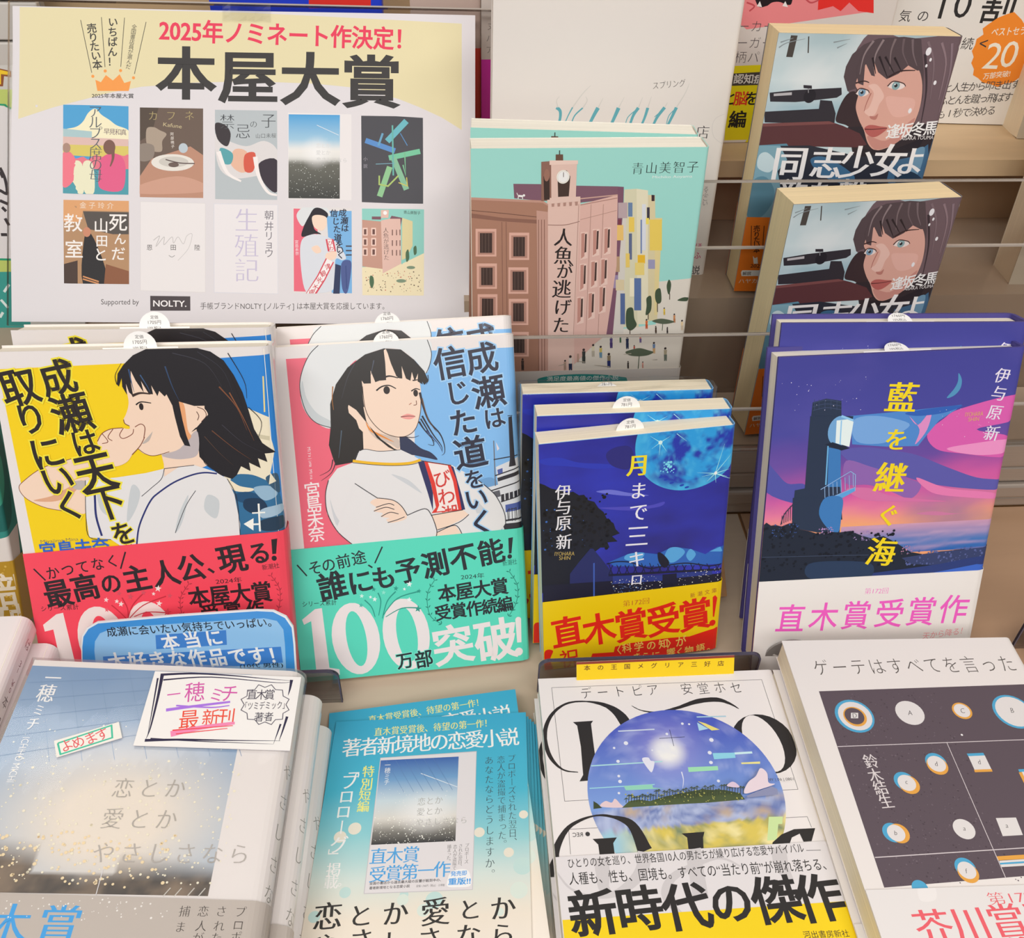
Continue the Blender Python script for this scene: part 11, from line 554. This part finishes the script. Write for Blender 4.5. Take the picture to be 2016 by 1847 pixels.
# stepped rack
rk = tag(base_at('stepped_book_rack', 0, 460, 520), 'warm grey stepped rack with ribbed aluminium front behind the front row of books', 'rack')
sbox('lower_step', -700, 400, 474, 700, 460, 720, M_RACK, rk); sbox('upper_step', 8, 326, 536, 700, 400, 720, M_RACK, rk)
bm = bmesh.new(); off = rk.matrix_world.translation
for i, (ya, yb, zz) in enumerate(((400, 421, 468), (422, 436, 470), (437, 449, 467), (450, 459.6, 470))):
    a, b = wpt(-700, ya, zz) - off, wpt(700, yb, 474) - off; box(bm, a[0], a[1], b[2], b[0], b[1], a[2], bevel=.002)
obj('ribbed_front', bm, M_SILVER, rk)
def panel(name, label, x0, x1, y0, y1, z, th=1.9, mat=None, edge=None, cat='book guard', lean=0, radius=0, rib=None):
    t = tag(base_at(name, (x0 + x1) / 2, y1, z), label, cat); t.rotation_euler = (math.radians(-lean), 0, 0)
    w = (x1 - x0) / 2000; h = (y1 - y0) / 1000; bm = bmesh.new(); r = radius / 1000
    def outline(g=0):
        o = [(-w + g, 0), (w - g, 0)]
        if r:
            for k in range(7): a = math.pi / 2 * k / 6; o.append((w - g - r + r * math.cos(a), h - g - r + r * math.sin(a)))
            for k in range(7): a = math.pi / 2 * k / 6; o.append((-w + g + r - r * math.sin(a), h - g - r + r * math.cos(a)))
        else: o += [(w - g, h - g), (-w + g, h - g)]
        return o
    prism(bm, outline(), 0, th / 1000); obj('sheet', bm, mat or M_ACR, t)
    # polished rim along the free edges
    o1 = outline(); o1 = o1[1:] + [o1[0]]; bm = bmesh.new(); e = th / 2000
    ring = []
    for i, (x, z) in enumerate(o1):
        sx = -1 if x > 0 else 1
        ring.append([bm.verts.new(q) for q in ((x, -.0001, z), (x, th / 1000 + .0001, z), (x + sx * e * (1 if abs(abs(x) - w) < r + 1e-5 else 0), th / 1000 + .0001, z - (e if z > h - r - 1e-5 else 0)), (x + sx * e * (1 if abs(abs(x) - w) < r + 1e-5 else 0), -.0001, z - (e if z > h - r - 1e-5 else 0)))])
    for A, B in zip(ring, ring[1:]):
        for q in range(4): bm.faces.new((A[q], A[(q + 1) % 4], B[(q + 1) % 4], B[q]))
    obj('rim', bm, edge or M_EDGE, t)
    if rib:
        bm = bmesh.new(); box(bm, -w, -.002, rib / 1000, w, 0, rib / 1000 + .0012); obj('rib', bm, edge or M_EDGE, t)
    return t
panel('book_guard', 'tall clear acrylic guard in front of the lower step, behind the small moon paperbacks', -60, 520, 309, 399.8, 467, rib=35)
panel('book_guard', 'clear acrylic guard in front of the upper step, across the upper portrait novel', 70, 520, 243, 399.8, 531, rib=113)
# bookcase behind
bc = tag(base_at('bookcase', 100, 460, 720), 'pale wooden bookcase behind the rack with white and red books on its shelf', 'bookcase')
sbox('back_panel', -700, 459, 780, 700, -400, 800, M_CASE, bc); sbox('shelf', 0, 262.5, 605, 700, 274, 779, M_CASE, bc); sbox('kick_panel', 8, 274.5, 646, 700, 325.8, 656, M_DARK, bc); sbox('kick_panel', -700, 274.5, 724, 6, 399.5, 734, M_DARK, bc); sbox('shelf', -240, 262.5, 650, -2, 274, 779, M_CASE, bc)
gw = tag(base_at('slatted_board', -420, 459, 720), 'pale grey slatted board behind the award poster at the far left', 'board')
bm = bmesh.new(); off = gw.matrix_world.translation
for i in range(14):
    a, b = wpt(-560, -120 + i * 27, 741) - off, wpt(-288, -120 + i * 27 + 25.2, 748) - off; box(bm, a[0], a[1], b[2], b[0], b[1], a[2], bevel=.001)
obj('slats', bm, M_WALL, gw); sbox('backing', -560, -120, 749, -288, 459, 756, flat_mat('grey_backing', '#a8a49e', .6), gw)

# ------------------------------------------------------------------ award poster in a leaning clear holder
def sheet(name, key, label, cat, th, mat, back='#dad6d9', bendf=None, nx=48, group=None, dd=0, du=0, dv=0, art=None, mw=None):
    p = POSE[key]; w, h = p['w'], p['h']; root_m = mw if mw is not None else pose_mat(p, du, dv, dd)
    bm = bmesh.new(); il = bm.loops.layers.float_color.new('ink'); bf = bendf or (lambda u, v: 0)
    def surf(u, v, l): return (u / 1000, (bf(u, v) - l) / 1000, (h - v) / 1000)
    us = [w * i / nx for i in range(nx + 1)] if bendf else [0, w]; vs_ = [h * i / 30 for i in range(31)] if bendf else [0, h]
    for lay in (0, 1):
        g = [[bm.verts.new((u / 1000, (bf(u, v) + (th if lay else 0)) / 1000, (h - v) / 1000)) for u in us] for v in vs_]
        for j in range(len(vs_) - 1):
            for i in range(len(us) - 1):
                q = [g[j][i], g[j + 1][i], g[j + 1][i + 1], g[j][i + 1]]; f = bm.faces.new(q if lay == 0 else q[::-1])
                for l in f.loops: l[il] = lin(back)
        if lay == 0: g0 = g
    def strip(A, B):
        for i in range(len(A) - 1):
            f = bm.faces.new((A[i], A[i + 1], B[i + 1], B[i]))
            for l in f.loops: l[il] = lin(back)
    strip(g0[0], g[0]); strip(g[-1], g0[-1]); strip([r[0] for r in g], [r[0] for r in g0]); strip([r[-1] for r in g0], [r[-1] for r in g])
    art_into(bm, il, ART[art or key], (0, 0, w, h), surf, cuts=us[1:-1] if bendf else (), vcuts=vs_[1:-1] if bendf else (), base=.12 if bendf else .02)
    o = obj(name, bm, mat, None, root_m); tag(o, label, cat, group); return o
def wave(u, v): return 1.2 * math.sin(v / 203 * 7 + .6) * max(0, 1 - u / 40) + 1.0 * math.sin(v / 203 * 5) * max(0, (u - 250) / 47) + .8 * math.sin(u / 60)
sheet('poster', 'poster', 'white award poster with a yellow top and ten small book covers', 'poster', 0.25, M_MATT, bendf=wave)
pm = pose_mat(POSE['poster']); hd = empty('sign_holder', pm); tag(hd, 'clear leaning acrylic holder behind the award poster', 'holder')
bm = bmesh.new(); box(bm, -.004, .003, -.002, .318, .0055, .2085); obj('plate', bm, M_ACR, hd); bm = bmesh.new(); box(bm, -.004, .0028, .2086, .318, .0057, .2096); obj('rim', bm, M_EDGE, hd)
# strut of the holder: from the plate's back down to the step
ftw = wpt(-130, 399.5, 618); top = pm @ Vector((.148, .006, .12)); loc = pm.inverted()
a, b = loc @ top, loc @ ftw
for s in (-.07, .07):
    bm = bmesh.new(); vs = [bm.verts.new(q + Vector((dx + s, dy, 0))) for q in (a, b) for dx, dy in ((-.006, 0), (.006, 0), (.006, .003), (-.006, .003))]
    for i in range(4): bm.faces.new((vs[i], vs[(i + 1) % 4], vs[4 + (i + 1) % 4], vs[4 + i]))
    bm.faces.new(vs[3::-1]); bm.faces.new(vs[4:]); obj('strut', bm, M_ACR, hd)
tp = pose_mat(POSE['poster']); bm = bmesh.new()
g = [[bm.verts.new((.1335 + .031 * i / 6, -.0012 - .0006 * math.sin(i * 1.3) * (j / 3), .1955 + .012 * j / 3 + (.0006 * (i % 2) if j == 0 else 0))) for i in range(7)] for j in range(4)]
for j in range(3):
    for i in range(6): bm.faces.new((g[j][i], g[j][i + 1], g[j + 1][i + 1], g[j + 1][i]))
bmesh.ops.solidify(bm, geom=bm.faces[:], thickness=.0001)
tag(obj('tape_strip', bm, M_TAPE, None, tp), 'strip of clear adhesive tape at the top edge of the award poster', 'tape')

# ------------------------------------------------------------------ upright books
def back(key): return pose_mat(POSE[key])
b = book('hardcover_book', 'N1', 'yellow book with a girl in profile and a red paper band, front copy', 17, 'N1', spine='#d8d8da', rear='#e6e0da', band=POSE['N1']['band'], bandcol='#f4475a', r=6, mat=M_GLOSS, group='yellow books with a red band', bmat=M_SATIN, h=203)
copy_tree(b, pose_mat(POSE['N1b'], dv=12), 'yellow book half hidden behind the front yellow copy, its top edge showing')
b = book('hardcover_book', 'N2', 'pink and blue book with white-hatted girl and mint green band, front copy', 16, 'N2', spine='#dcd8d8', rear='#e6e0da', band=POSE['N2']['band'], bandcol='#56d2b8', r=5, mat=M_GLOSS, group='pink and blue books with a green band', bmat=M_SATIN)
copy_tree(b, back('N2b'), 'pink and blue book with white hat girl, copy peeking out behind the front one')
b = book('paperback_book', 'E1', 'small dark blue paperback with a big moon and yellow band, front copy of three', 14, 'E1', spine='#7cb4e4', band=POSE['E1']['band'], bandcol='#f4ca10', r=3, page='#f3e2cc', page_top=-.2, group='blue moon paperbacks', mat=M_SATIN)
copy_tree(b, back('E1b'), 'blue moon paperback in the middle of three, between front copy and wrapped copy')
c = copy_tree(b, back('E1c'), 'blue moon paperback wrapped in clear film, rearmost of the three')
bm = bmesh.new(); box(bm, -.0012, -.0014, -.0005, .1064, .0154, .1528, bevel=.0012); bmesh.ops.subdivide_edges(bm, edges=bm.edges[:], cuts=6, use_grid_fill=True)
for v in bm.verts:
    if v.co.z > .150: v.co.z += .0018 * mnoise.noise(v.co * 160); v.co.y += .0016 * mnoise.noise(v.co * 130 + Vector((5, 0, 0)))
wo = obj('shrink_wrap', bm, M_WRAP, c); wo['label'] = 'clear crinkled film'
b = book('hardcover_book', 'E2', 'novel with a lighthouse at sunset and a white band, front copy at right', 20, 'E2', spine='#4a4488', band=POSE['E2']['band'], bandcol='#e8e4e0', hard=True, r=4, page='#efe6d6', group='lighthouse novels', mat=M_MATT, bmat=M_MATT)
copy_tree(b, back('E2b'), 'lighthouse novel hidden behind the front copy, only its purple top showing')
b = book('paperback_book', 'NG', 'mint green book with a miniature town and clock tower, front copy', 19, 'NG', base='#9dd9d0', band=POSE['NG']['band'], bandcol='#d2cbc4', rear='#f0e8de', r=2, page='#f4e9dc', mat=M_MATT, group='mint green town books', page_top=.2)
copy_tree(b, back('NGb'), 'mint green town book standing behind its front copy, top strip visible')
book('hardcover_book', 'SP', 'plain white book with teal calligraphy standing behind the mint green books', 18, 'SP', base='#dfd9d4', r=3, page='#ece4dc', mat=M_MATT)
b = book('paperback_book', 'D1', 'thick paperback with a painted face and rifle sight, lower copy at right', 25, 'D', base='#b9ccd2', spine='#6a6a74', band=POSE['D1']['band'], bandcol='#f07c22', r=3, page='#ecd6ac', page_top=-.3, mat=M_SATIN, group='portrait paperbacks')
copy_tree(b, back('D2'), 'thick paperback with a painted face and rifle sight, upper copy at right')
book('hardcover_book', 'TEA', 'teal book with a gold band at the left edge behind the yellow books', 18, 'TEA', base='#328a82', band=POSE['TEA']['band'], bandcol='#b48c28', r=2, mat=M_SATIN, bmat=M_GLOSS)
book('softcover_book', 'BGR', 'back-row white book with a red and pink top and a yellow label', 16, 'BGR', base='#ddd4cc', r=2, mat=M_SATIN)
book('softcover_book', 'BGW', 'white book with large black numerals and orange badge, back row at top right', 16, 'BGW', base='#e4e0da', r=2, mat=M_MATT)
book('softcover_book', 'BLU', 'bright blue book with a red label peeking over the award poster', 16, 'BLU', base='#2440d0', r=2)
book('softcover_book', 'MAG', 'grey and magenta book between the award poster and plain white book', 14, 'MAG', base='#c8bfb8', r=1.5)
book('softcover_book', 'RED', 'narrow strip of a red book just right of the award poster', 14, 'RED', base='#bfaaa0', r=1.5)
for nm, key, lab, x, y, z, T, hh in (('paperback_book', 'D1', 'thick cream-edged paperback at the right edge on the upper step', 378, 326, 549, 26, 158), ('paperback_book', 'D1', 'thick cream-edged paperback at the top right on the bookcase shelf', 402, 262, 640, 26, 158)):
    q = dict(POSE['D2']); q['t'] = [x, y - hh, z]; POSE['TMP'] = dict(q, w=106, h=hh, R=POSE['D2']['R'])
    m_ = pose_mat(POSE['TMP']); m_.translation = wpt(x, y, z)
    book(nm, 'D1', lab, T, None, base='#c8bca8', r=3, page='#ecdcc0', mw=m_, h=hh, w=106)
sheet('signboard', 'GRN', 'green and teal promotional board at the far left edge beside the poster', 'sign', 3, M_SATIN)

# ------------------------------------------------------------------ price slips tucked between the pages
def slip(key, u, depth, up, r, lines, label, lean=0, col='#eeeceb'):
    p = POSE[key]; t = empty('price_slip', pose_mat(p) @ Matrix.Translation((u / 1000, depth / 1000, p['h'] / 1000)) @ Matrix.Rotation(math.radians(lean), 4, 'X'))
    tag(t, label, 'price slip', 'price slips in the books')
    bm = bmesh.new(); il = bm.loops.layers.float_color.new('ink'); lo = -.03 if abs(lean) < 30 else up / 1000 - .0012; o = [(-.018, lo), (.018, lo), (.018, up / 1000), (r / 1000, up / 1000)]
    for k in range(1, 12): a = math.pi * k / 12; o.append((r / 1000 * math.cos(a), up / 1000 + r / 1000 * math.sin(a)))
    o += [(-r / 1000, up / 1000), (-.018, up / 1000)]; prism(bm, o, 0, .0002, lin(col), il)
    els = []
    for i, (tx, wd, ht, dz) in enumerate(lines): els.append(('F', '#4a4648', 'm', tx, -wd / 2, -dz, wd / 2, -dz, ht))
    art_into(bm, il, els, (-18, -30, 18, 30), lambda a, v, l: (a / 1000, -l / 1000, -v / 1000))
    obj('slip', bm, M_MATT, t)
PR = lambda yen: [('定価', 4.0, 1.9, 3.7), (yen, 6.6 if len(yen) > 4 else 5.6, 2.1, .9), ('10%税込', 7.0, 2.0, -2.0)]
slip('N1', 68, 8, -.6, 8.0, PR('1705円'), 'white price slip in the front yellow book, reading 1705 yen')
slip('N1b', 70, 8, -.4, 8.0, PR('1705円'), 'white price slip in the yellow book behind', -12)
slip('N2', 62, 7, -2.2, 7.4, PR('1760円'), 'white price slip in the front pink and blue book')
slip('N2b', 62, 7, -2.0, 7.4, PR('1760円'), 'white price slip in the pink and blue book behind, reading 1760 yen')
slip('E1', 49.5, 6, -.8, 7.6, PR('781円'), 'round-topped price slip in the front moon paperback, reading 781 yen')
slip('E1b', 48.5, 6, -.8, 7.6, PR('781円'), 'round-topped price slip in the middle moon paperback, reading 781 yen')
slip('E1c', 47, 7, -4.0, 7.0, PR('781円'), 'flattened price slip under the film of the wrapped moon paperback', -60)
slip('E2', 65, 9, -2.2, 6.5, PR('1760円'), 'flattened price slip on the top edge of the front lighthouse novel', -66)
slip('E2b', 65, 9, -2.2, 6.5, PR('1760円'), 'flattened price slip on the top edge of the lighthouse novel behind', -60)


# ------------------------------------------------------------------ flat stacks in front
def lay(p, right_y, tilt, dx=0, dz=0, yaw=0):
    "lying book: top face at height right_y (mm down) on its right edge, tilted about its length"
    R0 = p['R']; ux, uz = R0[0][0], R0[2][0]; y0 = math.atan2(-uz, ux) + math.radians(yaw); c, s = math.cos(y0), math.sin(y0); ct, st = math.cos(math.radians(tilt)), math.sin(math.radians(tilt))
    u = (c * ct, st, -s * ct); v = (-s, 0.0, -c); n = (u[1] * v[2] - u[2] * v[1], u[2] * v[0] - u[0] * v[2], u[0] * v[1] - u[1] * v[0])
    R = [[u[i], v[i], n[i]] for i in range(3)]; w = p['w']; tr = [p['t'][i] + R0[i][0] * w for i in range(3)]
    t = [tr[0] - u[0] * w + dx, right_y - u[1] * w, tr[2] - u[2] * w + dz]
    return dict(p, R=R, t=t)
k = book('hardcover_book', 'KOI', 'film-wrapped white book with a sky photograph, top of the front left stack', 15.4, 'KOI', base='#e6e0dc', band=POSE['KOI']['band'], bandcol='#bdb4ac', r=7.6, mat=M_GLOSS, group='sky photograph books', hard=True)
bm = bmesh.new(); prism(bm, [(x / 1000, y / 1000) for x, y in [(-1.2, -1.0)] + [(a[0] + (1 if a[0] > 100 else 0), a[1] + (-1.0 if a[1] < 7 else 1.0)) for a in profile(131, 15.4, 7.6)[1:-1]] + [(-1.2, 16.4)]], -.0008, .1918)
for v in bm.verts: v.co = Vector((v.co.x, v.co.z, v.co.y))
bmesh.ops.reverse_faces(bm, faces=bm.faces[:])
wo = obj('shrink_wrap', bm, M_WRAP, k); wo['label'] = 'clear glossy film'
ry_ = POSE['KOI']['t'][1] + POSE['KOI']['R'][1][0] * 131
for i, (dx, dz, lab) in enumerate(((7, -3, 'white book with script on its spine, second from the top of the front left stack'), (4, 2, 'white book with a sky cover, third in the front left stack'), (8, 0, 'white book with a sky cover, bottom of the front left stack'))):
    c = copy_tree(k, pose_mat(lay(POSE['KOI'], ry_ + 16.2 * (i + 1) - (1 if i == 2 else 0), max(0.0, 5.8 - 2.2 * (i + 1)), dx, dz)), lab)
sheet('handwritten_card', 'KCARD', 'handwritten white card with a thick black frame on the sky photograph book', 'card', 0.4, M_MATT)
sheet('handwritten_card', 'KYOME', 'tiny tilted card with red letters and a green frame on the sky photograph book', 'card', 0.4, M_MATT)
g = 'pale pink-white books at the left edge'
k = book('paperback_book', 'PK', 'pale book with spine lettering at the left edge, top of its stack', 17, 'PK', base='#e8e0e0', r=6, mat=M_GLOSS, group=g)
p0 = POSE['PK']
for i, (dx, dz, lab) in enumerate(((9, -4, 'pale book with red spine lettering, second in the stack at the left edge'), (6, 0, 'pale book, third in the stack at the left edge'), (8, 2, 'pale book, bottom of the stack at the left edge'))):
    q = dict(p0); q['t'] = [p0['t'][0] + dx, p0['t'][1] + 17.8 * (i + 1), p0['t'][2] + dz]; copy_tree(k, pose_mat(q), lab)
b = book('paperback_book', 'DTO', 'white novel with large black letters and a round tropical picture, top copy', 14, 'DTO', base='#e6e1df', band=POSE['DTO']['band'], bandcol='#dcd8d9', r=3, mat=M_SATIN, group='tropical picture novels')
q = dict(POSE['DTO']); q['t'] = [q['t'][0] - 1.8, 445.2, q['t'][2] - 2.5]; copy_tree(b, pose_mat(q), 'white novel underneath the tropical picture novel, left edge just showing')
b = book('hardcover_book', 'GO', 'cream novel with a dark panel of lettered circles, top of the front right stack', 14.5, 'GO', base='#e4deda', band=POSE['GO']['band'], bandcol='#e0dcda', r=4, mat=M_MATT, group='cream novels with circles', bmat=M_MATT, page='#f0e2c8')
for i, (dx, dz, lab) in enumerate(((-4, -8, 'cream novel second in the front right stack, its page edges showing at left'), (-6, -14, 'cream novel at the bottom of the front right stack'))):
    q = dict(POSE['GO']); q['t'] = [q['t'][0] + dx, q['t'][1] + 15.2 * (i + 1), q['t'][2] + dz]; copy_tree(b, pose_mat(q), lab)
g = 'teal booklets in the fanned pile'
def booklet(pose, lab, art):
    w, h = 105, 148; bm = bmesh.new(); il = bm.loops.layers.float_color.new('ink'); box(bm, 0, 0, 0, w / 1000, .0009, h / 1000, lin('#e8e4dc'), il)
    art_into(bm, il, ART['FL'], (0, 0, w, h), lambda u, v, l: (u / 1000, -l / 1000, (h - v) / 1000)); o = obj('booklet', bm, M_SATIN, None, pose_mat(dict(pose, h=148))); return tag(o, lab, 'booklet', g)
f0 = booklet(POSE['FL'], 'teal and cream booklet on top of the fanned pile in the front middle', 'FL')
o = f0.copy(); COL.objects.link(o); o.matrix_world = pose_mat(dict(POSE['FLb'], h=148)); tag(o, 'teal booklet sticking out turned behind the top booklet')
rp = POSE['FL']; rr_ = rp['t'][1] + rp['R'][1][0] * 105
for i in range(6):
    q = lay(dict(rp, w=105), rr_ + 2.6 + 1.7 * i, -(4.6 - .75 * i), 1.5 + 1.5 * i, -1 - .6 * i, -.3 * i)
    o = f0.copy(); COL.objects.link(o); o.matrix_world = pose_mat(dict(q, h=148)); tag(o, 'teal booklet low in the fanned pile, right edge showing, ' + ('first', 'second', 'third', 'fourth', 'fifth', 'lowest')[i] + ' below the top one')

# ------------------------------------------------------------------ stoppers, labels, cards
panel('book_stopper', 'clear plastic stopper with a dark rim in front of the moon paperbacks', 44, 171, 431, 459.8, 327, 1.6, M_STOP, M_EDGE_D, 'stopper', 0, 6)
panel('book_stopper', 'clear plastic stopper with a dark rim at the foot of the green banded book', -215, -67, 431, 459.8, 325, 1.6, M_STOP, M_EDGE_D, 'stopper', 0, 6)
panel('book_stopper', 'clear plastic stopper in front of the lighthouse novel', 184, 318, 430, 459.8, 326, 1.6, M_STOP, M_EDGE_D, 'stopper', 0, 6)
panel('book_stopper', 'clear plastic stopper with a yellow label at the far right edge', 336, 470, 424, 459.8, 346, 1.6, M_STOP, M_EDGE_D, 'stopper', 0, 8)
sheet('store_label', 'LAB', 'yellow store label with dark lettering in front of the moon paperbacks', 'label', 0.3, M_SATIN)
q = dict(POSE['LAB']); q['t'] = [345, 427, 345]; POSE['LAB2'] = q
sheet('store_label', 'LAB2', 'yellow store label cut off by the right edge of the picture', 'label', 0.3, M_SATIN, art='LAB')
p = POSE['POP']; bm = bmesh.new(); il = bm.loops.layers.float_color.new('ink'); o_ = p['outline']; pts = [(o_[i], o_[i + 1]) for i in range(0, len(o_), 2)]
pts = [(pts[0][0], 82)] + pts + [(pts[-1][0], 82)]
prism(bm, [(x / 1000, (p['h'] - y) / 1000) for x, y in pts], 0, .0012, lin('#e4eaf0'), il)
inner = [e for e in ART['POP']]
art_into(bm, il, inner, (-20, -20, 140, 82), lambda u, v, l: (u / 1000, -l / 1000, (p['h'] - v) / 1000))
tag(obj('shelf_card', bm, M_GLOSS, None, pose_mat(p)), 'rounded blue recommendation card standing in front of the red band', 'card')
bm = bmesh.new(); n = 40; il = bm.loops.layers.float_color.new('ink')
prism(bm, [(.0135 * math.cos(2 * math.pi * i / n), .0135 + .0135 * math.sin(2 * math.pi * i / n)) for i in range(n)], 0, .0012, lin('#8e8a86'), il)
art_into(bm, il, [('L', '#e4e0dc', 1.4, 1.0, 1, [-9, -15, -5, -13, -2, -16]), ('L', '#e4e0dc', 1.2, .8, 1, [-10, -9, -6, -11, -3, -8])], (-14, -28, 14, 0), lambda u, v, l: (u / 1000, -l / 1000, -v / 1000))
tg = obj('round_tag', bm, M_SATIN, None, Matrix.Translation(wpt(191, 459, 336))); tag(tg, 'grey round tag behind the cream novel, in front of the lighthouse novel', 'tag')
# wooden easel behind the lighthouse novels
ez = tag(base_at('book_easel', 172, 460, 440), 'brown wooden easel behind the lighthouse novel, seen in the gap at its left', 'easel')
bm = bmesh.new(); off = ez.matrix_world.translation
def bar(bm, a, b, w):
    a, b = wpt(*a) - off, wpt(*b) - off; d = (b - a).normalized(); s = d.cross(Vector((0, 1, 0))); s = (s if s.length > .1 else Vector((1, 0, 0))).normalized() * w; t = d.cross(s).normalized() * w
    A = [bm.verts.new(a + x) for x in (s + t, s - t, -s - t, -s + t)]; B = [bm.verts.new(b + x) for x in (s + t, s - t, -s - t, -s + t)]
    for i in range(4): bm.faces.new((A[i], A[(i + 1) % 4], B[(i + 1) % 4], B[i]))
    bm.faces.new(A[::-1]); bm.faces.new(B)
bar(bm, (158, 385, 452), (166, 459, 395), .004); obj('leg', bm, M_WOOD, ez); bm = bmesh.new(); bar(bm, (150, 418, 458), (172, 404, 462), .0015); obj('brace', bm, M_EDGE, ez)
